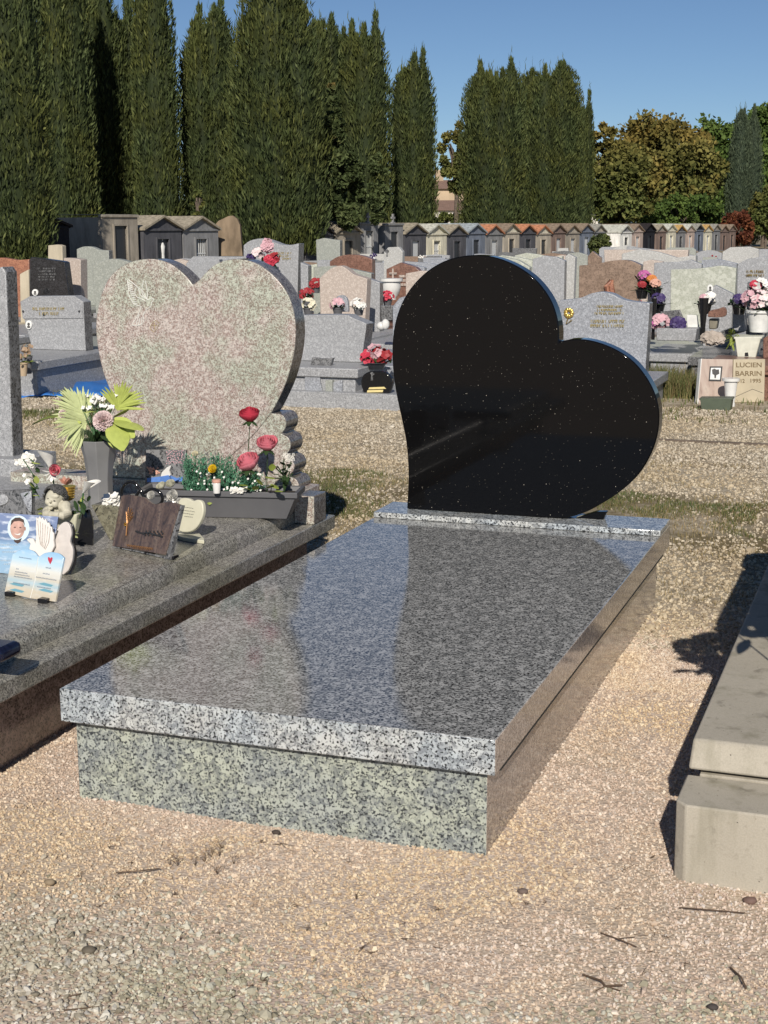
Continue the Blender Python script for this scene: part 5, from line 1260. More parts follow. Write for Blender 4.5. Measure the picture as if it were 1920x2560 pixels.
# brown book plaque with wheat ears
bp0 = (at_z(*px('2', 965, 1405), ZS + 0.004) + at_z(*px('2', 1475, 1515), ZS + 0.004)) / 2
dd = at_z(*px('2', 1475, 1515), ZS + 0.004) - at_z(*px('2', 965, 1405), ZS + 0.004)
pb = Plane(bp0, math.atan2(dd[1], dd[0]), R(14))
def brownstone():
    n = N('brown_banded_granite')
    v = n.tc.outputs['Object']; f = n.noise(9, 6, n.mapping(v, (3, 3, 0.6)), dist=1.5); s_ = n.noise(150, 2)
    c = n.ramp(f, [(0.3, (0.035, 0.028, 0.028)), (0.5, (0.11, 0.075, 0.062)), (0.7, (0.17, 0.125, 0.10))]); c = n.mix(n.ramp(s_, [(0.5, 0), (0.65, 0.6)]), c, (0.045, 0.035, 0.04)); n.bs(color=c, rough=0.18)
    return n.m
M['brownstone'] = brownstone()
t = on_slab('book_plaque', 'brown granite open book plaque with bronze wheat ears and dark bronze branch', 'plaque', bp0[0], bp0[1])
out = pb.pts('2', [(968, 1400)] + smooth_path([(1045, 968), (1100, 955), (1180, 968), (1240, 980), (1290, 1020), (1340, 1038), (1420, 1022), (1490, 1022), (1552, 1042)], 3) + [(1425, 1478), (1180, 1432)])
B().prism(out, -pb.n * 0.012).build('open_pages', M['brownstone'], t, bevel=0.0015)
out = pb.pts('2', [(960, 1408), (1180, 1450), (1462, 1518), (1572, 1045), (1552, 1046), (1430, 1492), (1180, 1440), (968, 1402)], -0.004)
B().prism(out, -pb.n * 0.012).build('page_edges', GM['darkgrey'], t)
b = B()
for a0, l0 in ((100, 1), (75, 1), (55, 0.95), (120, 0.8), (40, 0.85)):
    A = pb.hit(px('2', 1098, 1210), 0.003); dr = pb.u * math.cos(R(a0)) * 0.6 + pb.w * math.sin(R(a0)); E_ = A + dr * 0.05 * l0
    b.tube([A, E_], 0.0007, 4)
    for k in range(9): b.ball(A + dr * (0.018 + 0.0035 * k) * l0 + pb.u * (0.0014 * (-1) ** k), (0.0014, 0.0012, 0.0024), 6, 4)
b.tube([pb.hit(px('2', 1098, 1210), 0.003), pb.hit(px('2', 1090, 1310), 0.003)], 0.0022, 5)
b.build('wheat_ears', M['bronze'], t)
b = B(); rose(b, pb.hit(px('2', 1085, 1212), 0.004), 0.006, tuple(pb.n), 2, 2); b.build('bow', M['brass'], t)
b = B(); L = [(1170, 1270), (1230, 1290), (1290, 1285), (1330, 1300), (1405, 1320)]
b.tube([pb.hit(px('2', *p), 0.003) for p in L], 0.0022, 5)
for k in range(16): b.ball(pb.hit(px('2', 1240 + k * 11, 1290 + 18 * math.sin(k * 2.1)), 0.003), (0.003, 0.003, 0.003), 6, 4)
b.build('dark_branch', M['door'], t)
b = B()
for k in range(15):
    x = 1095 + k * 15; b.tube([pb.hit(px('2', x, 1385 + k * 2), 0.002), pb.hit(px('2', x + 7, 1405 + k * 2), 0.002), pb.hit(px('2', x + 12, 1388 + k * 2), 0.002)], 0.0011, 4)
for k in range(9):
    x = 1150 + k * 17; b.tube([pb.hit(px('2', x, 1412 + k * 2), 0.002), pb.hit(px('2', x + 8, 1424 + k * 2), 0.002)], 0.0011, 4)
b.build('bronze_lettering', M['bronze'], t)
for x, y in ((1080, 1462), (1290, 1510), (1490, 1480)):
    c = pb.hit(px('2', x, y), -0.02); B().box(c[0] - 0.01, c[0] + 0.01, c[1] - 0.012, c[1] + 0.022, ZS, ZS + 0.009).build('foot', M['blackgloss'], t, bevel=0.002)
# inverted granite pyramid with a white flower
pk = Plane((-0.52, 1.13, ZS), R(8), R(0))
t = on_slab('pyramid_planter', 'grey green stone planter shaped like an inverted pyramid with white flowers on top', 'planter', -0.52, 1.14)
q = [pk.hit(px('2', *p)) for p in [(785, 1045), (1035, 1050), (975, 1330), (945, 1335)]]
for p in q[2:]: p[2] = ZS + 0.001
bk = np.array([0, 0.10, 0]); b = B(); cen = (q[2] + q[3]) / 2 + np.array([0, 0.05, 0])
V = [q[0], q[1], q[1] + bk, q[0] + bk, q[3], q[2], q[2] + bk * 0.9, q[3] + bk * 0.9]
b.add(V, [(0, 1, 2, 3), (4, 5, 6, 7), (0, 1, 5, 4), (1, 2, 6, 5), (2, 3, 7, 6), (3, 0, 4, 7)]); b.build('body', granite('olive_grey_polished_stone', (0.22, 0.21, 0.15), (0.15, 0.14, 0.10), (0.08, 0.075, 0.06), 120, 0.55, rough=0.15), t, bevel=0.002)
b = B()
for k in range(16): blossom(b, P2(rr.uniform(900, 1030), rr.uniform(965, 1040), 1.14), 0.014, 5, (rr.uniform(-.6, .6), -0.6, 0.7), k)
b.build('white_flowers', FM['white'], t, smooth=60)
# dark polished plaque behind the cherub's basket
pd = Plane((-0.62, 1.02, ZS), R(18), R(12))
t = on_slab('polished_plaque', 'small very dark polished plaque between the cherub and the pyramid planter', 'plaque', -0.60, 1.02)
B().prism(pd.pts('2', [(640, 1390), (600, 1230), (700, 1100), (770, 1080), (800, 1180), (800, 1395)]), -pd.n * 0.015).build('panel', M['blackgloss'], t, bevel=0.002)
# calla lilies, pink bloom and gilded basket
def calla(b, c, ln, r, d, seed=0):
    u, v, w_ = basis(d); c = Vector(c)
    def fn(s, t):
        a = (s * 1.85 + 0.1) * math.pi; rad = r * (0.12 + 0.88 * t ** 1.3) * (1 + 0.35 * math.cos(a) * t)
        return c + w_ * ln * (t + 0.40 * t * t * math.cos(a)) + (u * math.sin(a) + v * math.cos(a)) * rad
    b.grid(fn, 16, 7)
t = on_slab('flower_arrangement', 'artificial arrangement of white calla lilies and pink bloom around the cherub', 'flowers', -0.66, 1.12)
b = B(); calla(b, P2(448, 755, 1.12), 0.056, 0.023, (-0.1, -0.2, 1)); sub('calla_lily', FM['white'], t, b, smooth=70)
b = B(); calla(b, P2(718, 940, 1.06), 0.058, 0.021, (0.75, -0.3, 0.85)); sub('calla_lily', FM['white'], t, b, smooth=70)
b = B()
for k in range(9): leaf(b, P2(450, 760, 1.10), (math.cos(k * 0.7), -0.6, math.sin(k * 0.7)), 0.030, 0.016, 0.1)
sub('lily_petals', FM['white'], t, b, smooth=60)
b = B(); rose(b, P2(475, 745, 1.09), 0.020, (0.3, -0.8, 0.4), 4, 3); sub('pink_bloom', FM['pink'], t, b, smooth=60)
b = B()
for k in range(8): leaf(b, P2(575, 870, 1.10), (math.cos(k * 0.5 - 0.4), -0.3, 1.0), 0.030, 0.022, 0.05)
sub('pale_pink_bloom', FM['salmon'], t, b, smooth=60)
b = B(); c = P2(590, 1000, 1.12); b.lathe([(0.008, 0), (0.016, 0.004), (0.018, 0.03), (0.024, 0.045)], (c[0], c[1], c[2] - 0.002), 14)
for k in range(5): b.lathe([(0.0175 + 0.001 * k, 0.006 + 0.008 * k), (0.021 + 0.001 * k, 0.010 + 0.008 * k), (0.0175 + 0.001 * k, 0.013 + 0.008 * k)], (c[0], c[1], c[2] - 0.002), 14, close=False)
sub('gilded_basket', M['brass'], t, b, smooth=60)
b = B()
for k in range(26):
    x, y = rr.uniform(150, 300), rr.uniform(615, 700); blossom(b, P2(x, y, 1.16), 0.013, 5, (rr.uniform(-.7, .7), -0.7, rr.uniform(-.3, .7)), k)
blossom(b, P2(240, 845, 1.14), 0.011, 5, (0, -.7, .4), 3); blossom(b, P2(210, 790, 1.14), 0.007, 5, (0, -.7, .4), 3)
sub('white_blossoms', FM['white'], t, b, smooth=60)
b = B()
for k in range(16): leaf(b, P2(rr.uniform(250, 330), rr.uniform(690, 960), 1.13), (rr.gauss(0, 1), -0.5, rr.gauss(0.2, 1)), 0.026, 0.014)
for k in range(14): leaf(b, P2(rr.uniform(620, 760), rr.uniform(960, 1200), 1.05), (rr.gauss(0, 1), -0.5, rr.gauss(0.2, 1)), 0.030, 0.014)
sub('dark_leaves', LM['dark'], t, b, smooth=60)
b = B()
for x, y, d in ((320, 860, (0.2, -0.4, 1)), (290, 960, (0.9, -0.4, 0.2)), (330, 1090, (0.7, -0.5, 0.5)), (300, 900, (-0.3, -0.5, 0.8)), (720, 960, (-0.2, -0.5, -0.9)), (345, 1110, (0.6, -0.6, 0.1)), (700, 1020, (0.6, -.4, -.8)), (350, 690, (-1, -.2, .3))): leaf(b, P2(x, y, 1.10), d, 0.032, 0.018, 0.1)
sub('olive_leaves', LM['lime'], t, b, smooth=60)
b = B(); b.tube([P2(720, 935, 1.06), P2(705, 1100, 1.06), P2(690, 1250, 1.06)], 0.0028, 6); b.tube([P2(450, 760, 1.12), P2(470, 900, 1.14), (-0.64, 1.14, ZS)], 0.003, 6)
for x0, y0, x1, y1 in ((200, 650, 330, 900), (240, 850, 340, 980), (580, 900, 600, 1250), (250, 640, 300, 700)): b.tube([P2(x0, y0, 1.14), P2((x0 + x1) / 2 + 15, (y0 + y1) / 2, 1.14), P2(x1, y1, 1.14)], 0.0014, 4)
sub('stems', LM['green'], t, b)
# leaf bow below
b = B()
for d in ((0.9, -0.3, 0.4), (0.7, -0.4, 0.05), (0.8, -0.2, 0.9), (0.5, -0.5, 0.9)): leaf(b, P2(620, 1300, 0.98), d, 0.035, 0.014, 0.2)
sub('cream_leaves', LM['pale'], t, b, smooth=60)
# cherub resting on his arms: one continuous remeshed figure and curly hair
t = on_slab('cherub_statue', 'weathered cream cherub bust with dark curly hair leaning on folded arms', 'statue', -0.60, 1.0)
ycb = 1.02
def Pc(x, y, dy=0.0): return at_y(*px('2', x, y), ycb + dy)
hd = Pc(478, 985); b = B()
tilt = (Vector((0.93, 0.1, -0.30)).normalized(), Vector((0.0, 1, 0)), Vector((0.32, 0.0, 0.94)).normalized())
b.ball(hd, (0.0275, 0.0285, 0.031), 20, 14, tilt)
f0 = Vector(hd)
def fp(a, dz, c): return f0 + tilt[0] * a + tilt[2] * dz + Vector((0, -1, 0)) * c
b.ball(fp(-0.008, -0.012, 0.018), (0.012, 0.011, 0.011), 12, 8); b.ball(fp(0.013, -0.012, 0.018), (0.012, 0.011, 0.011), 12, 8)      # cheeks
b.ball(fp(0.003, -0.004, 0.030), (0.0042, 0.006, 0.0055), 10, 8)                                                         # nose
b.ball(fp(0.003, -0.017, 0.0265), (0.0065, 0.004, 0.0022), 10, 6); b.ball(fp(0.003, -0.0205, 0.0262), (0.0055, 0.004, 0.0022), 10, 6)        # lips
b.ball(fp(0.002, -0.027, 0.019), (0.010, 0.009, 0.008), 12, 8)                                                      # chin
b.ball(fp(0.0, 0.010, 0.017), (0.021, 0.011, 0.010), 12, 8)                                                         # brow
b.ball(Pc(500, 1075, 0.01), (0.018, 0.018, 0.022), 12, 8)
b.ball(Pc(500, 1120, 0.02), (0.044, 0.026, 0.026), 16, 10); b.ball(Pc(560, 1065, 0.0), (0.021, 0.020, 0.021), 12, 8); b.ball(Pc(420, 1110, 0.0), (0.020, 0.020, 0.020), 12, 8)
b.tube([Pc(565, 1070, -0.005), Pc(580, 1115, -0.02), Pc(545, 1140, -0.035), Pc(480, 1125, -0.04)], [0.017, 0.015, 0.013, 0.010], 12)
b.tube([Pc(420, 1115, -0.005), Pc(405, 1130, -0.025), Pc(450, 1135, -0.042), Pc(515, 1130, -0.045)], [0.016, 0.014, 0.012, 0.009], 12)
b.tube([Pc(500, 1130, 0.02), Pc(505, 1230, 0.02)], [0.036, 0.030], 14)
o = b.build('body', plain('weathered_cream_plaster', (0.52, 0.49, 0.38), 0.6, var=0.22, scale=30), t, smooth=180)
md = o.modifiers.new('join', 'REMESH'); md.mode = 'VOXEL'; md.voxel_size = 0.0016; md.use_smooth_shade = True
md = o.modifiers.new('soft', 'SMOOTH'); md.iterations = 3; md.factor = 0.5
b = B()
for dx in (-0.0075, 0.0125): b.ball(fp(dx, 0.0005, 0.0262), (0.0034, 0.0022, 0.0020), 10, 6)
b.build('eyes', plain('worn_dark_paint', (0.12, 0.11, 0.09), 0.6), t)
b = B(); rc = random.Random(2)
for k in range(420):
    th = rc.uniform(0, 6.283); ph_ = rc.uniform(-0.5, 1.57)
    dv_ = Vector((math.cos(th) * math.cos(ph_), math.sin(th) * math.cos(ph_), math.sin(ph_)))
    if dv_.y < -0.35 and dv_.z < 0.62: continue
    p = f0 + tilt[0] * dv_.x * 0.034 + Vector((0, 1, 0)) * dv_.y * 0.030 + tilt[2] * (dv_.z * 0.036 + 0.003)
    uu, vv, _w = basis(dv_); r0 = rc.uniform(0.0038, 0.0060)
    b.tube([p + (uu * math.cos(q * 1.1) + vv * math.sin(q * 1.1)) * r0 * (1 - q * 0.12) + dv_ * 0.0006 * q for q in range(6)], 0.0018, 5)
b.build('curly_hair', plain('dark_grey_patina', (0.09, 0.088, 0.085), 0.55, var=0.3, scale=60), t, smooth=80)
b = B(); b.prism([Pc(*p, 0.0) for p in [(395, 1300), (385, 1150), (450, 1135), (620, 1135), (660, 1120), (640, 1310)]], (0, 0.05, 0)); b.build('pedestal', plain('worn_cream_plaster', (0.50, 0.49, 0.36), 0.6, var=0.15, scale=30), t, bevel=0.006)
# grey granite plaque at the left
pg = Plane((-0.86, 1.10, ZS), R(0), R(10))
t = on_slab('granite_plaque', 'grey granite plaque with a smooth raised oval cut by the left edge of the picture', 'plaque', -0.86, 1.12)
B().prism(pg.pts('2', [(-260, 1330), (-260, 930), (100, 918), (272, 915), (280, 1330)]), (0, 0.02, 0)).build('panel', GM['darkgrey'], t, bevel=0.003)
B().prism(pg.pts('2', smooth_path([(-200, 960), (-60, 945), (40, 955), (70, 1010), (20, 1050), (-80, 1065), (-200, 1060)], 3), 0.004), (0, 0.004, 0)).build('oval', GM['grey'], t, bevel=0.002)
B().prism(pg.pts('2', smooth_path([(170, 945), (215, 935), (262, 930), (272, 1000), (270, 1110), (235, 1080), (200, 1010)], 3), 0.004), (0, 0.004, 0)).build('wing', GM['bluegrey'], t, bevel=0.002)
# photo plaque with a portrait in the sky
pp0 = at_z(*px('2', 20, 1632), ZS + 0.002); pp_ = Plane(pp0, R(10), R(16))
def skyprint(name, a, b2, z0, z1):
    n = N(name); z = n.sep(n.tc.outputs['Object'], 2)
    f = n.math('MULTIPLY', n.math('SUBTRACT', z, z0), 1 / (z1 - z0), True); cl = n.noise(28, 5, n.mapping(n.tc.outputs['Object'], (1, 1, 3)))
    c = n.ramp(f, a); c = n.mix(n.ramp(cl, [(0.5, 0.0), (0.7, b2)]), c, (0.75, 0.8, 0.85)); n.bs(color=c, rough=0.12, spec=0.5)
    return n.m
t = on_slab('portrait_plaque', 'glass memorial plaque with a smiling short haired man printed on a blue sky', 'plaque', pp0[0], pp0[1])
B().prism(pp_.pts('2', [(-330, 1600), (-240, 1070), (0, 1112), (502, 1146), (430, 1650), (70, 1640)]), -pp_.n * 0.006).build('panel', skyprint('printed_sky', [(0.0, (0.28, 0.42, 0.55)), (0.5, (0.30, 0.46, 0.62)), (0.62, (0.15, 0.22, 0.36)), (1.0, (0.20, 0.25, 0.40))], 0.7, 0, 0.15), t, bevel=0.0012)
def disc(b, pl_, c, cx_, cy_, rx, ry, d, n=20):
    b.prism([pl_.hit(px(c, cx_ + rx * math.cos(a), cy_ + ry * math.sin(a)), d) for a in np.linspace(0, 6.283, n, endpoint=False)], -pl_.n * 0.0004)
b = B(); disc(b, pp_, '2', 160, 1248, 95, 112, 0.0008, 28); b.build('printed_halo', plain('pale_halo_print', (0.62, 0.76, 0.80), 0.3), t)
b = B(); disc(b, pp_, '2', 150, 1250, 62, 88, 0.0014); disc(b, pp_, '2', 215, 1250, 9, 18, 0.0014); b.build('printed_face', plain('skin_print', (0.50, 0.31, 0.25), 0.3, var=0.35, scale=35), t)
b = B(); b.prism([pp_.hit(px('2', x, y), 0.0018) for x, y in [(90, 1225), (98, 1180), (130, 1155), (170, 1152), (205, 1172), (216, 1225), (200, 1195), (165, 1182), (120, 1188)]], -pp_.n * 0.0004)
disc(b, pp_, '2', 128, 1238, 10, 5, 0.0018, 10); disc(b, pp_, '2', 176, 1240, 10, 5, 0.0018, 10)
b.prism([pp_.hit(px('2', x, y), 0.0018) for x, y in [(118, 1342), (135, 1348), (160, 1345), (188, 1330), (175, 1365), (150, 1378), (125, 1365)]], -pp_.n * 0.0004); b.build('printed_hair', plain('brown_hair_print', (0.07, 0.045, 0.035), 0.3), t)
b = B(); b.prism([pp_.hit(px('2', x, y), 0.0022) for x, y in [(122, 1290), (150, 1297), (180, 1286), (170, 1306), (150, 1305), (134, 1300)]], -pp_.n * 0.0004); b.build('printed_smile', M['porcelain'], t)
b = B()
for (x0, x1, y) in ((0, 150, 1395), (0, 110, 1425), (20, 150, 1455), (0, 90, 1530), (30, 120, 1560)):
    x = x0
    while x < x1: b.tube([pp_.hit(px('2', x, y), 0.001), pp_.hit(px('2', x + 6, y - 12), 0.001), pp_.hit(px('2', x + 12, y + 2), 0.001)], 0.0006, 3); x += 16
b.build('white_writing', M['porcelain'], t)
# dove plaque
pv0 = at_z(*px('2', 545, 1655), ZS + 0.002); pv = Plane(pv0, R(6), R(12))
t = on_slab('dove_plaque', 'rounded pale stone plaque with a white relief dove spreading its wing', 'plaque', pv0[0], pv0[1])
B().prism(pv.pts('2', smooth_path([(545, 1650), (470, 1560), (460, 1400), (480, 1280), (520, 1215), (565, 1190), (600, 1215), (618, 1290), (605, 1360), (630, 1430), (622, 1530), (590, 1610)], 3)), -pv.n * 0.012).build('shell', plain('pale_pinkish_stone', (0.60, 0.55, 0.50), 0.3, var=0.12, scale=40), t, bevel=0.002)
B().prism(pv.pts('2', smooth_path([(560, 1650), (600, 1620), (640, 1530), (642, 1440), (620, 1370), (632, 1290), (612, 1210), (575, 1182), (590, 1182), (628, 1215), (645, 1290), (636, 1370), (655, 1440), (650, 1545), (610, 1640)], 2), -0.012), -pv.n * 0.006).build('back', M['blackgloss'], t)
dv = [(300, 1500), (250, 1420), (262, 1380), (228, 1345), (250, 1332), (285, 1335), (305, 1370), (312, 1300), (308, 1230), (312, 1150), (328, 1165), (340, 1140), (355, 1165), (368, 1150), (378, 1180), (395, 1165), (405, 1200), (425, 1195), (430, 1230), (448, 1235), (450, 1275), (465, 1290), (462, 1350), (470, 1400), (440, 1460), (420, 1520), (380, 1540)]
B().prism([pv.hit(px('2', *p), 0.014) for p in dv], -pv.n * 0.009).build('dove', plain('white_relief', (0.74, 0.71, 0.66), 0.4, var=0.04), t, bevel=0.0015)
b = B()
for k in range(6): b.tube([pv.hit(px('2', 325 + k * 22, 1175 + k * 14), 0.0147), pv.hit(px('2', 335 + k * 17, 1300 + k * 14), 0.0147), pv.hit(px('2', 350 + k * 8, 1390 + k * 8), 0.0147)], 0.0008, 4)
b.build('feather_lines', GM['rose'], t); B().ball(pv.hit(px('2', 252, 1342), 0.0148), 0.0009, 6, 4).build('eye', M['ink'], t)
B().tube([pv.hit(px('2', 497, 1265), 0.003), pv.hit(px('2', 470, 1350), 0.003), pv.hit(px('2', 448, 1450), 0.003)], [0.002, 0.001, 0.0014], 5).build('metal_pin', M['door'], t)
# beach book plaque
pe0 = (at_z(*px('2', 38, 1806), ZS + 0.004) + at_z(*px('2', 478, 1888), ZS + 0.004)) / 2; de = at_z(*px('2', 478, 1888), ZS + 0.004) - at_z(*px('2', 38, 1806), ZS + 0.004)
pe = Plane(pe0, math.atan2(de[1], de[0]), R(17))
t = on_slab('beach_book_plaque', 'small open book plaque printed with a blue sky, red heart and sandy beach', 'plaque', pe0[0], pe0[1])
out = [(38, 1800)] + smooth_path([(108, 1470), (160, 1440), (220, 1425), (290, 1445), (332, 1490), (380, 1462), (440, 1452), (510, 1465), (550, 1500)], 3) + [(476, 1882), (260, 1852)]
B().prism(pe.pts('2', out), -pe.n * 0.007).build('open_pages', skyprint('printed_beach', [(0.0, (0.55, 0.48, 0.36)), (0.18, (0.60, 0.54, 0.42)), (0.32, (0.42, 0.55, 0.60)), (0.42, (0.62, 0.58, 0.48)), (0.60, (0.72, 0.72, 0.66)), (0.75, (0.50, 0.68, 0.80)), (1.0, (0.30, 0.52, 0.74))], 0.35, 0.0, 0.125), t, bevel=0.001)
b = B(); b.tube([pe.hit(px('2', 332, 1495), 0.0006), pe.hit(px('2', 300, 1700), 0.0006), pe.hit(px('2', 262, 1850), 0.0006)], 0.0012, 4); b.build('page_fold', M['white'], t)
b = B(); b.prism([pe.hit(px('2', x, y), 0.0008) for x, y in [(433, 1558), (415, 1520), (414, 1498), (424, 1495), (433, 1508), (444, 1496), (454, 1502), (450, 1525)]], -pe.n * 0.0005); b.build('printed_heart', FM['crimson'], t)
b = B()
for (x0, x1, y) in ((165, 270, 1500), (130, 235, 1625), (125, 250, 1645), (120, 270, 1665), (370, 430, 1640), (310, 480, 1672), (395, 440, 1590), (115, 250, 1720), (320, 440, 1755), (140, 160, 1600)):
    x = x0
    while x < x1: b.tube([pe.hit(px('2', x, y + (x - x0) * 0.16), 0.0007), pe.hit(px('2', x + 5, y - 9 + (x - x0) * 0.16), 0.0007), pe.hit(px('2', x + 9, y + 2 + (x - x0) * 0.16), 0.0007)], 0.0005, 3); x += 12
b.build('blue_writing', plain('navy_print', (0.07, 0.12, 0.22), 0.5), t)
b = B()
for k in range(2):
    for cx0 in (130, 380): b.prism([pe.hit(px('2', x, y), 0.0006) for x, y in [(cx0 - 50, 1725 + k * 52), (cx0, 1715 + k * 52), (cx0 + 80, 1738 + k * 52), (cx0 + 60, 1752 + k * 52), (cx0 - 10, 1738 + k * 52)]], -pe.n * 0.0003)
b.build('printed_waves', plain('teal_print', (0.16, 0.36, 0.44), 0.4), t)
for x, y in ((85, 1835), (370, 1895)):
    c = at_z(*px('2', x, y), ZS); B().box(c[0] - 0.014, c[0] + 0.014, c[1] - 0.004, c[1] + 0.035, ZS, ZS + 0.012).build('foot', M['blackgloss'], t, bevel=0.002)
# dark blue rounded plaque at the very edge
c = at_z(*px('7', 60, 760), ZS)
t = thing('blue_plaque', 'dark blue polished cushion shaped stone cut by the left edge of the picture', 'plaque', (c[0] - 0.08, c[1] + 0.03, ZS))
b = B(); q = at_z(*px('7', 118, 760), ZS); b.box(q[0] - 0.34, q[0] - 0.05, q[1] - 0.01, q[1] + 0.075, ZS + 0.0005, ZS + 0.034); b.build('stone', plain('navy_polished_granite', (0.008, 0.010, 0.026), 0.12, var=0.4, scale=120), t, bevel=0.014, seg=4)
# ------------------------------------------------------------------ pots, plaques and flowers on the graves behind
def flower_ball(b, c, r, n, s, q, sq=0.75):
    for i in range(n):
        d = Vector((q.gauss(0, 1), q.gauss(0, 1), q.gauss(0.25, 1))).normalized(); p = Vector(c) + Vector((d.x * r, d.y * r, d.z * r * sq))
        blossom(b, p, s * q.uniform(0.8, 1.25), 5, (d.x, d.y - 0.4, d.z + 0.2), i)
def pot_plant(name, label, cat, base, rad, h, potm, blooms, q, spread=None, leafm='green', pot=True, leaves=18, group=None):
    """base point, pot radius and height; blooms = [(material, dx, dz, radius, count, size)]"""
    t = thing(name, label, cat, base, group)
    if pot: B().lathe([(rad * 0.68, 0), (rad * 0.95, h * 0.88), (rad * 1.08, h * 0.88), (rad * 1.08, h), (rad * 0.9, h), (rad * 0.85, h * 0.9)], base, 16).build('pot', potm, t, smooth=40)
    b = B()
    for k in range(leaves): leaf(b, (base[0] + q.gauss(0, rad * 0.5), base[1] + q.gauss(0, rad * 0.5), base[2] + h * 0.95), (q.gauss(0, 1), q.gauss(-0.3, 1), q.uniform(0.2, 1.3)), rad * q.uniform(0.9, 1.6), rad * 0.45)
    b.build('leaves', LM[leafm], t, smooth=60)
    for m_, dx, dz, r_, n_, s_ in blooms:
        b = B(); flower_ball(b, (base[0] + dx, base[1] - 0.01, base[2] + h + dz), r_, n_, s_, q); b.build('blossoms', FM[m_], t, smooth=60)
    return t
Q = random.Random(77)
def gp(c, x, y, z=0.0):
    """point of the photograph on something z metres above the ground"""
    p = at_z(*px(c, x, y), z)
    return p
# rose in a black vase and blue tarpaulin on the left
p = at_z(*px('1', 435, 1640)); t = thing('flower_vase', 'black gloss vase with one big red rose standing on the grass at the left', 'vase', p)
B().lathe([(0.028, 0), (0.03, 0.01), (0.018, 0.05), (0.05, 0.13), (0.045, 0.135)], p, 14).build('vase_body', M['blackgloss'], t, smooth=50)
b = B(); yy = p[1]; rose(b, at_y(*px('1', 432, 1520), yy), 0.038, (0, -0.6, 0.8), 3, 5); b.build('rose', FM['crimson'], t, smooth=60)
b = B()
for k in range(16): leaf(b, at_y(*px('1', 432, 1570), yy), (math.cos(k * 0.8), -0.4, math.sin(k * 0.8) * 0.7), 0.085, 0.045, 0.3)
b.build('dark_leaves', FM['maroon'], t, smooth=60)
def tarp():
    P0 = [at_z(*px('1', *q)) for q in ((150, 1712), (960, 1712), (960, 1575), (330, 1640))]
    def fn(s, t):
        a = P0[0] * (1 - s) + P0[1] * s; c = P0[3] * (1 - s) + P0[2] * s; p = a * (1 - t) + c * t
        return (p[0], p[1], 0.02 + 0.025 * noise.noise(Vector((p[0] * 4, p[1] * 4, 0))) + 0.012 * noise.noise(Vector((p[0] * 14, p[1] * 9, 2))) + (0.05 if s > 0.55 else 0) * math.sin(t * math.pi))
    o = B().grid(fn, 40, 10).build('tarpaulin', plain('bright_blue_plastic', (0.035, 0.17, 0.50), 0.4, var=0.15, scale=6), None, smooth=60)
    o.modifiers.new('solid', 'SOLIDIFY').thickness = 0.004
    tag(o, 'crumpled bright blue plastic sheet lying on the ground left of the pink heart', 'tarpaulin')
tarp()
p = at_z(*px('4', 805, 1400)); o = B().box(p[0] - 0.13, p[0] + 0.04, p[1], p[1] + 0.09, 0.0, 0.095).build('crate', FM['blue'], None, bevel=0.006); tag(o, 'small blue box just right of the pink heart edge', 'box')
p2 = p + np.array([0.0, 0.3, 0]); o = B().lathe([(0.05, 0), (0.045, 0.30), (0.03, 0.34)], (p2[0] - 0.02, p2[1], 0), 12).build('canister', plain('yellow_plastic', (0.55, 0.50, 0.12), 0.5), None, smooth=50); tag(o, 'yellow plastic canister standing behind the small blue box', 'canister')
# old pots at the foot of the light grey plated headstone
zs = 0.30
for i, (x, y, col, h, w_, lab) in enumerate(((200, 1500, 'salmon', 0.10, 0.04, 'terracotta pot left of the plated grey headstone'), (250, 1480, 'dry', 0.13, 0.03, 'dried flowers at the corner of the plated grey headstone'))):
    p = at_z(*px('1', x, y + 20), 0.2); pot_plant('flower_pot', lab, 'flower pot', p, w_, h, M['ochre'] if i == 0 else M['greyplastic'], [('dry', 0, 0.05, 0.04, 10, 0.02)], Q, leafm='olive')
# bouquets seen above the pink heart
p = at_y(*px('4', 590, 490), 12.1); t = thing('bouquet', 'bouquet of silver, pink and red flowers before the waved grey headstone', 'bouquet', p)
for m_, x, y, r_, n_, s_ in (('rose', 592, 335, 0.05, 24, 0.04), ('purple', 480, 410, 0.04, 14, 0.03), ('carn', 530, 380, 0.06, 24, 0.03), ('crimson', 620, 430, 0.07, 34, 0.03), ('red', 650, 410, 0.05, 20, 0.03), ('rose', 595, 300, 0.03, 12, 0.03)):
    b = B(); flower_ball(b, at_y(*px('4', x, y), 12.1), r_, n_, s_, Q); b.build('blossoms', FM[m_], t, smooth=60)
b = B()
for k in range(34): leaf(b, at_y(*px('4', Q.uniform(540, 650), Q.uniform(400, 480)), 12.12), (Q.gauss(0, 1), -0.3, Q.gauss(0, 1)), 0.09, 0.035)
b.build('leaves', LM['dark'], t, smooth=60)
# ---- things on the wide grey tomb between the hearts
def T4(x, y, yy): return at_y(*px('4', x, y), yy)
zt = 0.27
t = thing('book_stone', 'grey granite open book stone on a block before the wide grey headstone', 'plaque', T4(980, 1280, 7.05))
b = B(); b.prism([T4(*q, 7.02) for q in ((885, 1275), (915, 1125), (985, 1135), (1062, 1130), (1015, 1282))], (0, 0.05, 0)); b.build('open_pages', GM['darkgrey'], t, bevel=0.004)
o = B().prism([T4(*q, 6.86) for q in ((862, 1425), (862, 1205), (975, 1200), (972, 1300), (1004, 1425))], (0, 0.14, 0)).build('granite_block', GM['bluegrey'], None, bevel=0.006); tag(o, 'upright rough granite block under the open book stone', 'stone block')
o = B().prism([T4(*q, 6.84) for q in ((1010, 1430), (1010, 1290), (1060, 1288), (1060, 1430))], (0, 0.16, 0)).build('granite_block', GM['green'], None, bevel=0.004); tag(o, 'small pale granite cube right of the rough block', 'stone block')
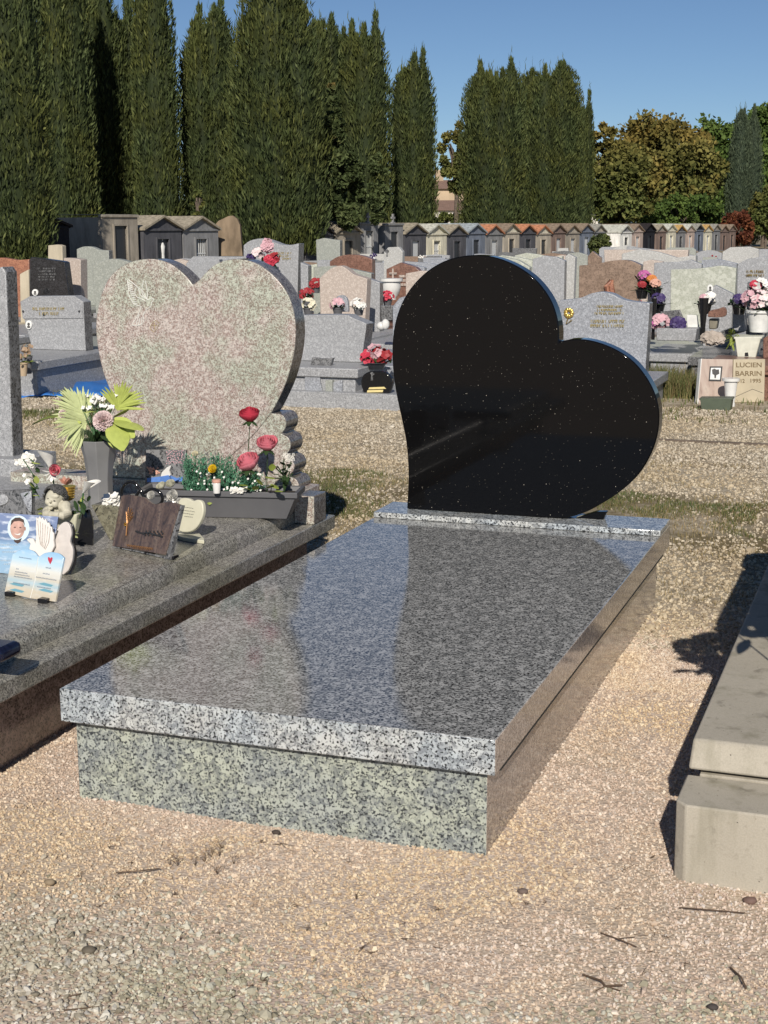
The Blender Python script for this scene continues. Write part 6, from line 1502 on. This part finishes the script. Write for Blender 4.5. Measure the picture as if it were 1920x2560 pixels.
o = B().prism([T4(*q, 6.86) for q in ((1064, 1380), (1060, 1305), (1130, 1290), (1130, 1378))], (0, 0.05, 0)).build('small_plaque', GM['bluegrey'], None, bevel=0.004); tag(o, 'small blank grey plaque between the cube and the black oval plaque', 'plaque')
t = thing('oval_plaque', 'glossy black oval plaque with gold lines before the wide grey headstone', 'plaque', T4(1378, 1385, 6.84))
B().prism([T4(x, y, 6.84) for x, y in smooth_path([(1285, 1380), (1265, 1320), (1275, 1260), (1320, 1228), (1380, 1222), (1440, 1232), (1480, 1270), (1488, 1325), (1470, 1380)], 4)], (0, 0.04, 0)).build('panel', M['blackgloss'], t, bevel=0.008)
b = B(); b.prism([T4(*q, 6.836) for q in ((1325, 1340), (1430, 1336), (1445, 1350), (1318, 1354))], (0, 0.003, 0)); b.prism([T4(*q, 6.836) for q in ((1312, 1360), (1425, 1357), (1420, 1374), (1308, 1376))], (0, 0.003, 0)); b.build('gold_lines', plain('pale_gold', (0.75, 0.62, 0.28), 0.35), t)
b = B(); b.prism([T4(*q, 6.836) for q in ((1335, 1290), (1340, 1250), (1330, 1238), (1345, 1228), (1362, 1245), (1350, 1255), (1352, 1290))], (0, 0.003, 0)); b.build('grey_bird', GM['darkgrey'], t)
pb_ = T4(1375, 1210, 7.1)
t = pot_plant('flower_bowl', 'dark bowl of dusky red roses on the tomb beside the black heart', 'flower bowl', pb_, 0.075, 0.05, M['door'], [('crimson', -0.05, 0.03, 0.05, 18, 0.035), ('red', 0.04, 0.05, 0.06, 24, 0.035), ('rose', 0.0, 0.08, 0.05, 14, 0.03)], Q, leafm='dark')
p = T4(1483, 712, 11.8); t = thing('urn', 'white ribbed urn in front of the brown gabled headstone', 'urn', p); B().lathe([(0.05, 0), (0.05, 0.02), (0.085, 0.07), (0.10, 0.13), (0.095, 0.18), (0.12, 0.19), (0.12, 0.22), (0.10, 0.22)], p, 18).build('urn_body', M['porcelain'], t, smooth=40)
for k, (x, y, m_, yy, lab) in enumerate(((1455, 735, 'crimson', 11.2, 'red flowers below the white ribbed urn'), (880, 725, 'red', 9.9, 'dark red flowers left of the bell shaped headstone'), (1100, 800, 'rose', 9.6, 'pink flower before the bell shaped headstone'), (1250, 800, 'white', 9.6, 'white flowers right before the bell shaped headstone'), (945, 640, 'red', 11.4, 'red and green bush between two headstones beside the pink heart'), (890, 800, 'cream', 9.5, 'cream candle pot behind the wide grey headstone'))):
    p = T4(x, y + 25, yy); pot_plant('flower_pot', lab, 'flower pot', p, 0.05, 0.07, M['greyplastic'], [(m_, 0, 0.03, 0.06, 24, 0.025)], Q, leafm='dark')
t = thing('arched_plaque', 'small arched grey plaque standing before the bell shaped headstone', 'plaque', T4(1125, 800, 9.75)); B().prism([T4(x, y, 9.75) for x, y in smooth_path([(1070, 800), (1072, 730), (1090, 695), (1125, 680), (1155, 695), (1170, 730), (1175, 800)], 3)], (0, 0.04, 0)).build('panel', GM['bluegrey'], t, bevel=0.004)
t = thing('white_shoes', 'small white porcelain ornament on the slab beside the black heart', 'ornament', T4(1425, 915, 8.6)); b = B(); b.ball(T4(1410, 900, 8.6), (0.04, 0.04, 0.035)); b.ball(T4(1440, 890, 8.6), (0.035, 0.04, 0.045)); b.build('ornament_body', M['porcelain'], t)
o = B().prism([T4(*q, 9.0) for q in ((1412, 860), (1405, 755), (1490, 755), (1490, 860))], (0, 0.05, 0)).build('grey_plaque', GM['darkgrey'], None, bevel=0.004); tag(o, 'slanted dark grey plaque at the left side of the black heart', 'plaque')
# ---- right hand side
def TR(x, y, yy): return at_y(*px('R', x, y), yy)
yb = 9.0
t = thing('flower_box', 'grey granite flower box with pink and purple flowers on the slab behind the black heart', 'flower box', TR(955, 960, yb))
B().prism([TR(*q, yb) for q in ((803, 958), (800, 862), (1112, 866), (1100, 962))], (0, 0.22, 0)).build('box', GM['grey'], t, bevel=0.006)
for m_, x, y, r_, n_, s_ in (('rose', 830, 815, 0.065, 50, 0.028), ('magenta', 825, 820, 0.06, 12, 0.022), ('purple', 965, 825, 0.05, 40, 0.028)):
    b = B(); flower_ball(b, TR(x, y, yb + 0.08), r_, n_, s_, Q); b.build('blossoms', FM[m_], t, smooth=60)
o = B().prism([TR(*q, 9.25) for q in ((850, 800), (830, 735), (980, 720), (1015, 800))], (0, 0.03, 0)).build('small_plaque', GM['darkgrey'], None, bevel=0.004); tag(o, 'slanted grey plaque behind the flower box', 'plaque')
o = B().prism([TR(*q, 9.2) for q in ((1035, 800), (1035, 760), (1110, 762), (1125, 860), (1040, 858))], (0, 0.05, 0)).build('small_plaque', M['white'], None, bevel=0.004); tag(o, 'white tablet at the right end of the flower box', 'plaque')
for x, w_, lab in ((775, 22, 'slim black vase left of the flower box'), (1155, 38, 'slim black vase right of the flower box')):
    p = TR(x, 950, 9.1); a = abs(TR(x + w_, 900, 9.1)[0] - TR(x, 900, 9.1)[0]); t = thing('flower_vase', lab, 'vase', p); B().lathe([(a * 0.6, 0), (a * 0.65, 0.02), (a * 0.5, 0.1), (a, 0.33), (a * 0.9, 0.33)], p, 14).build('vase_body', M['blackgloss'], t, smooth=40)
for m_, x, y, yy, r_, lab in (('purple', 815, 700, 9.6, 0.09, 'deep purple chrysanthemums before the greenish white headstone'), ('rose', 1170, 705, 9.3, 0.07, 'pink and white bouquet above the right black vase'), ('purple', 1435, 710, 9.2, 0.08, 'dark purple flowers in a black pot near the right edge'), ('crimson', 1560, 600, 9.4, 0.07, 'dark red bouquet with pink tips near the right edge'), ('magenta', 705, 520, 10.2, 0.09, 'magenta chrysanthemums right of the brown praying hands stone'), ('orange', 765, 545, 10.1, 0.06, 'orange flowers beside the magenta chrysanthemums'), ('salmon', 790, 580, 10.0, 0.07, 'pale orange flowers below the orange ones'), ('red', 690, 590, 10.0, 0.05, 'dark red flowers beneath the magenta chrysanthemums'), ('purple', 1120, 860, 9.05, 0.0, '')):
    if not lab: continue
    p = TR(x, y + 45, yy); pot_plant('flower_pot', lab, 'flower pot', p, 0.06, 0.08, M['blackgloss'], [(m_, 0, 0.04, r_ * 0.58, 60, 0.016)] + ([('white', 0.04, 0.04, 0.05, 14, 0.03)] if 'bouquet' in lab else []), Q, leafm='dark')
p = TR(960, 1105, 8.3) if False else at_z(*px('R', 950, 1110), 0.0)
pot_plant('flower_pot', 'black pot of orange and salmon silk roses on the dry grass behind the black heart', 'flower pot', p, 0.10, 0.13, M['greyplastic'], [('orange', -0.09, 0.07, 0.07, 22, 0.035), ('salmon', 0.0, 0.08, 0.08, 24, 0.035), ('yellow', 0.06, 0.07, 0.06, 16, 0.03), ('salmon', 0.17, 0.03, 0.07, 18, 0.035), ('orange', 0.12, 0.04, 0.06, 10, 0.03)], Q, leafm='dark', leaves=40)
p = at_z(*px('R', 835, 1236)); t = thing('picture_tile', 'small white tile with a teal bottle shape beside the black heart', 'plaque', p)
yy = p[1]; B().prism([TR(*q, yy) for q in ((785, 1236), (755, 1150), (890, 1105), (892, 1236))], (0, 0.03, 0)).build('tile', plain('pale_tile', (0.50, 0.49, 0.44), 0.4), t, bevel=0.003)
B().prism([TR(*q, yy - 0.004) for q in ((818, 1150), (822, 1120), (834, 1100), (838, 1120), (858, 1130), (862, 1150))], (0, 0.003, 0)).build('teal_picture', plain('teal_paint', (0.12, 0.36, 0.36), 0.4), t)
B().prism([TR(*q, yy - 0.004) for q in ((800, 1200), (798, 1170), (820, 1165), (822, 1200))], (0, 0.003, 0)).build('salmon_picture', FM['salmon'], t)
# pale planter on a plinth
p = TR(1495, 1100, 8.9); t = thing('planter', 'large pale tapered planter standing behind the name book at the right', 'planter', p)
b = B(); q = [TR(*a, 8.9) for a in ((1425, 1095), (1405, 945), (1395, 945), (1395, 928), (1612, 928), (1612, 945), (1602, 945), (1560, 1100))]; b.prism(q, (0, 0.28, 0)); b.build('trough', plain('cream_plastic', (0.62, 0.62, 0.52), 0.5), t, bevel=0.008)
B().prism([TR(*a, 8.895) for a in ((1480, 1076), (1482, 1050), (1505, 1048), (1510, 1076))], (0, 0.004, 0)).build('drain_hole', M['ddoor'], t)
b = B(); 
for k in range(34): leaf(b, TR(Q.uniform(1370, 1420), Q.uniform(900, 960), 8.95), (Q.gauss(-0.3, 1), -0.3, Q.gauss(0.4, 1)), 0.07, 0.02)
b.build('leaves', LM['olive'], t, smooth=60)
p = TR(1590, 890, 9.1); pot_plant('flower_pot', 'white pot of pale pink silk flowers above the cream planter', 'flower pot', p, 0.105, 0.17, M['white'], [('rose', -0.05, 0.09, 0.085, 36, 0.026), ('white', 0.06, 0.11, 0.085, 26, 0.026), ('carn', 0.0, 0.07, 0.10, 24, 0.024)], Q, leafm='dark')
o = B().prism([TR(*q, 9.35) for q in ((1385, 890), (1388, 740), (1478, 742), (1478, 890))], (0, 0.2, 0)).build('granite_block', GM['grey'], None, bevel=0.006); tag(o, 'grey granite block beneath the dark purple flowers near the right edge', 'stone block')
for i, (x0, y0, x1, y1, lab) in enumerate(((1270, 940, 1480, 850, 'grey slab end lying behind the cream planter'),)):
    o = B().prism([TR(x0, y0, 9.5), TR(x0, y0 - 40, 9.5), TR(x1, y1 - 30, 9.5), TR(x1, y1 + 40, 9.5)], (0, 0.3, 0)).build('loose_slab', GM['darkgrey'], None, bevel=0.006); tag(o, lab, 'slab')
p = TR(1230, 990, 8.9); t = thing('dried_bouquet', 'pile of faded dried flowers fallen left of the cream planter', 'bouquet', p); b = B(); flower_ball(b, p + np.array([0, 0, 0.05]), 0.08, 50, 0.03, Q, 0.5); b.build('blossoms', petal_mat('dried_petals', (0.42, 0.36, 0.30)), t, smooth=60)
o = B().prism([TR(x, y, 9.1) for x, y in smooth_path([(1195, 775), (1210, 730), (1270, 715), (1320, 700), (1340, 725), (1330, 770), (1260, 780)], 3)], (0, 0.04, 0)).build('brown_plaque', GM['red'], None, bevel=0.004); tag(o, 'rounded reddish brown plaque before the small triangular stone', 'plaque')
o = B().prism([TR(*q, 9.15) for q in ((1205, 870), (1205, 790), (1275, 790), (1262, 870))], (0, 0.12, 0)).build('olive_pot', plain('olive_grey_ceramic', (0.22, 0.20, 0.15), 0.4), None, bevel=0.01); tag(o, 'square olive grey pot right of the slim black vase', 'flower pot')
# ---- the name book
pn0 = at_z(*px('R', 1130, 1445)); pn1 = at_z(*px('R', 1640, 1432)); yaw = math.atan2(pn1[1] - pn0[1], pn1[0] - pn0[0]); pn = Plane(pn0, yaw, R(8))
t = thing('name_book', 'pinkish open book stone lettered LUCIEN BARRIN 1912 1995 with a framed photograph', 'plaque', (pn0 + pn1) / 2)
def travertine():
    n = N('veined_pinkish_marble'); v = n.tc.outputs['Object']; f = n.noise(3.0, 6, n.mapping(v, (2.2, 2.2, 0.6)), dist=2.2)
    n.bs(color=n.ramp(f, [(0.3, (0.26, 0.19, 0.155)), (0.45, (0.46, 0.36, 0.30)), (0.6, (0.52, 0.43, 0.36)), (0.75, (0.33, 0.25, 0.21))]), rough=0.45); return n.m
M['marble'] = travertine(); M['marble2'] = plain('cream_beige_marble', (0.50, 0.43, 0.30), 0.45, var=0.12, scale=8)
B().prism(pn.pts('R', [(1130, 1445), (1122, 1398), (1150, 1097), (1392, 1100), (1382, 1435)]), -pn.n * 0.05).build('left_page', M['marble'], t, bevel=0.006)
B().prism(pn.pts('R', [(1386, 1435), (1396, 1100), (1640, 1097), (1632, 1432)]), -pn.n * 0.05).build('right_page', M['marble2'], t, bevel=0.006)
B().prism(pn.pts('R', [(1112, 1448), (1120, 1396), (1145, 1097), (1152, 1097), (1128, 1398), (1122, 1448)], -0.002), -pn.n * 0.05).build('page_edge', M['white'], t)
def word(txt, plane, c, xl, xr, yb_, ytop, mat, par, name):
    cu = bpy.data.curves.new(name, 'FONT'); cu.body = txt; cu.size = 1.0; cu.extrude = 0.0; cu.offset = 0.012
    tmp = bpy.data.objects.new(name, cu); COL.objects.link(tmp)
    dg = bpy.context.evaluated_depsgraph_get(); me = bpy.data.meshes.new_from_object(tmp.evaluated_get(dg))
    bpy.data.objects.remove(tmp); xs = [v.co.x for v in me.vertices]; ys = [v.co.y for v in me.vertices]
    A = plane.hit(px(c, xl, yb_), 0.001); Bq = plane.hit(px(c, xr, yb_), 0.001); T_ = plane.hit(px(c, xl, ytop), 0.001)
    b = B(); V = [A + (Bq - A) * ((v.co.x - min(xs)) / (max(xs) - min(xs))) + plane.w * (np.linalg.norm(T_ - A) * (v.co.y - min(ys)) / (max(ys) - min(ys))) for v in me.vertices]
    b.add(V, [tuple(p.vertices) for p in me.polygons]); bpy.data.meshes.remove(me)
    o = b.build(name, mat, par, smooth=0); md = o.modifiers.new('relief', 'SOLIDIFY'); md.thickness = 0.002; md.offset = 0
M['letters'] = plain('brown_painted_letters', (0.17, 0.12, 0.06), 0.5)
word('LUCIEN', pn, 'R', 1415, 1610, 1162, 1125, M['letters'], t, 'lettering')
word('BARRIN', pn, 'R', 1410, 1610, 1228, 1190, M['letters'], t, 'lettering')
word('1912', pn, 'R', 1412, 1480, 1282, 1252, M['letters'], t, 'lettering')
word('1995', pn, 'R', 1525, 1605, 1280, 1250, M['letters'], t, 'lettering')
fr = B().prism(pn.pts('R', [(1203, 1266), (1212, 1155), (1308, 1155), (1298, 1268)], 0.003), pn.n * 0.004).build('picture_frame', M['ink'], t)
B().prism(pn.pts('R', [(1213, 1255), (1221, 1166), (1297, 1166), (1289, 1257)], 0.0075), pn.n * 0.001).build('photograph', M['oval'], fr)
B().prism(pn.pts('R', [(1232, 1215), (1228, 1180), (1248, 1172), (1262, 1180), (1282, 1178), (1285, 1212), (1262, 1222), (1258, 1245), (1248, 1245), (1246, 1220)], 0.0087), pn.n * 0.0006).build('photographed_figure', M['photo_dark'], fr)
t = thing('flower_vase', 'white fluted vase standing before the name book', 'vase', at_z(*px('R', 1388, 1462)))
p = at_z(*px('R', 1388, 1462)); B().lathe([(0.035, 0), (0.036, 0.02), (0.032, 0.03), (0.048, 0.175), (0.062, 0.18), (0.062, 0.20), (0.05, 0.20)], p + np.array([-0.02, 0, 0]), 18).build('vase_body', M['porcelain'], t, smooth=40)
b = B(); b.tube([p + np.array([0.0, 0, 0.06]), at_y(*px('R', 1450, 1370), p[1]), at_y(*px('R', 1540, 1330), p[1]), at_y(*px('R', 1620, 1360), p[1] + 0.05)], 0.0015, 4); b.build('wire', M['door'], t)
pt_ = at_z(*px('R', 1145, 1492)); q_ = at_z(*px('R', 1368, 1492)); t = thing('planter', 'empty olive green plastic trough before the name book', 'planter', (pt_ + q_) / 2)
yv = (pt_[1] + q_[1]) / 2; b = B(); b.prism([TR(*a, yv) for a in ((1148, 1492), (1138, 1415), (1132, 1415), (1130, 1400), (1386, 1400), (1386, 1415), (1378, 1415), (1368, 1496))], (0, 0.13, 0)); b.build('trough', plain('olive_green_plastic', (0.085, 0.105, 0.07), 0.5), t, bevel=0.005)
p = at_z(*px('R', 1010, 1340)); 
# stone edging lying in the path at the right
o = B().box(0.35, 1.35, 5.95, 5.98, -0.02, 0.010).build('path_edging', M['bark'], None, bevel=0.004); tag(o, 'thin dark edging strip let into the path right of the black heart', 'edging')
# ---- guessed plants and an added slab outside the frame, shadowing the gravel
def tall_bouquet(x, y, h, spread, label, seed):
    q = random.Random(seed); t = thing('flower_vase', label, 'vase', (x, y, 0.232))
    B().lathe([(0.05, 0), (0.045, 0.02), (0.035, 0.08), (0.06, 0.24), (0.055, 0.24)], (x, y, 0.232), 14).build('vase_body', M['greyplastic'], t, smooth=40)
    for m_ in ('white', 'rose', 'purple'):
        b = B()
        for k in range(3):
            a = q.uniform(0, 6.28); carnation(b, (x + spread * q.uniform(0.1, 0.8) * math.cos(a), y + spread * q.uniform(0.1, 0.8) * math.sin(a), h + q.uniform(-0.07, 0.06)), 0.055, (math.cos(a), math.sin(a), 1), 40, k)
        b.build('carnations', FM[m_], t, smooth=60)
    b = B()
    for k in range(60):
        a = q.uniform(0, 6.28); z = q.uniform(0.74, h); r_ = spread * (z - 0.4) / (h - 0.4) * q.uniform(0.2, 0.8)
        leaf(b, (x + r_ * math.cos(a), y + r_ * math.sin(a), z), (math.cos(a), math.sin(a), q.uniform(-0.1, 0.9)), 0.09, 0.035)
    for k in range(5):
        a = q.uniform(0, 6.28); b.tube([(x, y, 0.44), (x + spread * 0.6 * math.cos(a), y + spread * 0.6 * math.sin(a), h - 0.05)], 0.0025, 4)
    b.build('leaves', LM['dark'], t, smooth=60)
tall_bouquet(1.645, 0.30, 0.88, 0.18, 'tall grey vase of mixed carnations on the beige tomb just outside the right edge', 5)
o = B().prism([(1.53, 0.68, 0.2325), (1.53, 0.70, 0.70), (1.53, 0.80, 0.77), (1.53, 1.55, 0.77), (1.53, 1.68, 0.70), (1.53, 1.70, 0.2325)], (0.08, 0, 0)).build('stone_stele', M['beige'], None, bevel=0.005); tag(o, 'upright beige slab standing lengthwise on the beige tomb just outside the right edge', 'stele')  # guessed slab, shaped to cast the long shadow beside the tomb

# ---- twigs, dry weeds and single stones on the near gravel
M['twig'] = plain('dry_brown_twig', (0.10, 0.065, 0.04), 0.85, var=0.3)
def twig(P, r, label, side=None):
    r *= 0.75; b = B(); b.tube([tuple(at_z(a * 1.1573, b2 * 1.1573, 0.008 + 0.004 * (i % 2))) for i, (a, b2) in enumerate(P)], r, 5)
    for L in side or []: b.tube([tuple(at_z(a * 1.1573, b2 * 1.1573, 0.01)) for a, b2 in L], r * 0.6, 4)
    o = b.build('twig', M['twig'], None); tag(o, label, 'twig')
twig([(1467, 1960), (1530, 1965), (1610, 1972)], 0.0016, 'long thin straight twig lying before the beige tomb')
twig([(1298, 2015), (1340, 2030), (1375, 2045)], 0.0018, 'slender dark twig above the forked one at the lower right', [[(1330, 2028), (1372, 2024)]])
twig([(1260, 2105), (1298, 2118), (1308, 2130), (1345, 2128)], 0.0028, 'dark forked twig like a bird foot at the lower right', [[(1308, 2130), (1288, 2140)], [(1308, 2130), (1340, 2140)]])
twig([(150, 2152), (172, 2147), (200, 2143)], 0.0018, 'short twig among the lower left gravel')
twig([(135, 2182), (180, 2178), (222, 2173)], 0.0016, 'thin twig below the short one at the lower left')
twig([(392, 2242), (412, 2244), (435, 2248)], 0.0016, 'tiny twig at the bottom edge')
twig([(250, 1885), (300, 1881), (345, 1876)], 0.0016, 'thin twig left before the green base of the new tomb')
twig([(1578, 2090), (1600, 2110), (1612, 2135)], 0.0022, 'dark twig near the lower right corner')
twig([(1145, 1550), (1155, 1565), (1162, 1580)], 0.0014, 'tiny twig beside the long side of the new tomb')
twig([(1590, 1668), (1615, 1675)], 0.0016, 'small twig in the gravel beside the beige tomb')
def weeds(name, label, zone, n, h, mat, ln=5, spread=0.02, r=0.0007):
    b = B(); q = random.Random(len(label))
    for k in range(n):
        x, y = q.uniform(zone[0], zone[2]), q.uniform(zone[1], zone[3]); p = at_z(x * 1.1573, y * 1.1573, 0.0)
        for j in range(ln): b.tube([p, p + np.array([q.gauss(0, spread * 0.4), q.gauss(0, spread * 0.4), h * 0.5]), p + np.array([q.gauss(0, spread), q.gauss(0, spread), h * q.uniform(0.6, 1.1)])], [r, r * 0.8, r * 0.4], 3)
    o = b.build(name, mat, None, smooth=0); tag(o, label, kind='stuff'); return o
weeds('dry_weeds', 'dry brown weed stalks in the pink gravel before the new tomb', (360, 1830, 560, 1900), 9, 0.03, M['twig'], 5, 0.014, 0.0006)
weeds('dry_weed_bits', 'short dry plant bits scattered over the gravel', (60, 1820, 1500, 2180), 60, 0.006, M['twig'], 3, 0.012, 0.0008)
for i, (x, y, r_, c, lab) in enumerate(((597, 1798, 0.010, (0.06, 0.045, 0.035), 'dark pebble before the middle of the green base'), (1130, 1925, 0.011, (0.15, 0.11, 0.09), 'round brown pebble right before the corner of the new tomb'), (192, 2375 / 1.1573, 0.014, (0.13, 0.11, 0.08), 'dark stone at the left in the grey gravel'), (108, 1905, 0.012, (0.26, 0.20, 0.13), 'tan flat pebble at the left in the pink gravel'), (1620, 1945, 0.014, (0.16, 0.10, 0.08), 'brown clod at the foot of the beige tomb'), (1540, 2175, 0.010, (0.06, 0.05, 0.045), 'dark pebble at the lower right'))):
    p = at_z(x * 1.1573, y * 1.1573, 0.006); b = B(); b.ball(p, (r_, r_ * 0.8, r_ * 0.55), 9, 6); o = b.build('pebble', plain('pebble_%d' % i, c, 0.8, var=0.3), None, smooth=60)
    for v0 in o.data.vertices: v0.co *= 1 + 0.18 * noise.noise(v0.co * 120)
    tag(o, lab, 'pebble', 'single larger pebbles in the gravel')
# ---- grass
def grass(name, label, n, region, h, dens, mats, sd, w_=0.0022, test=None):
    rng = np.random.default_rng(sd); x = rng.uniform(region[0], region[2], n); y = rng.uniform(region[1], region[3], n)
    nv = np.array([noise.noise(Vector((a * 1.6, b2 * 1.6, sd))) + 0.6 * noise.noise(Vector((a * 5, b2 * 5, sd))) for a, b2 in zip(x, y)])
    k = (nv + rng.normal(0, 0.10, n) > dens) & ~inside_tomb(x, y)
    if test is not None: k &= test(x, y)
    x, y = x[k], y[k]; m = len(x); hh = h * rng.uniform(0.5, 1.5, m); a = rng.uniform(0, 6.28, m); ln = rng.uniform(0.1, 0.9, m) * hh
    g = np.array([gh(p, q) + gz0(p, q) for p, q in zip(x, y)]); dx, dy = np.cos(a), np.sin(a)
    V = np.stack([np.stack([x - dy * w_, y + dx * w_, g - 0.004], 1), np.stack([x + dy * w_, y - dx * w_, g - 0.004], 1), np.stack([x + dx * ln * 0.4 + dy * w_ * 0.7, y + dy * ln * 0.4 - dx * w_ * 0.7, g + hh * 0.6], 1), np.stack([x + dx * ln * 0.4 - dy * w_ * 0.7, y + dy * ln * 0.4 + dx * w_ * 0.7, g + hh * 0.6], 1), np.stack([x + dx * ln, y + dy * ln, g + hh], 1)], 1).reshape(-1, 3)
    i = np.arange(m) * 5; F = np.stack([np.stack([i, i + 1, i + 2], 1), np.stack([i, i + 2, i + 3], 1), np.stack([i + 3, i + 2, i + 4], 1)], 1).reshape(-1, 3)
    T = np.repeat(np.clip(0.5 + 0.5 * nv[k] + rng.normal(0, 0.25, m), 0, 1), 3)
    o = raw_mesh(name, V, F, mats, 3, attr=T); tag(o, label, kind='stuff')
def gmat(name, a, b2, c):
    n = N(name); n.bs(color=n.ramp(n.attr('tone'), [(0.0, a), (0.5, b2), (1.0, c)]), rough=0.7, spec=0.2); return n.m
M['grassg'] = gmat('green_grass', (0.24, 0.18, 0.09), (0.15, 0.14, 0.055), (0.075, 0.11, 0.035)); M['grassd'] = gmat('dry_grass', (0.30, 0.22, 0.12), (0.36, 0.28, 0.15), (0.17, 0.14, 0.06))
grass('grass', 'patchy green grass growing behind the heart tombs', 110000, (-2.4, 2.7, 2.4, 4.5), 0.015, 0.02, M['grassg'], 3, 0.0016, test=lambda x, y: (np.abs(y - np.where(x > 0.3, 3.7, 3.5)) < np.where(x > 0.3, 0.45, 0.75) + 0.15 * np.sin(x * 5)) & ((x < 1.15) | (np.sin(x * 9 + y * 7) > 0.4)))
grass('dry_grass', 'dry yellow grass among the stones behind the heart tombs', 60000, (-3.0, 2.2, 3.5, 5.2), 0.014, 0.05, M['grassd'], 8, 0.0015)
grass('meadow_grass', 'green and dry grass between the graves behind', 90000, (-9, 6.8, 5, 15), 0.035, 0.08, M['grassg'], 11, 0.004)
grass('grass_strip', 'green grass strip beside the blue plastic sheet', 26000, (-6, 5.3, -3.2, 7.6), 0.03, 0.0, M['grassg'], 13, 0.003)
grass('tall_weed', 'tall dry weed tuft beside the black pot of orange flowers', 5000, (-0.55, 8.1, 0.25, 9.0), 0.14, -0.3, M['grassg'], 15, 0.003)
